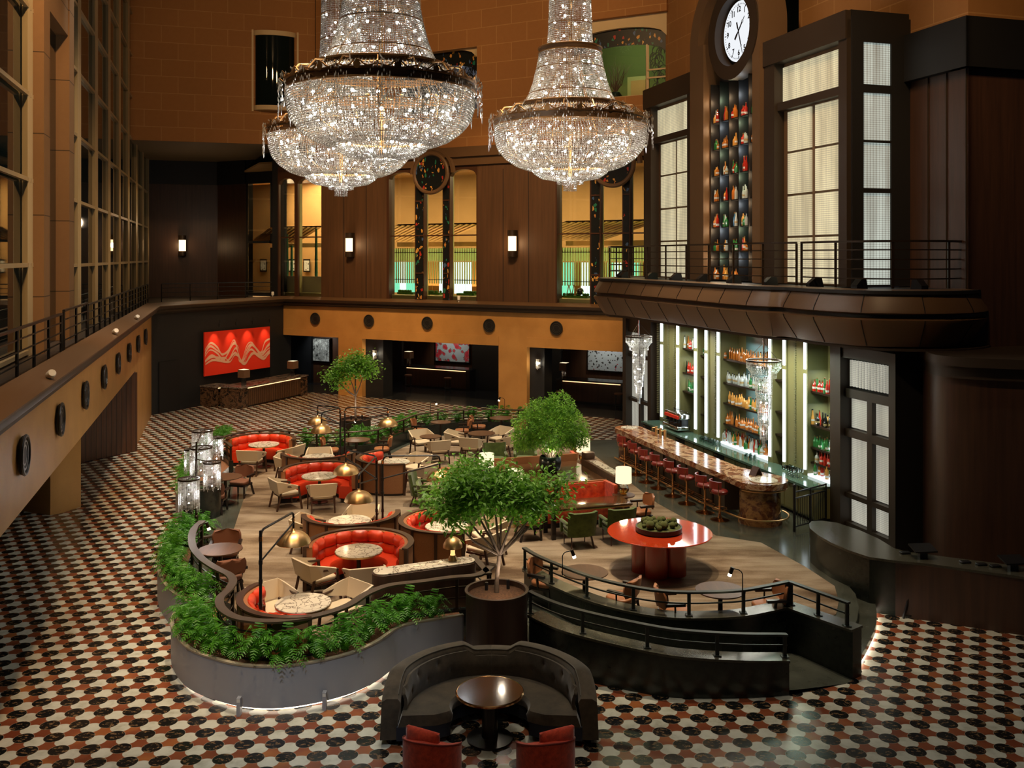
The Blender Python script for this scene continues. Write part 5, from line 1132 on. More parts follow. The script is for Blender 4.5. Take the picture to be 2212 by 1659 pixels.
for a, b_ in zip(rp, rp[1:]): Ls.append(Ls[-1]+(b_-a).length)
for i in range(10):
    d = 2.6+i*(Ls[-1]-4.2)/9.5; j = max(q for q in range(len(Ls)-1) if Ls[q] <= d); f = (d-Ls[j])/(Ls[j+1]-Ls[j]); p = rp[j].lerp(rp[j+1], f); dr = (rp[j+1]-rp[j]); nn = Vector((-dr.y, dr.x)).normalized(); p = p+nn*.3
    BU.put((p.x, p.y, 6.38), math.atan2(dr.y, dr.x), 'black wedge uplight at the foot of the bar balcony railing, %s from the far end' % ordn[i], 'balcony uplights')
# right-hand walnut wall, its cornice, the stone above
def rpx(px, c=17.4): return side_pt(px, c)
rc = cpt(22.3, 17.4)
mb = MB(); mb.wallseg(cpt(24.6, 17.4), rc, 4.9, 11.7, .4, 1); mb.wallseg(rc, rc+V*8, 4.9, 11.7, .4, 1); st('wall_right', mb, M['darkwood'])
mb = MB(); mb.wallseg(cpt(24.6, 17.4-.2), cpt(22.1, 17.4-.2), 11.6, 12.78, .6, 1); mb.wallseg(cpt(22.1, 17.2), cpt(22.1, 17.2)+V*8, 11.6, 12.78, .6, 1); st('trim_15', mb, M['dark'])
mb = MB(); mb.wallseg(cpt(29, 17.45), rc, 12.7, CEIL, .5, 1); mb.wallseg(rc, rc+V*10, 12.7, CEIL, .5, 1); st('wall_upper_corner', mb, M['blkC'])
mb = MB()
for Y in (23.55, 22.95, 22.34): mb.bar((*cpt(Y, 17.38), 6.4), (*cpt(Y, 17.38), 11.6), .03, .03)
st('trim_16', mb, M['cornice_d'])
tw = [(9.6, 22.2), (9.35, 20.9), (9.75, 20.25), (10.5, 19.9), (11.6, 19.6), (13.6, 19.3)]
tws = [p.xy for p in catmull([Vector((*p, 0)) for p in tw], 5)]
mb = MB(); mb.prism([p[:] for p in tws]+[(14, 24), (9.8, 24)], 0, 4.7); st('wall_right_lower', mb, M['darkwood'])
mb = MB(); mb.prism([(p+Vector((-.12, -.22)))[:] for p in tws]+[(14, 24), (9.7, 24)], 4.82, 5.02); mb.prism([(p+Vector((-.04, -.1)))[:] for p in tws]+[(14, 24), (9.7, 24)], 4.55, 4.82); st('trim_17', mb, M['cornice_d'])
# stone service counter on the right with its dark timber front
CZ = 1.12
bk = [(1748, 1131), (1753.5, 1125.7), (1774, 1124.5), (1807, 1128.6), (1856.6, 1145), (1898, 1163.6), (1931, 1184), (1960, 1192), (2212, 1224), (2290, 1236), (2700, 1300)]; fr = [(1749.5, 1141), (1766, 1155), (1795, 1172), (1832, 1188), (1877, 1203), (1935, 1211), (2001, 1217), (2212, 1246), (2290, 1257), (2700, 1330)]
P1 = [fxy(x, y, CZ) for x, y in bk]; P2 = [fxy(x, y, CZ) for x, y in fr]
t = thing('service_counter', 'long dark speckled stone counter with rounded end right of the lit window', 'counter', (*P2[4], 0))
g = MB(); g.prism(P1+P2[::-1], CZ-.05, CZ); part('stone_top', g, M['granite_top'], t, world=True)
sh = [(p[0]+.02, p[1]+.03) for p in P2[:6]]
g = MB(); g.prism(P1[:6]+[P1[6], (P2[5][0]+.05, P2[5][1]+.05)]+sh[:5][::-1], 0, CZ-.05); part('stone_body', g, M['granite'], t, world=True)
g = MB(); g.prism([(P2[5][0]+.02, P2[5][1]+.06), (P2[-2][0], P2[-2][1]+.06), (P2[-1][0], P2[-1][1]+.06), (P2[-1][0], P2[-1][1]+.5), (P2[-2][0], P2[-2][1]+.5), (P2[5][0]+.1, P2[5][1]+.5)], 0, CZ-.05); part('timber_front', g, M['darkwood'], t, world=True)
for i, (x, y) in enumerate(((1993, 1205), (2188, 1231))):
    X, Y = fxy(x, y, CZ); t = thing('till_screen', 'black flat till screen on the dark stone counter, '+('left one' if i == 0 else 'at the right edge of the picture'), 'screen', (X, Y, CZ), .1, 'till screens'); g = MB(); g.box(-.08, -.05, 0, .08, .05, .16); part('stand', g, plain('grey_stand', (.06, .06, .06), .5), t); g = MB(); g.bar((0, -.16, .16), (0, .14, .24), .46, .03); part('screen', g, M['black'], t)
for i, (x, y) in enumerate(((1955, 1196), (2085, 1216), (2120, 1221), (2150, 1225))):
    X, Y = fxy(x, y, CZ); g = MB(); g.rpad(0, 0, 0, .04, .2, .12, .02, .01); single('card_terminal', g, M['black'], 'small black device on the dark stone counter, %s from the left' % ordn[i], 'device', 'small devices on the stone counter', loc=(X, Y, CZ), rz=.1)
X, Y = fxy(1985, 1332, 0); t = thing('folding_easel', 'black folding easel in the dark in front of the timber counter', 'easel', (X, Y, 0))
for k, (dx, dy) in enumerate(((-.35, -.1), (.3, -.05), (.12, .22))): g = MB(); g.bar((dx, dy, 0), (0, .05, 1.0), .03, .05); part('leg', g, M['black'], t)
g = MB(); g.bar((-.3, -.08, .03), (.28, -.05, .10), .03, .04); part('crossbar', g, M['black'], t)
# gate at the end of the bar
ga, gb = Vector(fxy(1716, 1149, PLAT)), Vector(fp(1806, -.3)); t = thing('bar_gate', 'black vertical-bar gate between the marble bar counter and the lit window', 'gate', (*ga, PLAT))
for p in (ga, ga.lerp(gb, .5), gb):
    g = MB(); g.cyl(p.x, p.y, PLAT, PLAT+(1.12 if p is ga else 1.0), .035 if p is ga else .02, None, 10)
    if p is ga: g.sphere((p.x, p.y, PLAT+1.14), .05, 10, 6)
    part('post', g, M['black'], t, world=True)
for z in (.12, .82, .98): g = MB(); g.bar((*ga, PLAT+z), (*gb, PLAT+z), .025, .03); part('rail', g, M['black'], t, world=True)
for k in range(14): p = ga.lerp(gb, (k+.5)/14); g = MB(); g.bar((*p, PLAT+.12), (*p, PLAT+.82), .012, .012); part('picket', g, M['black'], t, world=True)
light('bar_lamp', 'AREA', (*fp(1700, -.9), 4.7), 110, (1, .97, .8), 3.5, sy=.5, rot=(0, 0, rzF)); light('bar_lamp', 'AREA', (*fp(1500, -.9), 4.7), 100, (1, .97, .8), 4, sy=.5, rot=(0, 0, rzF))
light('bar_lamp', 'AREA', (*fp(1790, -1.2), 4.7), 25, (.6, 1, .7), 1.5, sy=.5, rot=(0, 0, rzF))
# ---------------------------------------------------------------- raised lounge: plan curves
RZ = PLAT+.90
rail_a = [(1060, 1222), (1033, 1240), (973, 1246), (907, 1255), (841, 1263), (792, 1281), (752, 1306), (700, 1324), (643, 1335), (581, 1340), (535, 1337), (502, 1329), (478, 1311), (475, 1291), (492, 1274), (503, 1255), (495, 1240), (469, 1227), (439, 1208), (419, 1185), (414, 1162), (419, 1142), (437, 1124)]
rail_b = [(499, 963), (492, 956), (480, 950), (483, 943), (499, 938), (522, 933), (552, 930), (593, 929), (628, 931), (663, 934), (702, 935), (743, 933), (804, 929), (826, 924), (851, 913), (878, 903), (896, 896), (932, 890), (976, 886), (1019, 884), (1077, 884), (1130, 885), (1180, 888), (1232, 893)]
PRa = [Vector(fxy(x, y, RZ)) for x, y in rail_a]; PRb = [Vector(fxy(x, y, RZ)) for x, y in rail_b]
def smooth2(P, k=4): return [p.xy for p in catmull([Vector((p[0], p[1], 0)) for p in P], k)]
PRa = smooth2(PRa); PRb = smooth2(PRb)
def rim(x, y): return Vector(fxy(x, y, .72))
rim1 = [rim(*p) for p in ((1001, 1329), (945, 1338), (891, 1347), (858, 1357), (838, 1370), (808, 1390), (759, 1411), (693, 1428), (610, 1440), (528, 1438), (462, 1423), (412, 1403), (385, 1378), (372, 1350), (377, 1328), (398, 1314))]
rim2 = [rim(*p) for p in ((418, 1309), (401, 1296), (373, 1279), (350, 1251), (342, 1218), (349, 1188), (366, 1165), (388, 1146))]
rim3 = [rim(*p) for p in ((412, 1092), (390, 1076), (381, 1058), (388, 1026), (415, 992), (446, 966), (462, 953), (470, 946), (478, 938))]
PO1, PO2, PO3 = smooth2(rim1), smooth2(rim2), smooth2(rim3)
i0 = next(i for i, p in enumerate(PRb) if p.x > -7.6)
PO4 = offpath(PRb[i0:], -.78)
PO4 = [p if p.x > -7.2 or True else p for p in offpath(PRb[i0:], .78)]
# platform slab
UW = [fxy(x, y, .85) for x, y in ((1132, 1230), (1160, 1248), (1208, 1270), (1262, 1292), (1317, 1309), (1390, 1325), (1461, 1333), (1535, 1333), (1605, 1329), (1660, 1319), (1706, 1309))]
UWs = smooth2(UW, 3); UWe = Vector(fxy(1842, 1360, .85)); UWc = UWs[-1]
step_edge = [Vector(fxy(x, y, PLAT)) for x, y in ((1843, 1362), (1852, 1335), (1855, 1310), (1848, 1283), (1830, 1262))]
left_edge = [Vector(p) for p in ((-7.1, 21.4), (-7.9, 22.6), (-8.35, 24.2), (-8.6, 26.5), (-8.75, 28.4))]
plat = PRa+left_edge+PRb+[Vector(fxy(1275, 951, PLAT)), Vector(fxy(1352, 949, PLAT)), cpt(37.3, 16.2), Vector(fp(1946, .6)), Vector(fxy(1850, 1190, PLAT)), Vector(fxy(1748, 1209, PLAT)), Vector(fxy(1800, 1235, PLAT))]+step_edge[::-1]+[UWe]+UWs[::-1]
mb = MB(); mb.prism([p[:] for p in plat], 0.0, PLAT); st('floor_platform', mb, M['stonefloor'])
def inset(P, d): return offpath(P, d)
cp_a = inset(PRa, -.34)[2:]; cp_b = inset(PRb, -.30)[:-3]
carp = cp_a+[Vector((-6.35, 21.0)), Vector((-6.55, 22.0)), Vector((-6.9, 23.5)), Vector((-7.6, 27.0)), Vector((-7.9, 28.6))]+cp_b+[Vector(fxy(x, y, PLAT)) for x, y in ((1240, 958), (1275, 977), (1420, 1088), (1547, 1158), (1644, 1173), (1741, 1226), (1803, 1267), (1812, 1300), (1806, 1328))]+[p+Vector((0, .16)) for p in UWs[::-1]]
mb = MB(); mb.prism([p[:] for p in carp], PLAT, PLAT+.012); st('floor_carpet', mb, M['carpet'], smooth=0)
# right-hand steps with the lit edge
s1 = [Vector(fxy(x, y, .18)) for x, y in ((1838, 1442), (1862, 1412), (1882, 1375), (1893, 1345), (1892, 1310), (1880, 1278), (1862, 1255))]
s1 = smooth2(s1, 4)
mb = MB(); mb.prism([p[:] for p in s1]+[(6.0, 18.6), (5.75, 17.3), (5.74, 16.3)], .07, .18); st('floor_step', mb, M['stonefloor'])
mb = MB(); mb.sweep(offpath(s1, .05), [(-.01, .02), (.01, .02), (.01, .065), (-.01, .065)]); st('trim_18', mb, M['stepglow'])
# granite walls of the ramp, with copings
def granite_wall(P, z0, ztops, th, nm):
    g = MB(); n = len(P); N = offpath(P, th)
    vs = []
    for i in range(n): vs += [(*P[i], z0), (*N[i], z0), (*N[i], ztops[i]), (*P[i], ztops[i])]
    g.add(vs, [(4*i+k, 4*i+4+k, 4*i+4+(k+1) % 4, 4*i+(k+1) % 4) for i in range(n-1) for k in range(4)]+[(0, 1, 2, 3), (4*n-1, 4*n-2, 4*n-3, 4*n-4)]); st(nm, g, M['granite'])
    g = MB(); a = offpath(P, -.04); b_ = offpath(P, th+.04); vs = []
    for i in range(n): vs += [(*a[i], ztops[i]), (*b_[i], ztops[i]), (*b_[i], ztops[i]+.04), (*a[i], ztops[i]+.04)]
    g.add(vs, [(4*i+k, 4*i+4+k, 4*i+4+(k+1) % 4, 4*i+(k+1) % 4) for i in range(n-1) for k in range(4)]+[(0, 1, 2, 3), (4*n-1, 4*n-2, 4*n-3, 4*n-4)]); st('trim_19', g, M['granite_top'])
granite_wall(UWs, 0, [.81]*len(UWs), .26, 'wall_ramp_upper'); granite_wall([UWc-Vector((.1, -.02)), UWe], 0, [.81, .81], .26, 'wall_ramp_end')
LW = smooth2([Vector(p) for p in ((.30, 16.75), (.8, 16.25), (1.47, 15.86), (2.44, 15.43), (3.1, 15.36), (3.8, 15.38), (4.52, 15.47))], 4)
lz = [.80-.26*i/(len(LW)-1) for i in range(len(LW))]
granite_wall(LW, 0, lz, .26, 'wall_ramp_lower')
mb = MB(); n = 14; vs = []
def along(P, f):
    L = [0]
    for a, b_ in zip(P, P[1:]): L.append(L[-1]+(b_-a).length)
    d = f*L[-1]; i = max(j for j in range(len(L)-1) if L[j] <= d+1e-9); return P[i].lerp(P[i+1], min(1, (d-L[i])/(L[i+1]-L[i])))
UWf = UWs+[UWe]
for i in range(n+1):
    f = i/n; a = along(LW+[Vector((5.6, 15.9))], f); b_ = along(UWf, f); z = .37*(1-f)**1.0; vs += [(*a, z+.002), (*b_, z+.002)]
mb.add(vs, [(2*i, 2*i+2, 2*i+3, 2*i+1) for i in range(n)]); mb.add([(-.4, 17.0, .362), (.45, 16.7, .362), (.3, 19.2, .362), (-.6, 19.0, .362)], [(0, 1, 2, 3)]); st('floor_ramp', mb, M['stonefloor'])
# steel planter walls with pale rims, soil inside and the glow under them
def planter_wall(P, nm, lab):
    t = thing('planter_wall', lab, 'planter', (*P[0], 0), 0, None)
    g = MB(); g.sweep(P, [(-.02, .08), (.02, .08), (.02, .72), (-.02, .72)]); part('steel_skin', g, M['planter'], t, world=True)
    g = MB(); g.sweep(P, [(-.035, .72), (.035, .72), (.035, .745), (-.035, .745)]); part('rim', g, M['planter_rim'], t, world=True)
    return t
for P, side, nm, lab in ((PO1, 1, 'a', 'brushed steel planter wall at the front, filled with ferns and lit underneath'), (PO2, 1, 'b', 'second curved steel planter wall behind the front one, at the left edge of the lounge'), (PO3, 1, 'c', 'far left steel planter wall beyond the crystal lamps'), (PO4, 1, 'd', 'planter wall outside the rear railing of the lounge')):
    t = planter_wall(P, nm, lab)
    inn = offpath(P, -.09)
    g = MB(); g.sweep(inn, [(-.012, .015), (.012, .015), (.012, .055), (-.012, .055)]); part('glow_strip', g, M['underglow'], t, world=True)
    tgt = PRa if P in (PO1, PO2) else ([Vector((-7.4, 22.4))]+left_edge[1:]+PRb[:10] if P is PO3 else PRb)
    near = [min(tgt, key=lambda q: (q-p).length) for p in P]
    g = MB(); vs = []
    for p, q in zip(P, near): vs += [(*p, .63), (*q, .63)]
    g.add(vs, [(2*i, 2*i+2, 2*i+3, 2*i+1) for i in range(len(P)-1)]); part('soil', g, M['soil'], t, world=True)
for k, (x, y) in enumerate(((519, 1541), (703, 1528))):
    X, Y = fxy(x, y, 0); t = thing('floor_marker_light', 'small steel box light standing on the floor against the front planter, '+('left one' if k == 0 else 'right one'), 'light', (X, Y-.06, 0), 0, 'small planter lights'); g = MB(); g.box(-.03, -.05, 0, .03, .05, .28); part('housing', g, M['planter'], t); g = MB(); g.box(-.025, -.052, .22, .025, -.05, .27); part('lens', g, M['white'], t)
# railings
def lounge_rail(P, zb, ztop, lab, mat='railwood', w=.12, pitch=.95, bars=2, step=None, ztops=None, group=None):
    t = thing('lounge_railing', lab, 'railing', (*P[0], zb), 0, group); n = len(P)
    zf = (lambda i: 0) if ztops is None else (lambda i: ztops[i])
    PP = [Vector((p.x, p.y, zf(i))) for i, p in enumerate(P)]
    g = MB(); g.sweep(PP, [(-w/2, ztop-.035), (w/2, ztop-.035), (w/2, ztop), (-w/2, ztop)]); part('handrail', g, M[mat], t, world=True)
    for k in range(bars):
        z = zb+(ztop-zb)*(k+1)/(bars+1.0); g = MB(); g.sweep(PP, [(-.012, z-.012), (.012, z-.012), (.012, z+.012), (-.012, z+.012)]); part('bar', g, M['railgreen' if mat == 'railgreen' else 'blackgold'], t, world=True)
    L = [0]
    for a, b_ in zip(P, P[1:]): L.append(L[-1]+(b_-a).length)
    m = max(1, round(L[-1]/pitch))
    for k in range(m+1):
        d = min(.04+(L[-1]-.08)*k/m, L[-1]-1e-6); i = max(j for j in range(n-1) if L[j] <= d+1e-9); f = (d-L[i])/max(1e-9, L[i+1]-L[i]); p = PP[i].lerp(PP[i+1], f)
        g = MB(); g.box(p.x-.028, p.y-.028, zb+p.z, p.x+.028, p.y+.028, ztop-.03+p.z); g.box(p.x-.06, p.y-.06, zb+p.z, p.x+.06, p.y+.06, zb+p.z+.015); part('post', g, M['railgreen' if mat == 'railgreen' else 'blackgold'], t, world=True)
    return t
lounge_rail([p+Vector((0, .1)) for p in UWs]+[UWc+Vector((.02, .10))], .85, 1.27, 'dark green railing on the upper granite wall in front of the orange table', 'railgreen', .09, .95, 1)
lounge_rail([UWc+Vector((.02, .10)), UWe+Vector((-.02, .12))], .85, 1.27, 'short dark green railing running down the granite wall at the right corner', 'railgreen', .09, .6, 1)
lounge_rail([p+Vector((0, .12)) for p in LW], .84, 1.22, 'dark green railing on the lower granite wall in front of the ramp', 'railgreen', .09, 1.05, 1, ztops=[z-.80 for z in lz])
def curb(P, z1, nm, m_='granite'):
    g = MB(); g.sweep(P, [(-.07, PLAT), (.07, PLAT), (.07, z1), (-.07, z1)]); st(nm, g, M[m_])
curb(PRa, .66, 'wall_curb'); curb(PRb, .78, 'wall_curb')
lounge_rail(PRa, .66, RZ, 'dark bronze S-curved railing along the front and left of the lounge, above the ferns', 'railwood', .15, .9, 2)
lounge_rail(PRb, .78, RZ, 'dark bronze curved railing along the rear edge of the lounge', 'railwood', .10, 1.1, 2)
lounge_rail([Vector(fxy(1019, 1197, RZ)), Vector(fxy(1056, 1238, RZ))], PLAT, RZ, 'short bronze railing end behind the small tree planter', 'railwood', .12, 1.0, 2)
# stone drums with ring rails at the left entrance
for k, (c_, r_, h_) in enumerate((((-7.12, 21.7), .42, .66), ((-8.15, 24.9), .50, 1.12))):
    lab = ('dark round stone drum with a ring rail, carrying the crystal lamps', 'taller dark round stone drum behind the crystal lamps')[k]
    t = thing('stone_drum', lab, 'plinth', (*c_, 0)); g = MB(); g.cyl(0, 0, 0, h_+.0, r_, None, 40); part('drum', g, M['granite'], t); g = MB(); g.lathe([(r_-.06, h_), (r_+.02, h_), (r_+.02, h_+.04), (r_-.06, h_+.04), (r_-.06, h_)], 40); part('coping', g, M['granite_top'], t)
    g = MB(); g.lathe([(r_-.08, h_+.16), (r_+.03, h_+.16), (r_+.03, h_+.2), (r_-.08, h_+.2), (r_-.08, h_+.16)], 40); part('ring_rail', g, M['railwood'], t)
    for j in range(5): a = j*2*PI/5+.4; g = MB(); g.box(r_*math.cos(a)*.94-.02, r_*math.sin(a)*.94-.02, h_, r_*math.cos(a)*.94+.02, r_*math.sin(a)*.94+.02, h_+.17); part('rail_post', g, M['black'], t)
# crystal column lamps
t = thing('crystal_column_lamp', 'cluster of six hanging crystal bead cylinders on a dark pole, left of the lounge', 'lamp', (-7.25, 21.8, .70))
g = MB(); g.lathe([(0, 0), (.16, 0), (.16, .02), (.05, .04), (.04, .45), (.045, .5), (.03, .52), (.028, 1.2), (.02, 2.2), (0, 2.2)], 16); part('pole', g, M['blackgold'], t)
random.seed(2)
for (px, yt, w_, h_, D) in ((437, 926, 43, .72, 23.6), (468, 940, 27, .55, 23.9), (411, 966, 25, .60, 23.3), (434, 962, 46, .74, 22.2), (458, 994, 36, .62, 21.5), (408, 1030, 44, .72, 21.0)):
    X = (px-1106)*D/2050; zt = zat(yt+6, D); r_ = w_*D/2050/2; lx, ly, lz_ = X+7.25, D-21.8, zt-.70
    g = MB(); n = int(r_*2*PI/.021); strands(g, r_, lz_, r_, lz_-h_, n, .027, .0105, jag=5, c=(lx, ly)); o = part('bead_cylinder', g, M['crystal'], t, smooth=0, fixn=False, kind='stuff')
    g = MB(); g.lathe([(r_-.02, lz_), (r_+.012, lz_), (r_+.012, lz_+.03), (r_-.02, lz_+.03), (r_-.02, lz_)], 28, (lx, ly, 0)); part('top_ring', g, M['blackgold'], t)
    g = MB(); g.tube([(lx, ly, lz_+.02), (0, 0, min(2.2, lz_+.02))], .012, 5)
    for a in (0, PI/2): g.tube([(lx-r_*math.cos(a), ly-r_*math.sin(a), lz_+.01), (lx+r_*math.cos(a), ly+r_*math.sin(a), lz_+.01)], .006, 4)
    part('arm', g, M['blackgold'], t)
    for k in range(3): g = MB(); g.sphere((lx, ly, lz_-.12-.2*k), .018, 8, 5); part('bulb', g, M['bulb'], t)
    light('crystal_lamp_light', 'POINT', (X, D, zt-h_*.35), 12, (1, .97, .93), r_*.5)
# ---------------------------------------------------------------- furniture builders
def pads(mb, *a, **k): return mb.rpad(*a, **k)
def rot2(x, y, a): return (x*math.cos(a)-y*math.sin(a), x*math.sin(a)+y*math.cos(a))
# cream folded-shell armchair, front toward +y
t = thing('lounge_armchair', '', 'armchair')
g = MB(); g.rpad(0, .03, .37, .46, .56, .56, .10, .03); part('seat', g, M['cream'], t)
g = MB()
def shellf(u, v):
    # folded band: left wing, back, right wing
    pts = [(-.36, .20), (-.30, -.27), (.30, -.27), (.36, .20)]; s_ = u*3; i = min(2, int(s_)); f = s_-i; lo = [.58, .47, .47, .58]; hi = [.66, .80, .80, .66]
    x = pts[i][0]*(1-f)+pts[i+1][0]*f; y = pts[i][1]*(1-f)+pts[i+1][1]*f; a = lo[i]*(1-f)+lo[i+1]*f; b_ = hi[i]*(1-f)+hi[i+1]*f
    return (x*(1+.10*v), y-.07*v*(1 if i == 1 else (1-f if i == 2 else f)), a+(b_-a)*v)
g.slab(shellf, 12, 4, .04); part('backrest', g, M['cream'], t, smooth=25)
g = MB(); g.bar((-.27, -.2, .35), (.27, -.2, .35), .035, .04); g.bar((-.27, .26, .35), (.27, .26, .35), .035, .04); g.bar((-.29, -.2, .35), (-.29, .26, .35), .03, .04); g.bar((.29, -.2, .35), (.29, .26, .35), .03, .04); part('seat_frame', g, M['walnutframe'], t)
for sx in (-1, 1):
    g = MB(); g.bar((sx*.36, .33, 0), (sx*.355, .24, .60), .035, .05); part('leg', g, M['walnutframe'], t); g = MB(); g.bar((sx*.30, -.34, 0), (sx*.29, -.22, .48), .035, .045); part('leg', g, M['walnutframe'], t)
    g = MB(); g.bar((sx*.355, .27, .60), (sx*.385, -.08, .645), .045, .035); part('armrest', g, M['walnutframe'], t)
AC = Proto(t)
# russet suede chair with ebony arms
def shellchair(name, mat, lab, arms=True, mat2=None):
    t = thing(name, lab, 'armchair'); g = MB(); g.rpad(0, .02, .36, .46, .52, .50, .16, .035); part('seat', g, M[mat2 or mat], t)
    def f(u, v):
        s_ = 2*u-1; w_ = .30*math.sqrt(max(.0, 1-abs(2*v-1)**4))+.02; a = s_*w_/.30
        return (.31*math.sin(a*1.0)*1.02, -.25+.13*(1-math.cos(a*1.25))-.05*v, .49+.35*v)
    g = MB(); g.slab(f, 12, 8, .05); part('backrest', g, M[mat], t, smooth=60)
    for sx in (-1, 1):
        g = MB(); g.bar((sx*.24, .22, 0), (sx*.22, .2, .36), .04, .045); part('leg', g, M['ebony'], t); g = MB(); g.bar((sx*.25, -.3, 0), (sx*.2, -.2, .36), .04, .045); part('leg', g, M['ebony'], t)
        if arms: g = MB(); g.bar((sx*.30, -.22, .60), (sx*.30, .14, .60), .07, .05); g.bar((sx*.29, -.04, .60), (sx*.25, -.02, .36), .03, .04); part('armrest', g, M['ebony'], t)
    g = MB(); g.box(-.25, -.22, .31, .25, .22, .36); part('seat_frame', g, M['ebony'], t)
    return Proto(t)
SCb = shellchair('suede_armchair', 'brownsuede', '')
SCt = shellchair('leather_armchair', 'tanleather', '')
# green velvet armchair
t = thing('velvet_armchair', '', 'armchair'); g = MB(); g.rpad(0, .03, .26, .36, .60, .58, .12, .03); g.rpad(0, .05, .36, .47, .56, .54, .10, .04); part('seat', g, M['green'], t)
g = MB(); g.slab(lambda u, v: (.30*(2*u-1)*(1+.12*v), -.27-.08*v+.10*abs(2*u-1)**3*(1-.3*v), .30+.56*v+(.02 if abs(2*u-1) > .8 else 0)*v), 12, 6, .07); part('backrest', g, M['green'], t, smooth=60)
for sx in (-1, 1):
    g = MB(); g.rpad(sx*.335, .02, .54, .61, .08, .50, .03, .025); g.rpad(sx*.335, .22, .3, .58, .07, .08, .02, .02); part('armrest', g, M['green'], t)
    g = MB(); g.lathe([(.012, 0), (.022, .28)], 8, (sx*.26, .24, 0)); part('leg', g, M['walnutframe'], t); g = MB(); g.bar((sx*.28, -.32, 0), (sx*.24, -.22, .28), .03, .035); part('leg', g, M['walnutframe'], t)
GC = Proto(t)
def face(dx, dy): return math.atan2(dy, dx)-PI/2
def at_table(proto, c, ang, d, lab, grp, dev=0):
    a = R(ang); p = (c[0]+d*math.cos(a), c[1]+d*math.sin(a)); proto.put((p[0], p[1], PLAT+.012), face(c[0]-p[0], c[1]-p[1])+R(dev), lab, grp)
# marble-topped round table
def round_table(name, r_, top, base, h=.74, rimm='brass'):
    t = thing(name, '', 'table'); g = MB(); g.lathe([(0, h-.03), (r_-.02, h-.03), (r_, h-.015), (r_-.004, h), (0, h)], 48); part('tabletop', g, M[top], t)
    if rimm: g = MB(); g.lathe([(r_-.02, h-.045), (r_-.002, h-.045), (r_+.004, h-.02), (r_+.004, h-.012), (r_-.02, h-.03)], 48); part('rim', g, M[rimm], t)
    g = MB(); g.lathe([(0, 0), (.24, 0), (.24, .02), (.05, .04), (.04, h-.06), (.12, h-.04), (0, h-.03)], 24); part('pedestal', g, M[base], t); return Proto(t)
MT = round_table('marble_table', .485, 'marble', 'blackgold'); WT2 = round_table('wood_table', .45, 'smalltable', 'ebony', rimm=None)
TZ = PLAT+.74
T = {k: fxy(x, y, TZ) for k, (x, y) in dict(T1=(570, 960), T2=(688, 987), T3=(690, 1028), T4=(850, 998), T5=(755, 1125), T6=(775, 1190), T7=(965, 1137), T8=(655, 1303)).items()}
tl = dict(T1='round cream marble table in the red booth farthest to the left rear', T2='round cream marble table with a chair behind it, rear side of the middle left booths', T3='round cream marble table in the red booth at centre left, second row', T4='round cream marble table in the booth right of the tall lamp post, rear', T5='round cream marble table just behind the front red booth', T6='round cream marble table in the large front red booth', T7='round cream marble table partly behind the leaves of the front tree', T8='large round cream marble table nearest the camera inside the curved railing')
for k, p in T.items(): MT.put((*p, PLAT+.012), R(37*len(k)+17*int(k[1])), tl[k], 'marble lounge tables')
# booths
def booth(c, a0, a1, lab, R0=.56, R1=.95, R2=1.06, H=.90, dx=0, dy=0):
    t = thing('curved_booth', lab, 'booth', (c[0]+dx, c[1]+dy, PLAT+.012), 0, 'curved red leather booths'); A0, A1 = R(a0), R(a1); n = max(8, int((a1-a0)/6))
    g = MB(); g.sector(R2, R2+.045, .06, H-.03, A0, A1, n); part('cane_shell', g, M['wicker'], t)
    g = MB(); g.sector(R1+.06, R2+.07, H-.03, H, A0-.02, A1+.02, n); part('top_rim', g, M['walnutframe'], t)
    g = MB(); g.sector(R0+.08, R2+.04, .0, .10, A0, A1, n); part('plinth', g, M['ebony'], t)
    k = max(2, round((a1-a0)/32))
    for i in range(k+1):
        a = A0+(A1-A0)*i/k; r_ = R2+.05; g = MB(); da = .028; g.sector(R2+.0, R2+.075, 0, H-.02, a-da, a+da, 2); part('post', g, M['walnutframe'], t)
    g = MB(); pr = [(R0, .12), (R0-.01, .40), (R0+.03, .455), (R1, .46), (R1+.02, .12)]
    vs = []; m = len(pr)
    for i in range(n+1):
        a = A0+(A1-A0)*i/n
        for r_, z in pr: vs.append((r_*math.cos(a), r_*math.sin(a), z))
    g.add(vs, [(m*i+j, m*i+m+j, m*i+m+(j+1) % m, m*i+(j+1) % m) for i in range(n) for j in range(m)]+[tuple(range(m)), tuple(m*n+j for j in range(m))[::-1]]); part('seat', g, M['redleather'], t, smooth=50)
    cols = max(3, round((a1-a0)/22)); g = MB()
    for i in range(cols):
        b0 = A0+(A1-A0)*(i+.03)/cols; b1 = A0+(A1-A0)*(i+.97)/cols
        for z0, z1, th in ((.44, .645, .075), (.655, .86, .085)):
            def f(u, v, b0=b0, b1=b1, z0=z0, z1=z1, th=th):
                a = b0+(b1-b0)*u; bul = (1-abs(2*u-1)**6)*(1-abs(2*v-1)**4); r_ = R1+.02-.03-th*bul+.04*(1-v)*0; return (r_*math.cos(a), r_*math.sin(a), z0+(z1-z0)*v)
            g.slab(f, 6, 6, -.03)
    part('tufted_back', g, M['redleather'], t, smooth=60)
    g = MB(); g.sector(R1-.01, R2+.005, .40, H-.03, A0, A1, n); part('inner_panel', g, M['tanleather'], t)
    return t
booth(T['T1'], -5, 178, 'red leather booth farthest to the left rear, curved round a marble table, facing the camera', dx=-.12, dy=.05)
booth(T['T3'], -14, 192, 'red leather booth at centre left in the second row, facing the camera', dy=.1)
booth(T['T6'], -22, 196, 'largest red leather booth at the front, fully open to the camera', dy=.02)
booth(T['T2'], 196, 372, 'booth with its cane back to the camera, joined behind the second-row red booth', R0=.60, dy=.05)
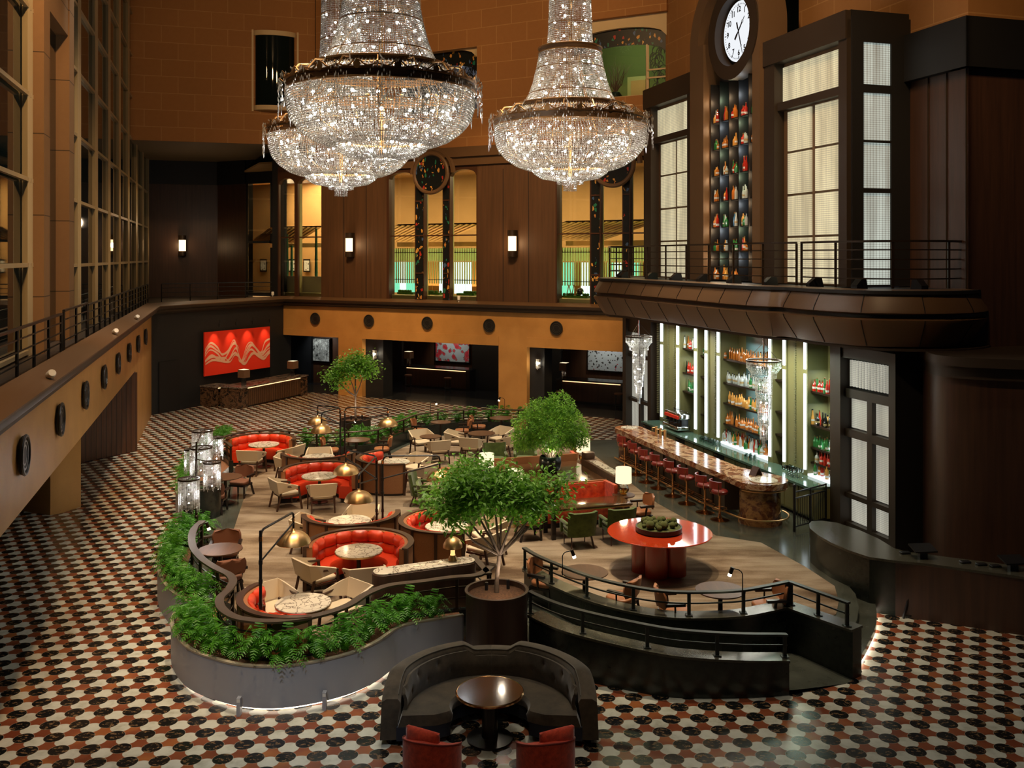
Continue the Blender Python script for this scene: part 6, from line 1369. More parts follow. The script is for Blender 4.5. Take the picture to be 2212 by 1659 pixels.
booth(T['T5'], 190, 372, 'booth with its cane back to the camera, joined behind the large front red booth', R0=.60, dx=.02, dy=.12)
booth(T['T4'], 118, 292, 'booth right of the tall lamp post, showing a tan cane back panel and red inside', dx=.02)
booth(T['T7'], 108, 290, 'booth with red inside and cane back panels left of the front tree', dx=.04)
booth(T['T8'], 150, 288, 'booth nearest the camera inside the curved railing, mostly hidden by its cane back', dx=0)
cg = 'cream leather armchairs round the marble tables'
for k, ang, d, lab in (('T1', 262, .98, 'cream armchair with its back to the camera at the leftmost rear marble table'), ('T1', -22, 1.0, 'cream armchair seen side-on at the right of the leftmost rear marble table'),
    ('T2', 100, .86, 'cream armchair facing the camera behind the second rear marble table'), ('T2', 178, .92, 'cream armchair left of the second rear marble table, facing right'),
    ('T3', 214, .98, 'cream armchair at the front left of the second-row red booth'), ('T3', 286, .92, 'cream armchair with its back to the camera in front of the second-row red booth'),
    ('T4', 52, .95, 'cream armchair facing the camera behind the marble table right of the lamp post'), ('T4', -30, 1.0, 'cream armchair at the front right of the marble table beyond the lamp post'),
    ('T5', 172, .96, 'cream armchair left of the marble table behind the front red booth'), ('T5', 82, .90, 'cream armchair half hidden by a brass dome behind the front red booth'),
    ('T6', 222, .98, 'cream armchair at the front left of the large front red booth'), ('T6', 286, .98, 'cream armchair with its back to the camera in front of the large front red booth'),
    ('T7', -32, 1.0, 'cream armchair right of the small tree booth, behind the brass mushroom lamp'), ('T7', 25, 1.0, 'cream armchair behind the leaves of the front tree'),
    ('T8', 138, .92, 'cream armchair at the rear left of the marble table nearest the camera'), ('T8', 48, .92, 'cream armchair at the rear right of the marble table nearest the camera')):
    at_table(AC, T[k], ang, d, lab, cg)
# far group of wood tables with cream chairs
W = {k: fxy(x, y, TZ) for k, (x, y) in dict(A=(930, 943), B=(1040, 936), C=(952, 912), D=(1083, 903), E=(770, 950), F=(476, 1187), G=(487, 1030), H=(1263, 1236), I=(1556, 1275)).items()}
wl = dict(A='small round brown table between two cream armchairs in the rear middle', B='round brown table among four cream armchairs in the rear middle', C='small round bronze table by the rear railing, left one', D='small round bronze table by the rear railing beside the tall bush', E='small round bronze table by the rear railing behind the lamp posts', F='round brown table between two suede armchairs at the left railing', G='round brown table beside the crystal lamps', H='round bronze table behind the green railing, left of the orange table', I='round bronze table behind the green railing, in front of the orange table')
for k, p in W.items(): WT2.put((*p, PLAT+.012), .4*ord(k), wl[k], 'round wooden lounge tables', scale=((.82, .82, 1) if k in 'AC' else (1.05, 1.05, 1) if k == 'B' else (1, 1, 1)))
for k, ang, d, lab in (('A', 118, .78, 'cream armchair facing the camera at the small rear brown table'), ('A', 292, .80, 'cream armchair with its back to the camera at the small rear brown table'),
    ('B', 172, .88, 'cream armchair left of the rear brown table, facing right'), ('B', 48, .95, 'cream armchair right behind the rear brown table, facing left'), ('B', 252, .92, 'cream armchair in front of the rear brown table with its back to the camera'), ('B', -28, .98, 'cream armchair at the front right of the rear brown table near the bush')):
    at_table(AC, W[k], ang, d, lab, 'cream leather armchairs round the wooden tables')
for pr_, k, ang, d, lab in ((SCt, 'C', 170, .80, 'tan leather armchair left of the left bronze table by the rear railing'), (SCt, 'C', 5, .80, 'tan leather armchair right of the left bronze table by the rear railing'), (SCt, 'D', 180, .86, 'tan leather armchair left of the bronze table beside the tall bush'), (SCt, 'D', -38, .82, 'tan leather armchair partly behind the tall bush'),
    (SCt, 'E', 5, .85, 'tan leather armchair right of the bronze table behind the lamp posts'), (SCt, 'E', 186, .85, 'tan leather armchair left of the bronze table behind the lamp posts'),
    (SCb, 'F', 100, .85, 'russet suede armchair behind the round table at the left railing'), (SCb, 'F', 298, .80, 'russet suede armchair in front of the round table at the left railing'), (SCb, 'G', 76, .80, 'russet suede armchair behind the crystal lamps, farther one'), (SCb, 'G', 270, .85, 'russet suede armchair beside the crystal lamps, nearer one'),
    (SCt, 'H', 152, .85, 'tan leather armchair at the left of the bronze table behind the green railing'), (SCt, 'H', -36, .82, 'tan leather armchair with its back to the railing, left of the orange table'), (SCt, 'I', 186, .88, 'tan leather armchair left of the bronze table in front of the orange table'), (SCt, 'I', 6, .90, 'tan leather armchair right of the bronze table in front of the orange table')):
    at_table(pr_, W[k], ang, d, lab, 'suede and leather armchairs at the bronze tables')
# central island with two banquettes
aV = math.atan2(V.y, V.x)
def banquette(name, o, L, mat, lab, rz, H=1.0, wing=.55):
    t = thing(name, lab, 'banquette', (*o, PLAT+.012), rz); g = MB(); g.rpad(0, -.32, .12, .46, L-.2, .62, .04, .03); part('seat', g, M[mat], t)
    g = MB(); n = int(L/.14)
    def f(u, v):
        x = (u-.5)*(L-.16); b_ = 0
        for r_ in range(2):
            for i in range(int(L/.3)):
                cx = (i+.5+(.5 if r_ else 0)-L/.3/2)*.3; cz = .60+.2*r_; b_ += math.exp(-((x-cx)**2+(.46+(H-.48)*v-cz)**2)/.0016)
        return (x, -.02+.03*b_*1.0-.02*(1-v), .46+(H-.48)*v)
    g.slab(f, 60, 16, -.06); part('buttoned_back', g, M[mat], t, smooth=60)
    for sx in (-1, 1): g = MB(); g.prism([(sx*(L/2-.1), .06), (sx*L/2, .06), (sx*(L/2+.05), -wing), (sx*(L/2-.04), -wing)][::sx], .12, H); part('wing', g, M[mat], t)
    g = MB(); g.box(-L/2, .04, .0, L/2, .10, H+.01); part('outer_back', g, M['tanleather'], t); g = MB(); g.box(-L/2, -.55, 0, L/2, .04, .12); part('plinth', g, M['ebony'], t)
    return t
banquette('orange_banquette', (1.36, 24.42), 2.36, 'orange', 'orange velvet buttoned banquette behind the long dark table', aV, .95)
banquette('leather_banquette', (.62, 27.45), 2.6, 'orange', 'banquette at the back of the island with its tan leather back to the camera', aV+PI, 1.02, .4)
t = thing('island_planter', 'low polished brown island top between the two banquettes carrying the big potted bush', 'plinth', (.92, 25.9, PLAT+.012), aV); g = MB(); g.box(-1.3, -1.32, 0, 1.3, 1.32, .82); part('body', g, M['tablewood'], t); g = MB(); g.box(-1.34, -1.36, .82, 1.34, 1.36, .85); part('top', g, M['tablewood'], t)
t = thing('island_partition', 'tall wood partition with marble inset top right of the island', 'partition', (2.50, 25.95, PLAT+.012), aV+PI/2)
g = MB(); g.rpad(0, 0, 0, 1.04, 2.7, .34, .12, .02); part('body', g, M['wood'], t); g = MB(); g.box(-1.0, -.13, 1.04, .75, .13, 1.06); part('marble_top', g, M['marble'], t); g = MB(); g.rpad(1.15, 0, 1.04, 1.22, .32, .34, .1, .02); part('raised_end', g, M['wood'], t)
def long_table(c, L, W_, rz, lab):
    t = thing('long_table', lab, 'table', (*c, PLAT+.012), rz, 'long dark tables'); g = MB(); g.rpad(0, 0, .70, .75, L, W_, .03, .02); part('tabletop', g, M['tablewood'], t); g = MB(); g.box(-L/2+.04, -W_/2+.005, .675, L/2-.04, W_/2-.005, .70); part('edge_band', g, M['brass'], t)
    for sx in (-1, 1):
        for sy in (-1, 1): g = MB(); g.box(sx*(L/2-.12)-.05, sy*(W_/2-.1)-.05, 0, sx*(L/2-.12)+.05, sy*(W_/2-.1)+.05, .68); part('leg', g, M['ebony'], t)
long_table((1.82, 23.32), 2.15, .82, aV, 'long polished dark table in front of the orange banquette')
long_table((-1.20, 25.5), 1.2, .8, aV, 'long dark table mostly hidden behind the front tree')
for x, y, lab in ((1.55, 22.28, 'green velvet armchair with its back to the camera, left one at the long table'), (2.50, 22.62, 'green velvet armchair with its back to the camera, just behind the orange-red table')): GC.put((x, y, PLAT+.012), face(U.x, U.y), lab, 'green velvet armchairs')
for x, y, dx, dy, lab in ((-2.42, 26.0, 1, -.1, 'green velvet armchair seen side-on left of the front tree, farther one'), (-2.1, 24.9, 1, .15, 'green velvet armchair seen side-on left of the front tree, nearer one'), (-.52, 29.9, .1, -1, 'green velvet armchair facing the camera behind the island, left one'), (.42, 30.0, 0, -1, 'green velvet armchair facing the camera behind the island, beside the bush')): GC.put((x, y, PLAT+.012), face(dx, dy), lab, 'green velvet armchairs')
for x, y, dx, dy, lab in ((3.22, 23.75, -V.x, -V.y, 'tan leather armchair at the right end of the long table beside the lamp'), (.42, 22.85, V.x, V.y, 'tan leather armchair at the left end of the long table behind the tree'), (-1.78, 27.1, .2, 1, 'tan leather armchair with its back to the camera right of the rear lamp arm'), (-1.0, 27.3, 1, .2, 'tan leather armchair beside the glowing lamp behind the front tree'), (1.72, 29.3, -1, -.2, 'tan leather armchair half hidden by the pot of the bush')): SCt.put((x, y, PLAT+.012), face(dx, dy), lab, 'tan leather armchairs of the island')
# side tables and linen lamps
t = thing('linen_lamp', '', 'lamp'); g = MB(); g.sphere((0, 0, .13), .14, 20, 12, .85); part('glass_body', g, M['amberglass'], t); g = MB(); g.lathe([(0, 0), (.09, 0), (.09, .02), (.02, .03), (.015, .30), (.03, .32)], 14); part('stem', g, M['brass'], t)
g = MB(); g.lathe([(.205, .30), (.20, .68)], 36); part('lamp_shade', g, M['shade'], t); g = MB(); g.lathe([(0, .66), (.198, .66), (.198, .665), (0, .665)], 30); part('diffuser', g, M['shade_top'], t); LL = Proto(t)
t = thing('side_table', '', 'table'); g = MB(); g.lathe([(0, .70), (.28, .70), (.29, .72), (.28, .735), (0, .735)], 32); part('tabletop', g, M['smalltable'], t); g = MB(); g.lathe([(0, 0), (.18, 0), (.17, .02), (.03, .04), (.03, .70)], 20); part('pedestal', g, M['brass'], t); ST = Proto(t)
for i, (px, D, lab) in enumerate(((1347, 24.15, 'glowing cream lamp with amber glass base at the right end of the long table'), (1051, 25.9, 'glowing cream lamp rising behind the front tree, left of the island'), (1260, 28.0, 'glowing cream lamp beside the far end of the island partition'), (1112, 23.9, 'glowing cream lamp seen through the leaves of the front tree'))):
    X = (px-1106)*D/2050; ST.put((X, D, PLAT+.012), 0, 'small round side table under the '+('amber glass lamp at the end of the long table', 'lamp left of the island', 'lamp beyond the island partition', 'lamp hidden by the front tree')[i], 'lamp side tables'); LL.put((X, D, PLAT+.012+.737), 0, lab, 'linen shade lamps'); light('lamp_light', 'POINT', (X, D, PLAT+1.62), 20, (1, .74, .42), .1)
# marble console with the mushroom lamp
ca, cb = Vector(fxy(835, 1233, 1.25)), Vector(fxy(998, 1211, 1.25)); t = thing('marble_console', 'long dark console with rounded ends and cream marble top behind the front railing', 'console', (*((ca+cb)/2), PLAT+.012), math.atan2((cb-ca).y, (cb-ca).x)); L = (cb-ca).length+.2
g = MB(); g.rpad(0, 0, .86, .89, L+.30, .40, .19, .01, 8); part('marble_top', g, M['marble'], t); g = MB(); g.rpad(0, 0, 0, .86, L+.34, .44, .21, .01, 8); part('body', g, M['darkwood'], t)
X, Y = fxy(978, 1211, 1.25); t = thing('mushroom_lamp', 'brass mushroom-shaped table lamp on the marble console', 'lamp', (X, Y, 1.262)); g = MB(); g.lathe([(0, 0), (.095, 0), (.085, .03), (.05, .1)], 20); part('base', g, M['brass'], t); g = MB(); g.lathe([(.05, .1), (.042, .14), (.040, .26), (0, .27)], 20); part('lit_stem', g, emis('amber_glow', (1, .55, .18), 1.6), t, label='glowing amber stem')
g = MB(); g.lathe([(.19, .25), (.185, .31), (.14, .39), (.07, .44), (0, .455)], 28); part('dome', g, M['brass'], t); g = MB(); g.sphere((0, 0, .29), .035, 8, 6); part('bulb', g, M['warmbulb'], t); light('mushroom_light', 'POINT', (X, Y-.0, 1.53), 2.5, (1, .7, .4), .04)
# brass dome lamps on black pipework posts
def dome_mesh():
    g = MB(); n = 48; prof = [(.29, 0), (.30, .01), (.285, .06), (.25, .12), (.19, .175), (.11, .21), (.04, .225), (.025, .27), (0, .27)]; vs = []
    for r_, z in prof:
        for i in range(n): a = 2*PI*i/n; k = 1+.035*abs(math.sin(a*5)); vs.append((r_*k*math.cos(a), r_*k*math.sin(a), z))
    g.add(vs, [(j*n+i, j*n+(i+1) % n, (j+1)*n+(i+1) % n, (j+1)*n+i) for j in range(len(prof)-1) for i in range(n)]); return mesh('dome', g, M['brass'], 60)
DM = dome_mesh(); bm_ = MB(); bm_.sphere((0, 0, .03), .05, 10, 8); DBM = mesh('bulb', bm_, M['warmbulb'], 60)
def dome_post(base, ends, lab, zt=2.56, double=True):
    t = thing('dome_lamp_post', lab, 'lamp', (*base, PLAT+.012), 0, 'brass dome lamp posts'); z0 = PLAT+.012
    for k in range(2 if double else 1):
        dx = (-.07, .07)[k] if double else 0; g = MB(); g.tube([(dx, 0, 0), (dx, 0, zt-z0-(.1 if double else 0))], .026, 8)
        for z in (.9, 1.3, 1.62): g.tube([(dx, 0, z), (dx, 0, z+.07)], .034, 8)
        g.lathe([(0, 0), (.11, 0), (.11, .015), (0, .015)], 16, (dx, 0, 0)); part('post', g, M['black'], t)
    for i, (ex, ey) in enumerate(ends):
        lx, ly = ex-base[0], ey-base[1]; s_ = (-.07 if lx < 0 else .07) if double else 0; zt_ = zt-z0
        g = MB(); g.tube([(s_, 0, zt_-.12), (s_+lx*.03, ly*.03, zt_-.03), (s_+lx*.08, ly*.08, zt_), (lx*.95, ly*.95, zt_), (lx*.99, ly*.99, zt_-.03), (lx, ly, zt_-.10), (lx, ly, zt_-.36)], .02, 8); part('arm', g, M['black'], t)
        g = MB(); g.tube([(s_, 0, zt_-.52), (lx*.98, ly*.98, zt_-.20)], .016, 8); part('brace', g, M['black'], t)
        g = MB(); g.tube([(lx, ly, zt_-.10), (lx, ly, zt_-.17)], .026, 8); g.tube([(s_, 0, zt_-.10), (s_, 0, zt_-.18)], .032, 8); part('brass_joint', g, M['copper'], t)
        o = link('dome_shade', DM, t); o.location = (lx, ly, 2.0-z0); o = link('bulb', DBM, t); o.location = (lx, ly, 2.0-z0)
        l_ = light('dome_light', 'SPOT', (ex, ey, 2.03), 110, (1, .74, .42), .05, spot=R(120), blend=.5)
def e_(px, y, z=2.56): return fxy(px, y, z)
dome_post(fxy(740, 880, 2.56), [e_(686, 876), (-5.6, 27.9), e_(838, 880)], 'double black pipe post with three brass dome lamps at the rear left')
dome_post(fxy(820, 985, 2.56), [e_(747, 972), e_(775, 1025), e_(950, 984)], 'double black pipe post with three brass dome lamps in the middle of the lounge')
dome_post(fxy(563, 1146, 2.56), [e_(634, 1106)], 'single black pipe post with one brass dome lamp at the front left railing', double=False)
# reading lamps clipped to the railings
t = thing('reading_lamp', '', 'lamp'); g = MB(); g.tube([(0, 0, 0), (0, 0, .36), (.02, 0, .40), (.06, 0, .43), (.16, 0, .45)], .009, 6); part('stem', g, M['black'], t); g = MB(); g.tube([(.17, 0, .47), (.21, 0, .36)], .034, 12); part('head', g, M['blackgold'], t); g = MB(); g.tube([(.21, 0, .362), (.225, 0, .315)], .031, 12); part('lit_lens', g, M['warmbulb'], t); RL = Proto(t)
for x, y, z, rz, tg, lab in ((428, 1178, RZ, 0, 'F', 'small black reading lamp on the left railing above the round table'), (1215, 1243, 1.27, .1, 'H', 'small black reading lamp on the green railing, left one'), (1604, 1285, 1.27, PI-.15, 'I', 'small black reading lamp on the green railing, right one'), (930, 892, RZ, 0, 'C', 'small reading lamp on the rear railing at the left bronze table'), (1090, 884, RZ, PI, 'D', 'small reading lamp on the rear railing at the bronze table by the bush'), (781, 933, RZ, PI, 'E', 'small reading lamp on the rear railing behind the lamp posts')):
    X, Y = fxy(x, y, z); RL.put((X, Y, z), rz, lab, 'railing reading lamps'); s_ = 1 if abs(rz) < 1 else -1; light('reading_light', 'SPOT', (X+.23*s_, Y, z+.3), 9, (1, .8, .55), .03, spot=R(110), blend=.6).rotation_euler = (0, R(-14)*s_, 0)
# orange-red table with moss bowl
X, Y = fxy(1425, 1149, 1.21); OT = (X, Y); t = thing('red_table', 'large round glossy orange-red table on a clover-shaped base', 'table', (X, Y, PLAT+.012)); g = MB(); g.lathe([(0, .80), (1.06, .80), (1.12, .825), (1.125, .84), (1.115, .85), (0, .85)], 96); part('tabletop', g, M['lacquer'], t)
g = MB()
for k in range(5): a = 2*PI*k/5+.6; g.cyl(.36*math.cos(a), .36*math.sin(a), 0, .80, .25, None, 28)
g.cyl(0, 0, 0, .79, .35, None, 20); part('clover_base', g, M['lacquer_b'], t)
t = thing('moss_bowl', 'shallow dark tray filled with moss on the orange-red table', 'bowl', (X-.02, Y+.0, 1.222)); g = MB(); g.lathe([(0, 0), (.47, 0), (.50, .03), (.50, .12), (.47, .12), (.46, .05), (0, .05)], 48); part('tray', g, M['mossrim'], t); g = MB(); g.lathe([(.0, .13), (.3, .125), (.44, .115), (.485, .10)], 40); part('moss_bed', g, M['moss'], t)
random.seed(11); MOB = []
g = MB(); g.sphere((0, 0, 0), 1, 16, 10); g.v = [tuple(c*(1+random.uniform(-.05, .05)) for c in v) for v in g.v]; MBm = mesh('moss_ball', g, M['moss'], 80)
pl_ = []
for k in range(600):
    r_ = random.uniform(.045, .095); a = random.uniform(0, 2*PI); d = math.sqrt(random.random())*.38
    if all(math.hypot(d*math.cos(a)-q[0], d*math.sin(a)-q[1]) > (r_+q[2])*.9 for q in pl_): pl_.append((d*math.cos(a), d*math.sin(a), r_))
    if len(pl_) >= 26: break
for x, y, r_ in pl_: o = link('moss_ball', MBm); o.location = (X-.02+x, Y+y, 1.222+.12+r_*.85+.05*(1-math.hypot(x, y)/.4)); o.scale = (r_,)*3; o.rotation_euler = (r_*50, r_*90, 0); tag(o, 'round green moss ball in the dark tray on the orange-red table', 'moss ball', 'moss balls in the tray')
# foreground: charcoal velvet sofa, table, two red tub chairs
SX, SY = -.33, 13.95; t = thing('curved_sofa', 'large semicircular charcoal velvet sofa in the foreground', 'sofa', (SX, SY, 0))
def bk_h(a):      # height of the back along the arc (degrees 0..180)
    d = abs(a-90); return .93 if 18 < d < 74 else (.83 if d <= 12 else (.83+.10*(d-12)/6 if d <= 18 else .93-.26*(min(d, 96)-74)/22))
def ring_piece(a0, a1, n=40):
    g = MB(); vs = []
    for i in range(n+1):
        ad = a0+(a1-a0)*i/n; a = R(ad); h = bk_h(ad); pr = [(1.34, .40), (1.30, h-.06), (1.34, h), (1.50, h+.005), (1.575, h-.04), (1.60, .10), (1.36, .10)]
        for r_, z in pr: vs.append((r_*math.cos(a), r_*math.sin(a)*1.0, z))
    m = 7; g.add(vs, [(m*i+j, m*i+m+j, m*i+m+(j+1) % m, m*i+(j+1) % m) for i in range(n) for j in range(m)]+[tuple(range(m)), tuple(m*n+j for j in range(m))[::-1]]); return g
part('back_section', ring_piece(-4, 89.96), M['greyvel'], t, smooth=40); part('back_section', ring_piece(90.04, 184), M['greyvel'], t, smooth=40)
def sofa_back_inner(a0, a1):
    g = MB()
    def f(u, v):
        ad = a0+(a1-a0)*u; a = R(ad); h = bk_h(ad); z = .46+(h-.07-.46)*v; b_ = 0
        for r_ in range(2):
            for k in range(9):
                ac = 6+k*21+(10 if r_ else 0)
                if abs(ac-90) < 22: continue
                b_ += math.exp(-(((ad-ac)*.024)**2+(z-(.62 if r_ else .76))**2)/.0022)
        r0 = 1.29+.035*b_-.03*math.sin(PI*v); return (r0*math.cos(a), r0*math.sin(a), z)
    g.slab(f, 90, 14, -.05); return g
part('buttoned_cushion', sofa_back_inner(2, 89.9), M['greyvel'], t, smooth=70); part('buttoned_cushion', sofa_back_inner(90.1, 178), M['greyvel'], t, smooth=70)
for a0, a1 in ((-6, 89.93), (90.07, 186)):
    g = MB(); n = 36; vs = []
    for i in range(n+1):
        ad = a0+(a1-a0)*i/n; a = R(ad); ins = .72-.10*max(0, math.sin(R(min(180, max(0, ad)))))*0+.12*(1-math.sin(R(min(180, max(0, ad))))); d = abs(ad-90)
        r0 = .70 if d < 60 else .70+.0*(d-60); r0 = .70-.22*max(0, (d-45)/50)**1.2+(.30*max(0, (d-82)/14)**2)
        pr = [(r0+.02, .30), (r0, .40), (r0+.04, .46), (1.28, .47), (1.34, .30)]
        for r_, z in pr: vs.append((r_*math.cos(a), r_*math.sin(a), z))
    m = 5; g.add(vs, [(m*i+j, m*i+m+j, m*i+m+(j+1) % m, m*i+(j+1) % m) for i in range(n) for j in range(m)]+[tuple(range(m)), tuple(m*n+j for j in range(m))[::-1]]); part('seat_cushion', g, M['greyvel'], t, smooth=50)
    g = MB(); vs = []
    for i in range(n+1):
        ad = a0+(a1-a0)*i/n; a = R(ad); d = abs(ad-90); r0 = .72-.22*max(0, (d-45)/50)**1.2+(.30*max(0, (d-82)/14)**2)
        for r_, z in ((r0+.02, .10), (r0+.02, .30), (1.36, .30), (1.36, .10)): vs.append((r_*math.cos(a), r_*math.sin(a), z))
    g.add(vs, [(4*i+j, 4*i+4+j, 4*i+4+(j+1) % 4, 4*i+(j+1) % 4) for i in range(n) for j in range(4)]+[(0, 1, 2, 3), (4*n+3, 4*n+2, 4*n+1, 4*n)]); part('seat_base', g, plain('navy_velvet_base', (.014, .018, .03), .8) if a0 < 0 else bpy.data.materials['navy_velvet_base'], t)
for ad in (2, 35, 70, 110, 145, 178):
    for r_ in (.9, 1.45):
        a = R(ad); g = MB(); g.cyl(r_*math.cos(a), r_*math.sin(a), 0, .1, .05, .06, 12); part('foot', g, M['black'], t)
g = MB(); g.tube([(1.335*math.cos(R(a)), 1.335*math.sin(R(a)), bk_h(a)+.004) for a in range(-2, 183, 3)], .008, 5); part('piping', g, plain('grey_piping', (.12, .11, .09), .6), t)
t = thing('cocktail_table', 'round dark wood table with brass rim inside the charcoal sofa', 'table', (*fxy(1058, 1492, .72), 0)); g = MB(); g.lathe([(0, .69), (.49, .69), (.49, .72), (0, .722)], 56); part('tabletop', g, M['tablewood'], t); g = MB(); g.lathe([(.485, .675), (.505, .685), (.508, .71), (.492, .724), (.485, .72)], 56); part('brass_rim', g, M['copper'], t)
g = MB(); g.lathe([(0, 0), (.34, 0), (.34, .03), (.12, .05), (.11, .66), (.2, .69)], 28); part('pedestal', g, M['ebony'], t)
t = thing('tub_chair', '', 'armchair')
def tub(u, v):
    a = R(-28+(236*u)) ; d = abs(u-.5)*2; h = .74-.20*d**1.6; a2 = a+PI
    return (.40*math.cos(a+PI), .38*math.sin(a+PI), .10+(h-.10)*v)
g = MB(); g.slab(tub, 40, 8, lambda u, v: -.085); part('shell', g, M['redvel'], t, smooth=55); g = MB(); g.rpad(0, .04, .22, .44, .60, .60, .2, .05); part('seat', g, M['redvel'], t)
g = MB(); g.tube([(.40*math.cos(R(-28+236*k/30)+PI), .38*math.sin(R(-28+236*k/30)+PI), .743-.20*(abs(k/30-.5)*2)**1.6) for k in range(31)], .010, 5); part('piping', g, plain('dark_red_piping', (.14, .01, .005), .6), t); g = MB(); g.cyl(0, 0, .0, .12, .26, .30, 24); part('swivel_base', g, M['black'], t); TC = Proto(t)
t = thing('back_cushion', '', 'cushion'); g = MB()
g.slab(lambda u, v: ((u-.5)*.50, -.03*math.cos(PI*(u-.5)), .36*v+.02*math.sin(PI*u)), 12, 8, lambda u, v: .05+.06*(math.sin(PI*u)*math.sin(PI*v))**.5); part('cover', g, M['redvel'], t, smooth=70); BC = Proto(t)
for x, rz, lab in ((-1.08, R(-14), 'left'), (.455, R(12), 'right')):
    Y = 12.85; TC.put((x, Y, 0), rz, 'red velvet tub chair with its back to the camera at the bottom edge, %s one' % lab, 'red tub chairs')
    dx = -.06 if lab == 'left' else .10; c_ = rot2(dx, -.16, rz); BC.put((x+c_[0], Y+c_[1], .47), rz+(-.25 if lab == 'left' else .25), 'red back cushion standing in the %s tub chair' % lab, 'red chair cushions')
# ---------------------------------------------------------------- plants
def fern_mesh(seed):
    random.seed(seed); g = MB()
    for k in range(30):
        a = 2*PI*(k*.618); L = random.uniform(.30, .48); lift = random.uniform(.20, .42)*(1.25 if k > 20 else 1); ca, sa = math.cos(a), math.sin(a); N = 13; pts = []
        for i in range(N+1):
            f = i/N; r_ = L*f*(.55 if k > 20 else .95); z = lift*math.sin(min(1, f*1.25)*PI*.62)*1.15-.10*f*f*f; pts.append(Vector((ca*r_, sa*r_, z)))
        side = Vector((-sa, ca, 0))
        for i in range(1, N):
            w = .072*math.sin(PI*(i/N)**.7)+.008; d = (pts[i+1]-pts[i-1]).normalized() if i < N else d; q = pts[i]
            for s_ in (-1, 1):
                tip = q+side*s_*w+d*.016+Vector((0, 0, -.010)); hw_ = d*.0105; n0 = len(g.v)
                g.v += [tuple(q-hw_), tuple(q+hw_), tuple(tip+hw_*.6), tuple(tip-hw_*.6)]; g.f.append([n0, n0+1, n0+2, n0+3]); g.m.append(0)
    return mesh('fern', g, M['fern'], 0, fixn=False)
FM = [fern_mesh(s_) for s_ in (1, 2, 3)]
def fern(p, z, lab, grp, s=1.0):
    o = link('fern', random.choice(FM)); o.location = (p[0], p[1], z); o.rotation_euler = (random.uniform(-.15, .15), random.uniform(-.15, .15), random.random()*6); o.scale = (s*random.uniform(.9, 1.15),)*3
    return tag(o, lab, 'fern', grp)
random.seed(31)
def nthw(n): return ordn[n] if n < 10 else ['eleventh', 'twelfth', 'thirteenth', 'fourteenth', 'fifteenth', 'sixteenth', 'seventeenth', 'eighteenth', 'nineteenth', 'twentieth', 'twenty-first', 'twenty-second', 'twenty-third', 'twenty-fourth', 'twenty-fifth', 'twenty-sixth', 'twenty-seventh', 'twenty-eighth'][min(n-10, 17)]
def fern_row(P, off, pitch, where, grp, s=1.0, f0=0.0, f1=1.0, tgt=None, mind=.2):
    Q = offpath(P, off); L = sum((b_-a).length for a, b_ in zip(Q, Q[1:])); n = max(2, int(L*(f1-f0)/pitch)); c_ = 0
    for k in range(n):
        p = along(Q, f0+(f1-f0)*(k+.5)/n)
        if tgt and min((q-p).length for q in tgt) < mind: continue
        fern(p, .64, 'bushy green fern %s, %s' % (where, nthw(c_)+' along'), grp, s); c_ += 1
fern_row(PO1, -.24, .47, 'spilling over the front planter rim', 'ferns along the front planter rim', 1.05, .04, .98)
fern_row(PO1, -.62, .46, 'in the inner row of the front planter', 'ferns in the inner row of the front planter', 1.0, .05, .95, PRa, .26)
fern_row(PO2, -.24, .47, 'along the rim of the second left planter', 'ferns of the second left planter', 1.05)
fern_row(PO2, -.60, .42, 'in the inner row of the second left planter', 'ferns of the second left planter inner row', 1.05, .02, .98, PRa, .26)
fern_row(PO3, -.22, .50, 'in the far left planter beyond the crystal lamps', 'ferns of the far left planter', 1.0)
fern_row(PO4, -.36, .62, 'outside the rear railing', 'ferns of the rear planter', 1.15)
def leafquad(g, p, d, up, L, W_):
    d = d.normalized(); s_ = d.cross(up)
    if s_.length < 1e-3: s_ = Vector((1, 0, 0))
    s_.normalize(); n0 = len(g.v); m_ = p+d*L*.5+Vector((0, 0, -L*.02))
    g.v += [tuple(p), tuple(m_+s_*W_/2), tuple(p+d*L+Vector((0, 0, -L*.18))), tuple(m_-s_*W_/2)]; g.f += [[n0, n0+1, n0+2], [n0, n0+2, n0+3]]; g.m += [0, 0]
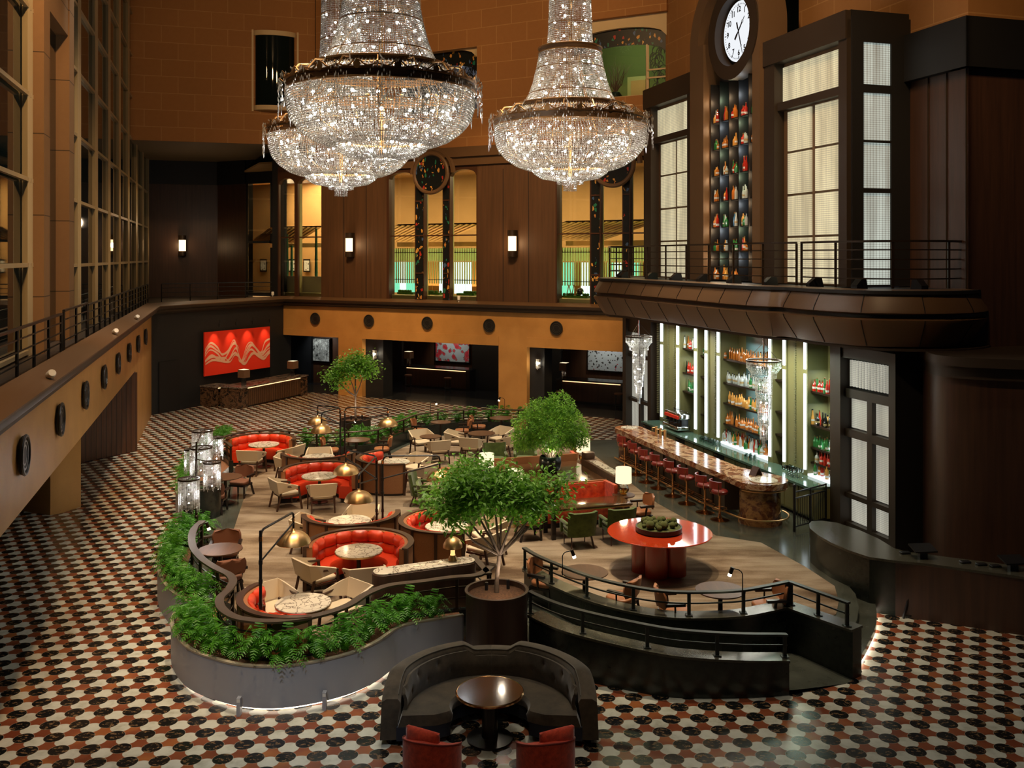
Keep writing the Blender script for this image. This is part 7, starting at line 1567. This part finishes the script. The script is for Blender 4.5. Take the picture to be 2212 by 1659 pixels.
def tree(name, lab, cat, loc, blobs, z_soil, fork, nleaf, L, W_, leafm, seed, trunk_r=.055, lean=(0, 0), fine=False):
    random.seed(seed); t = thing(name, lab, cat, loc); br = MB(); lf = MB(); fk = Vector((lean[0], lean[1], fork))
    br.tube([Vector((0, 0, z_soil)), Vector((lean[0]*.3-.01, 0, z_soil+(fork-z_soil)*.4)), fk], [trunk_r, trunk_r*.8, trunk_r*.75], 8)
    tot = sum(b[3]*b[4]*b[5] for b in blobs)
    for (cx, cy, cz, rx, ry, rz_) in blobs:
        c = Vector((cx, cy, cz)); mid = fk.lerp(c, .5)+Vector((random.uniform(-.05, .05), random.uniform(-.05, .05), -.10)); br.tube([fk, mid, c-Vector((0, 0, rz_*.3))], [trunk_r*.55, trunk_r*.38, trunk_r*.25], 6)
        share = (rx*ry*rz_/tot); nt = max(4, int(share*(150 if not fine else 240)))
        for k in range(nt):
            v = Vector((random.gauss(0, 1), random.gauss(0, 1), random.gauss(0, 1))).normalized()*random.uniform(.55, 1.0)
            q = c+Vector((v.x*rx, v.y*ry, v.z*rz_)); m2 = c.lerp(q, .5)+Vector((0, 0, -.05)); br.tube([c-Vector((0, 0, rz_*.3)), m2, q], [trunk_r*.2, trunk_r*.12, .004], 4)
            for j in range(max(3, int(nleaf*share/nt))):
                d = Vector((random.gauss(0, 1), random.gauss(0, 1), random.gauss(.0, .55))); sp = (.17 if not fine else .14); p = q+Vector((random.gauss(0, sp), random.gauss(0, sp), random.gauss(0, sp*.6)))
                leafquad(lf, p, d+v*.5, Vector((random.gauss(0, .4), random.gauss(0, .4), 1)), L*random.uniform(.7, 1.25), W_*random.uniform(.8, 1.2))
    part('trunk_and_branches', br, M['bark'], t, smooth=60); part('foliage', lf, leafm, t, smooth=0, fixn=False); return t
def tree_planter(loc, lab, r_=.56, h=1.30):
    t = thing('tree_planter', lab, 'planter', loc, 0, 'walnut tree planters'); g = MB(); g.lathe([(0, 0), (r_-.02, 0), (r_-.02, h), (r_-.05, h), (r_-.05, h-.08), (0, h-.08)], 48); part('drum', g, M['plantwood'], t); g = MB(); g.lathe([(r_-.05, h-.01), (r_+.0, h-.01), (r_+.0, h+.02), (r_-.05, h+.02), (r_-.05, h-.01)], 48); part('rim', g, M['walnutframe'], t)
    g = MB(); g.lathe([(0, h-.03), (r_*.5, h-.04), (r_-.05, h-.07)], 32); part('bark_mulch', g, M['soil'], t)
    g = MB(); g.cyl(-.18, .12, h-.05, h+.10, .03, None, 8); part('uplight', g, M['black'], t); g = MB(); g.cyl(.2, .2, h-.05, h+.12, .03, None, 8); part('uplight', g, M['black'], t); return t
TX, TY = -.27, 16.65
tree_planter((TX, TY, 0), 'large round walnut tree planter in front of the lounge, between the railings')
tree('lounge_tree', 'small leafy tree with forked trunk in the front walnut planter', 'tree', (TX, TY, 0), [(-.72, .1, 2.86, .45, .5, .30), (-.35, -.2, 3.12, .45, .5, .30), (.05, .2, 3.02, .45, .5, .28), (-.55, .5, 3.18, .35, .4, .26), (.38, -.1, 2.95, .42, .5, .28), (.85, .1, 2.95, .42, .45, .30), (.62, .2, 2.62, .25, .3, .16), (-.15, .3, 3.35, .35, .35, .2), (-.75, -.2, 2.62, .3, .3, .14), (1.1, 0, 3.15, .25, .25, .16)], 1.24, 1.92, 6800, .125, .054, M['leaf1'], 5, .05, (.05, 0))
tree_planter((-5.62, 34.1, 0), 'round walnut tree planter outside the rear railing', .56, 1.32)
tree('lobby_tree', 'small bright green tree outside the rear railing, in front of the lobby pier', 'tree', (-5.62, 34.1, 0), [(.0, 0, 3.30, .50, .5, .30), (.30, .1, 3.10, .38, .4, .26), (-.30, 0, 3.10, .42, .4, .26), (-.75, 0, 2.85, .40, .4, .20), (-.5, 0, 2.55, .25, .3, .12), (.05, .1, 3.55, .3, .3, .16)], 1.26, 2.15, 3600, .12, .06, M['leaf2'], 8, .045, (.0, 0))
BX, BY = 1.05, 26.1
t = thing('bush_pot', 'dark round pot holding the big bush on the island', 'pot', (BX, BY, PLAT+.012+.852)); g = MB(); g.lathe([(0, 0), (.20, 0), (.28, .12), (.31, .28), (.29, .44), (.26, .46), (.26, .38), (0, .38)], 36); part('pot_body', g, M['pot'], t, smooth=60)
random.seed(12); t = thing('potted_bush', 'big dense bright green bush with many pale stems in the dark pot', 'bush', (BX, BY, PLAT+.864+.38)); g = MB()
for k in range(34):
    a = random.uniform(0, 2*PI); r_ = random.uniform(.2, .75); g.tube([(.12*math.cos(a)*random.random(), .12*math.sin(a)*random.random(), 0), (.45*r_*math.cos(a), .45*r_*math.sin(a), .30), (r_*math.cos(a), r_*math.sin(a), random.uniform(.5, .9))], [.014, .010, .006], 5)
part('stems', g, M['stem'], t); g = MB()
bl = [(0, 0, .95, .72, .7, .62), (-.55, 0, .80, .50, .5, .48), (.55, 0, .85, .50, .5, .52), (.1, -.35, .75, .6, .45, .5), (-.25, .3, 1.25, .45, .4, .35), (.25, .1, 1.45, .45, .4, .35), (-.75, 0, .55, .3, .35, .3), (.78, 0, .6, .3, .35, .3)]
for cx, cy, cz, rx, ry, rz_ in bl:
    n = int(16000*(rx*ry*rz_)**.66/sum((b[3]*b[4]*b[5])**.66 for b in bl))
    for k in range(n):
        v = Vector((random.gauss(0, 1), random.gauss(0, 1), random.gauss(0, 1))).normalized(); rr_ = random.uniform(.62, 1.08)*(1+.10*math.sin(9*v.x+7*v.z)); p = Vector((cx+v.x*rx*rr_, cy+v.y*ry*rr_, cz+v.z*rz_*rr_))
        leafquad(g, p, v+Vector((random.gauss(0, .8), random.gauss(0, .8), random.gauss(0, .5))), Vector((random.gauss(0, .5), random.gauss(0, .5), 1)), random.uniform(.05, .085), random.uniform(.028, .042))
part('foliage', g, M['leaf2'], t, smooth=0, fixn=False)
light('bush_uplight', 'POINT', (BX+.02, BY-.15, PLAT+1.55), 16, (1, .93, .8), .05)
light('mulch_fill', 'POINT', (TX+.1, TY-.3, 1.75), 7, (1, .85, .65), .04); light('mulch_fill', 'POINT', (-5.6, 33.8, 1.8), 6, (1, .85, .65), .04)  # point lights added above the soil to brighten the mulch, no fitting there
for x, y, z, e in ((TX+.2, TY-.15, 1.5, 20), (TX-.2, TY+.15, 1.5, 14), (-5.5, 33.85, 1.6, 22)): light('tree_uplight', 'SPOT', (x, y, z-.12), e*1.6, (1, .92, .75), .04, spot=R(110), blend=.8).rotation_euler = (PI, 0, 0)
# ---------------------------------------------------------------- the three great crystal chandeliers
random.seed(77)
t = thing('crystal_chandelier', '', 'chandelier')
def net(prof, n, step, b, jitter=.3):
    g = MB(); 
    for i in range(n):
        a = 2*PI*(i+jitter*random.random())/n
        for (r0, z0), (r1, z1) in zip(prof, prof[1:]):
            L = math.hypot(r1-r0, z1-z0); m = max(1, round(L/step))
            for k in range(m):
                f = (k+.5+.2*(random.random()-.5))/m; r_ = r0+(r1-r0)*f; z = z0+(z1-z0)*f; x, y = r_*math.cos(a), r_*math.sin(a); bb = b*random.uniform(.75, 1.25); n0 = len(g.v); h = step*.42
                g.v += [(x, y, z+h), (x+bb, y, z), (x, y+bb, z), (x-bb, y, z), (x, y-bb, z), (x, y, z-h)]
                g.f += [[n0, n0+1, n0+2], [n0, n0+2, n0+3], [n0, n0+3, n0+4], [n0, n0+4, n0+1], [n0+5, n0+2, n0+1], [n0+5, n0+3, n0+2], [n0+5, n0+4, n0+3], [n0+5, n0+1, n0+4]]; g.m += [0]*8
    return g
def cp_(nm, g): return part(nm, g, M['crystal'], t, smooth=0, fixn=False, kind='stuff')
cp_('bead_bowl', net([(1.955, 0), (1.94, -.36), (1.86, -.60), (1.68, -.82)], 225, .052, .021).merge(net([(1.68, -.82), (1.42, -1.0), (1.15, -1.10), (.99, -1.12)], 165, .052, .020)))
cp_('bead_inner_bowl', net([(1.45, -.2), (1.40, -.55), (1.2, -.75)], 90, .065, .018))
cp_('bead_lower_bowl', net([(.99, -1.06), (.95, -1.20), (.75, -1.33), (.36, -1.40)], 100, .05, .017))
cp_('bead_drum', net([(.34, -1.34), (.33, -1.50)], 44, .042, .016)); cp_('bead_drop', net([(.17, -1.42), (.165, -1.68)], 26, .042, .016))
cp_('bead_skirt', net([(1.24, .50), (1.07, .80), (.96, 1.10), (.86, 1.5), (.79, 1.88)], 150, .048, .019)); cp_('bead_column', net([(.60, 1.95), (.56, 2.4), (.53, 3.3), (.53, 4.2)], 84, .05, .018))
cp_('bead_shoulder', net([(1.46, .42), (1.62, .30), (1.92, .10)], 130, .055, .016))
for nm, r_, z0, z1, tk in (('main_band', 1.97, -.02, .15, .03), ('upper_band', 1.47, .38, .50, .03), ('column_band', .81, 1.88, 2.0, .03)):
    g = MB(); g.lathe([(r_-tk, z0), (r_, z0), (r_, z1), (r_-tk, z1), (r_-tk, z0)], 96); part(nm, g, M['bandbronze'], t)
    g = MB()
    for z in (z0, z1): g.tube([((r_+.005)*math.cos(a), (r_+.005)*math.sin(a), z) for a in [2*PI*k/96 for k in range(96)]], .022, 6, closed=True)
    part('gilt_moulding', g, M['gold'], t)
    if r_ > 1:
        g = MB(); nn = 16
        for i in range(nn):
            a0 = 2*PI*i/nn
            for j in range(7):
                a = a0+(j-3)*.034*1.97/r_; c_, s_ = math.cos(a), math.sin(a); zc = (z0+z1)/2
                g.tube([((r_+.012)*c_-s_*.022*math.cos(q), (r_+.012)*s_+c_*.022*math.cos(q), zc+.022*math.sin(q)) for q in [2*PI*k/6 for k in range(6)]], .006, 3, closed=True)
        part('lattice_chain', g, M['gold'], t, kind='stuff')
g = MB(); nn = 16
for i in range(nn):       # scalloped crest with crystal-like bosses over the main band
    a0 = 2*PI*(i+.5)/nn; pts = []
    for k in range(13):
        f = k/12-.5; a = a0+f*2*PI/nn; pts.append((1.985*math.cos(a), 1.985*math.sin(a), .17+.12*math.cos(f*PI*2*.98)**2*(1 if abs(f) < .25 else .35)))
    g.tube(pts, .02, 5)
    c_, s_ = math.cos(a0), math.sin(a0); g.add([(2.0*c_-s_*.07*math.cos(q), 2.0*s_+c_*.07*math.cos(q), .20+.09*math.sin(q)) for q in [2*PI*k/10 for k in range(10)]], [tuple(range(10))])
part('scalloped_crest', g, M['gold'], t)
g = MB()
for i in range(16):
    a = 2*PI*i/16; c_, s_ = math.cos(a), math.sin(a); g.tube([(1.46*c_, 1.46*s_, .45), (1.75*c_, 1.75*s_, .42), (1.98*c_, 1.98*s_, .16), (2.10*c_, 2.10*s_, .26)], .018, 5)
part('brackets', g, M['gold'], t, kind='stuff')
g = MB()
for i in range(16):       # swagged bead chains
    for (ra, za, rb, zb, drop, di, st_) in ((1.46, .55, 2.08, .27, .12, .5, 1), (2.10, .26, 2.10, .26, .38, 1, 1), (2.10, .26, 2.10, .26, .72, .32, 1), (2.12, .26, 2.12, .26, .85, .12, 1)):
        a0 = 2*PI*i/16; a1 = a0+2*PI*di/16; m = 16
        for k in range(m):
            f = (k+.5)/m; a = a0+(a1-a0)*f; r_ = ra+(rb-ra)*f; z = za+(zb-za)*f-drop*4*f*(1-f); x, y = r_*math.cos(a), r_*math.sin(a); b_ = .012; h = .026+drop*.03; n0 = len(g.v)
            g.v += [(x, y, z+h), (x+b_, y, z), (x, y+b_, z), (x-b_, y, z), (x, y-b_, z), (x, y, z-h)]
            g.f += [[n0, n0+1, n0+2], [n0, n0+2, n0+3], [n0, n0+3, n0+4], [n0, n0+4, n0+1], [n0+5, n0+2, n0+1], [n0+5, n0+3, n0+2], [n0+5, n0+4, n0+3], [n0+5, n0+1, n0+4]]; g.m += [0]*8
cp_('bead_swags', g)
g = MB()
for r_, z in ((1.72, -.76), (1.35, -.98), (1.0, -1.04), (1.55, -.35), (.34, -1.34), (1.08, .8), (.88, 1.45), (.57, 2.6), (.55, 3.3)):
    g.lathe([(r_-.02, z), (r_, z), (r_, z+.02), (r_-.02, z+.02), (r_-.02, z)], 64)
for i in range(8):
    a = 2*PI*i/8; c_, s_ = math.cos(a), math.sin(a); g.tube([(.5*c_, .5*s_, 2.0), (.8*c_, .8*s_, 1.2), (1.4*c_, 1.4*s_, .3), (1.7*c_, 1.7*s_, -.2), (1.6*c_, 1.6*s_, -.76), (.9*c_, .9*s_, -1.04)], .014, 4)
part('inner_frame', g, M['gold'], t, kind='stuff')
g = MB(); g.cyl(0, 0, -1.3, 4.3, .05, None, 10); g.lathe([(.55, 4.2), (.55, 4.3), (0, 4.35)], 32); g.cyl(0, 0, 4.3, CEIL-10.53, .03, None, 8); part('stem', g, M['gold'], t)
bs_ = MB(); bs_.sphere((0, 0, 0), .034, 8, 6); BSM = mesh('bulb', bs_, M['chbulb'], 60)
for n_, r_, z, ph in ((20, 1.62, -.22, 0), (16, 1.45, -.52, .1), (12, 1.18, -.82, .2), (10, .78, -1.12, 0), (5, .26, -1.28, 0), (10, 1.02, .68, 0), (8, .82, 1.15, .3), (6, .64, 1.62, 0), (5, .42, 2.25, .2), (4, .42, 2.75, .6), (4, .42, 3.25, .1)):
    for k in range(n_): a = 2*PI*(k+ph)/n_; o = link('bulb', BSM, t); o.location = (r_*math.cos(a), r_*math.sin(a), z+random.uniform(-.05, .05))
CH = Proto(t)
CHS = ((-2.74, 19.9, 10.60, .1, 'largest crystal chandelier, nearest, hanging at the upper left of centre'), (1.50, 24.5, 10.52, .25, 'right crystal chandelier hanging alone in front of the upper windows'), (-4.72, 26.2, 10.50, .4, 'rear left crystal chandelier, mostly hidden behind the nearest one'))
for x, y, z, rz, lab in CHS:
    CH.put((x, y, z), rz, lab, 'great crystal chandeliers')
    for k in range(8): a = 2*PI*k/8; light('chandelier_light', 'POINT', (x+1.5*math.cos(a), y+1.5*math.sin(a), z-.40), CHE*.16, (1, .94, .85), .04)
    for k in range(4): a = 2*PI*(k+.3)/4; light('chandelier_light', 'POINT', (x+.75*math.cos(a), y+.75*math.sin(a), z-.92), CHE*.10, (1, .94, .85), .04)
    for zz, e in ((-1.25, .05), (.4, .35), (1.0, .34), (1.6, .28), (2.3, .22), (3.0, .22), (3.7, .2)): light('chandelier_light', 'POINT', (x, y, z+zz), CHE*e, (1, .94, .85), .04)
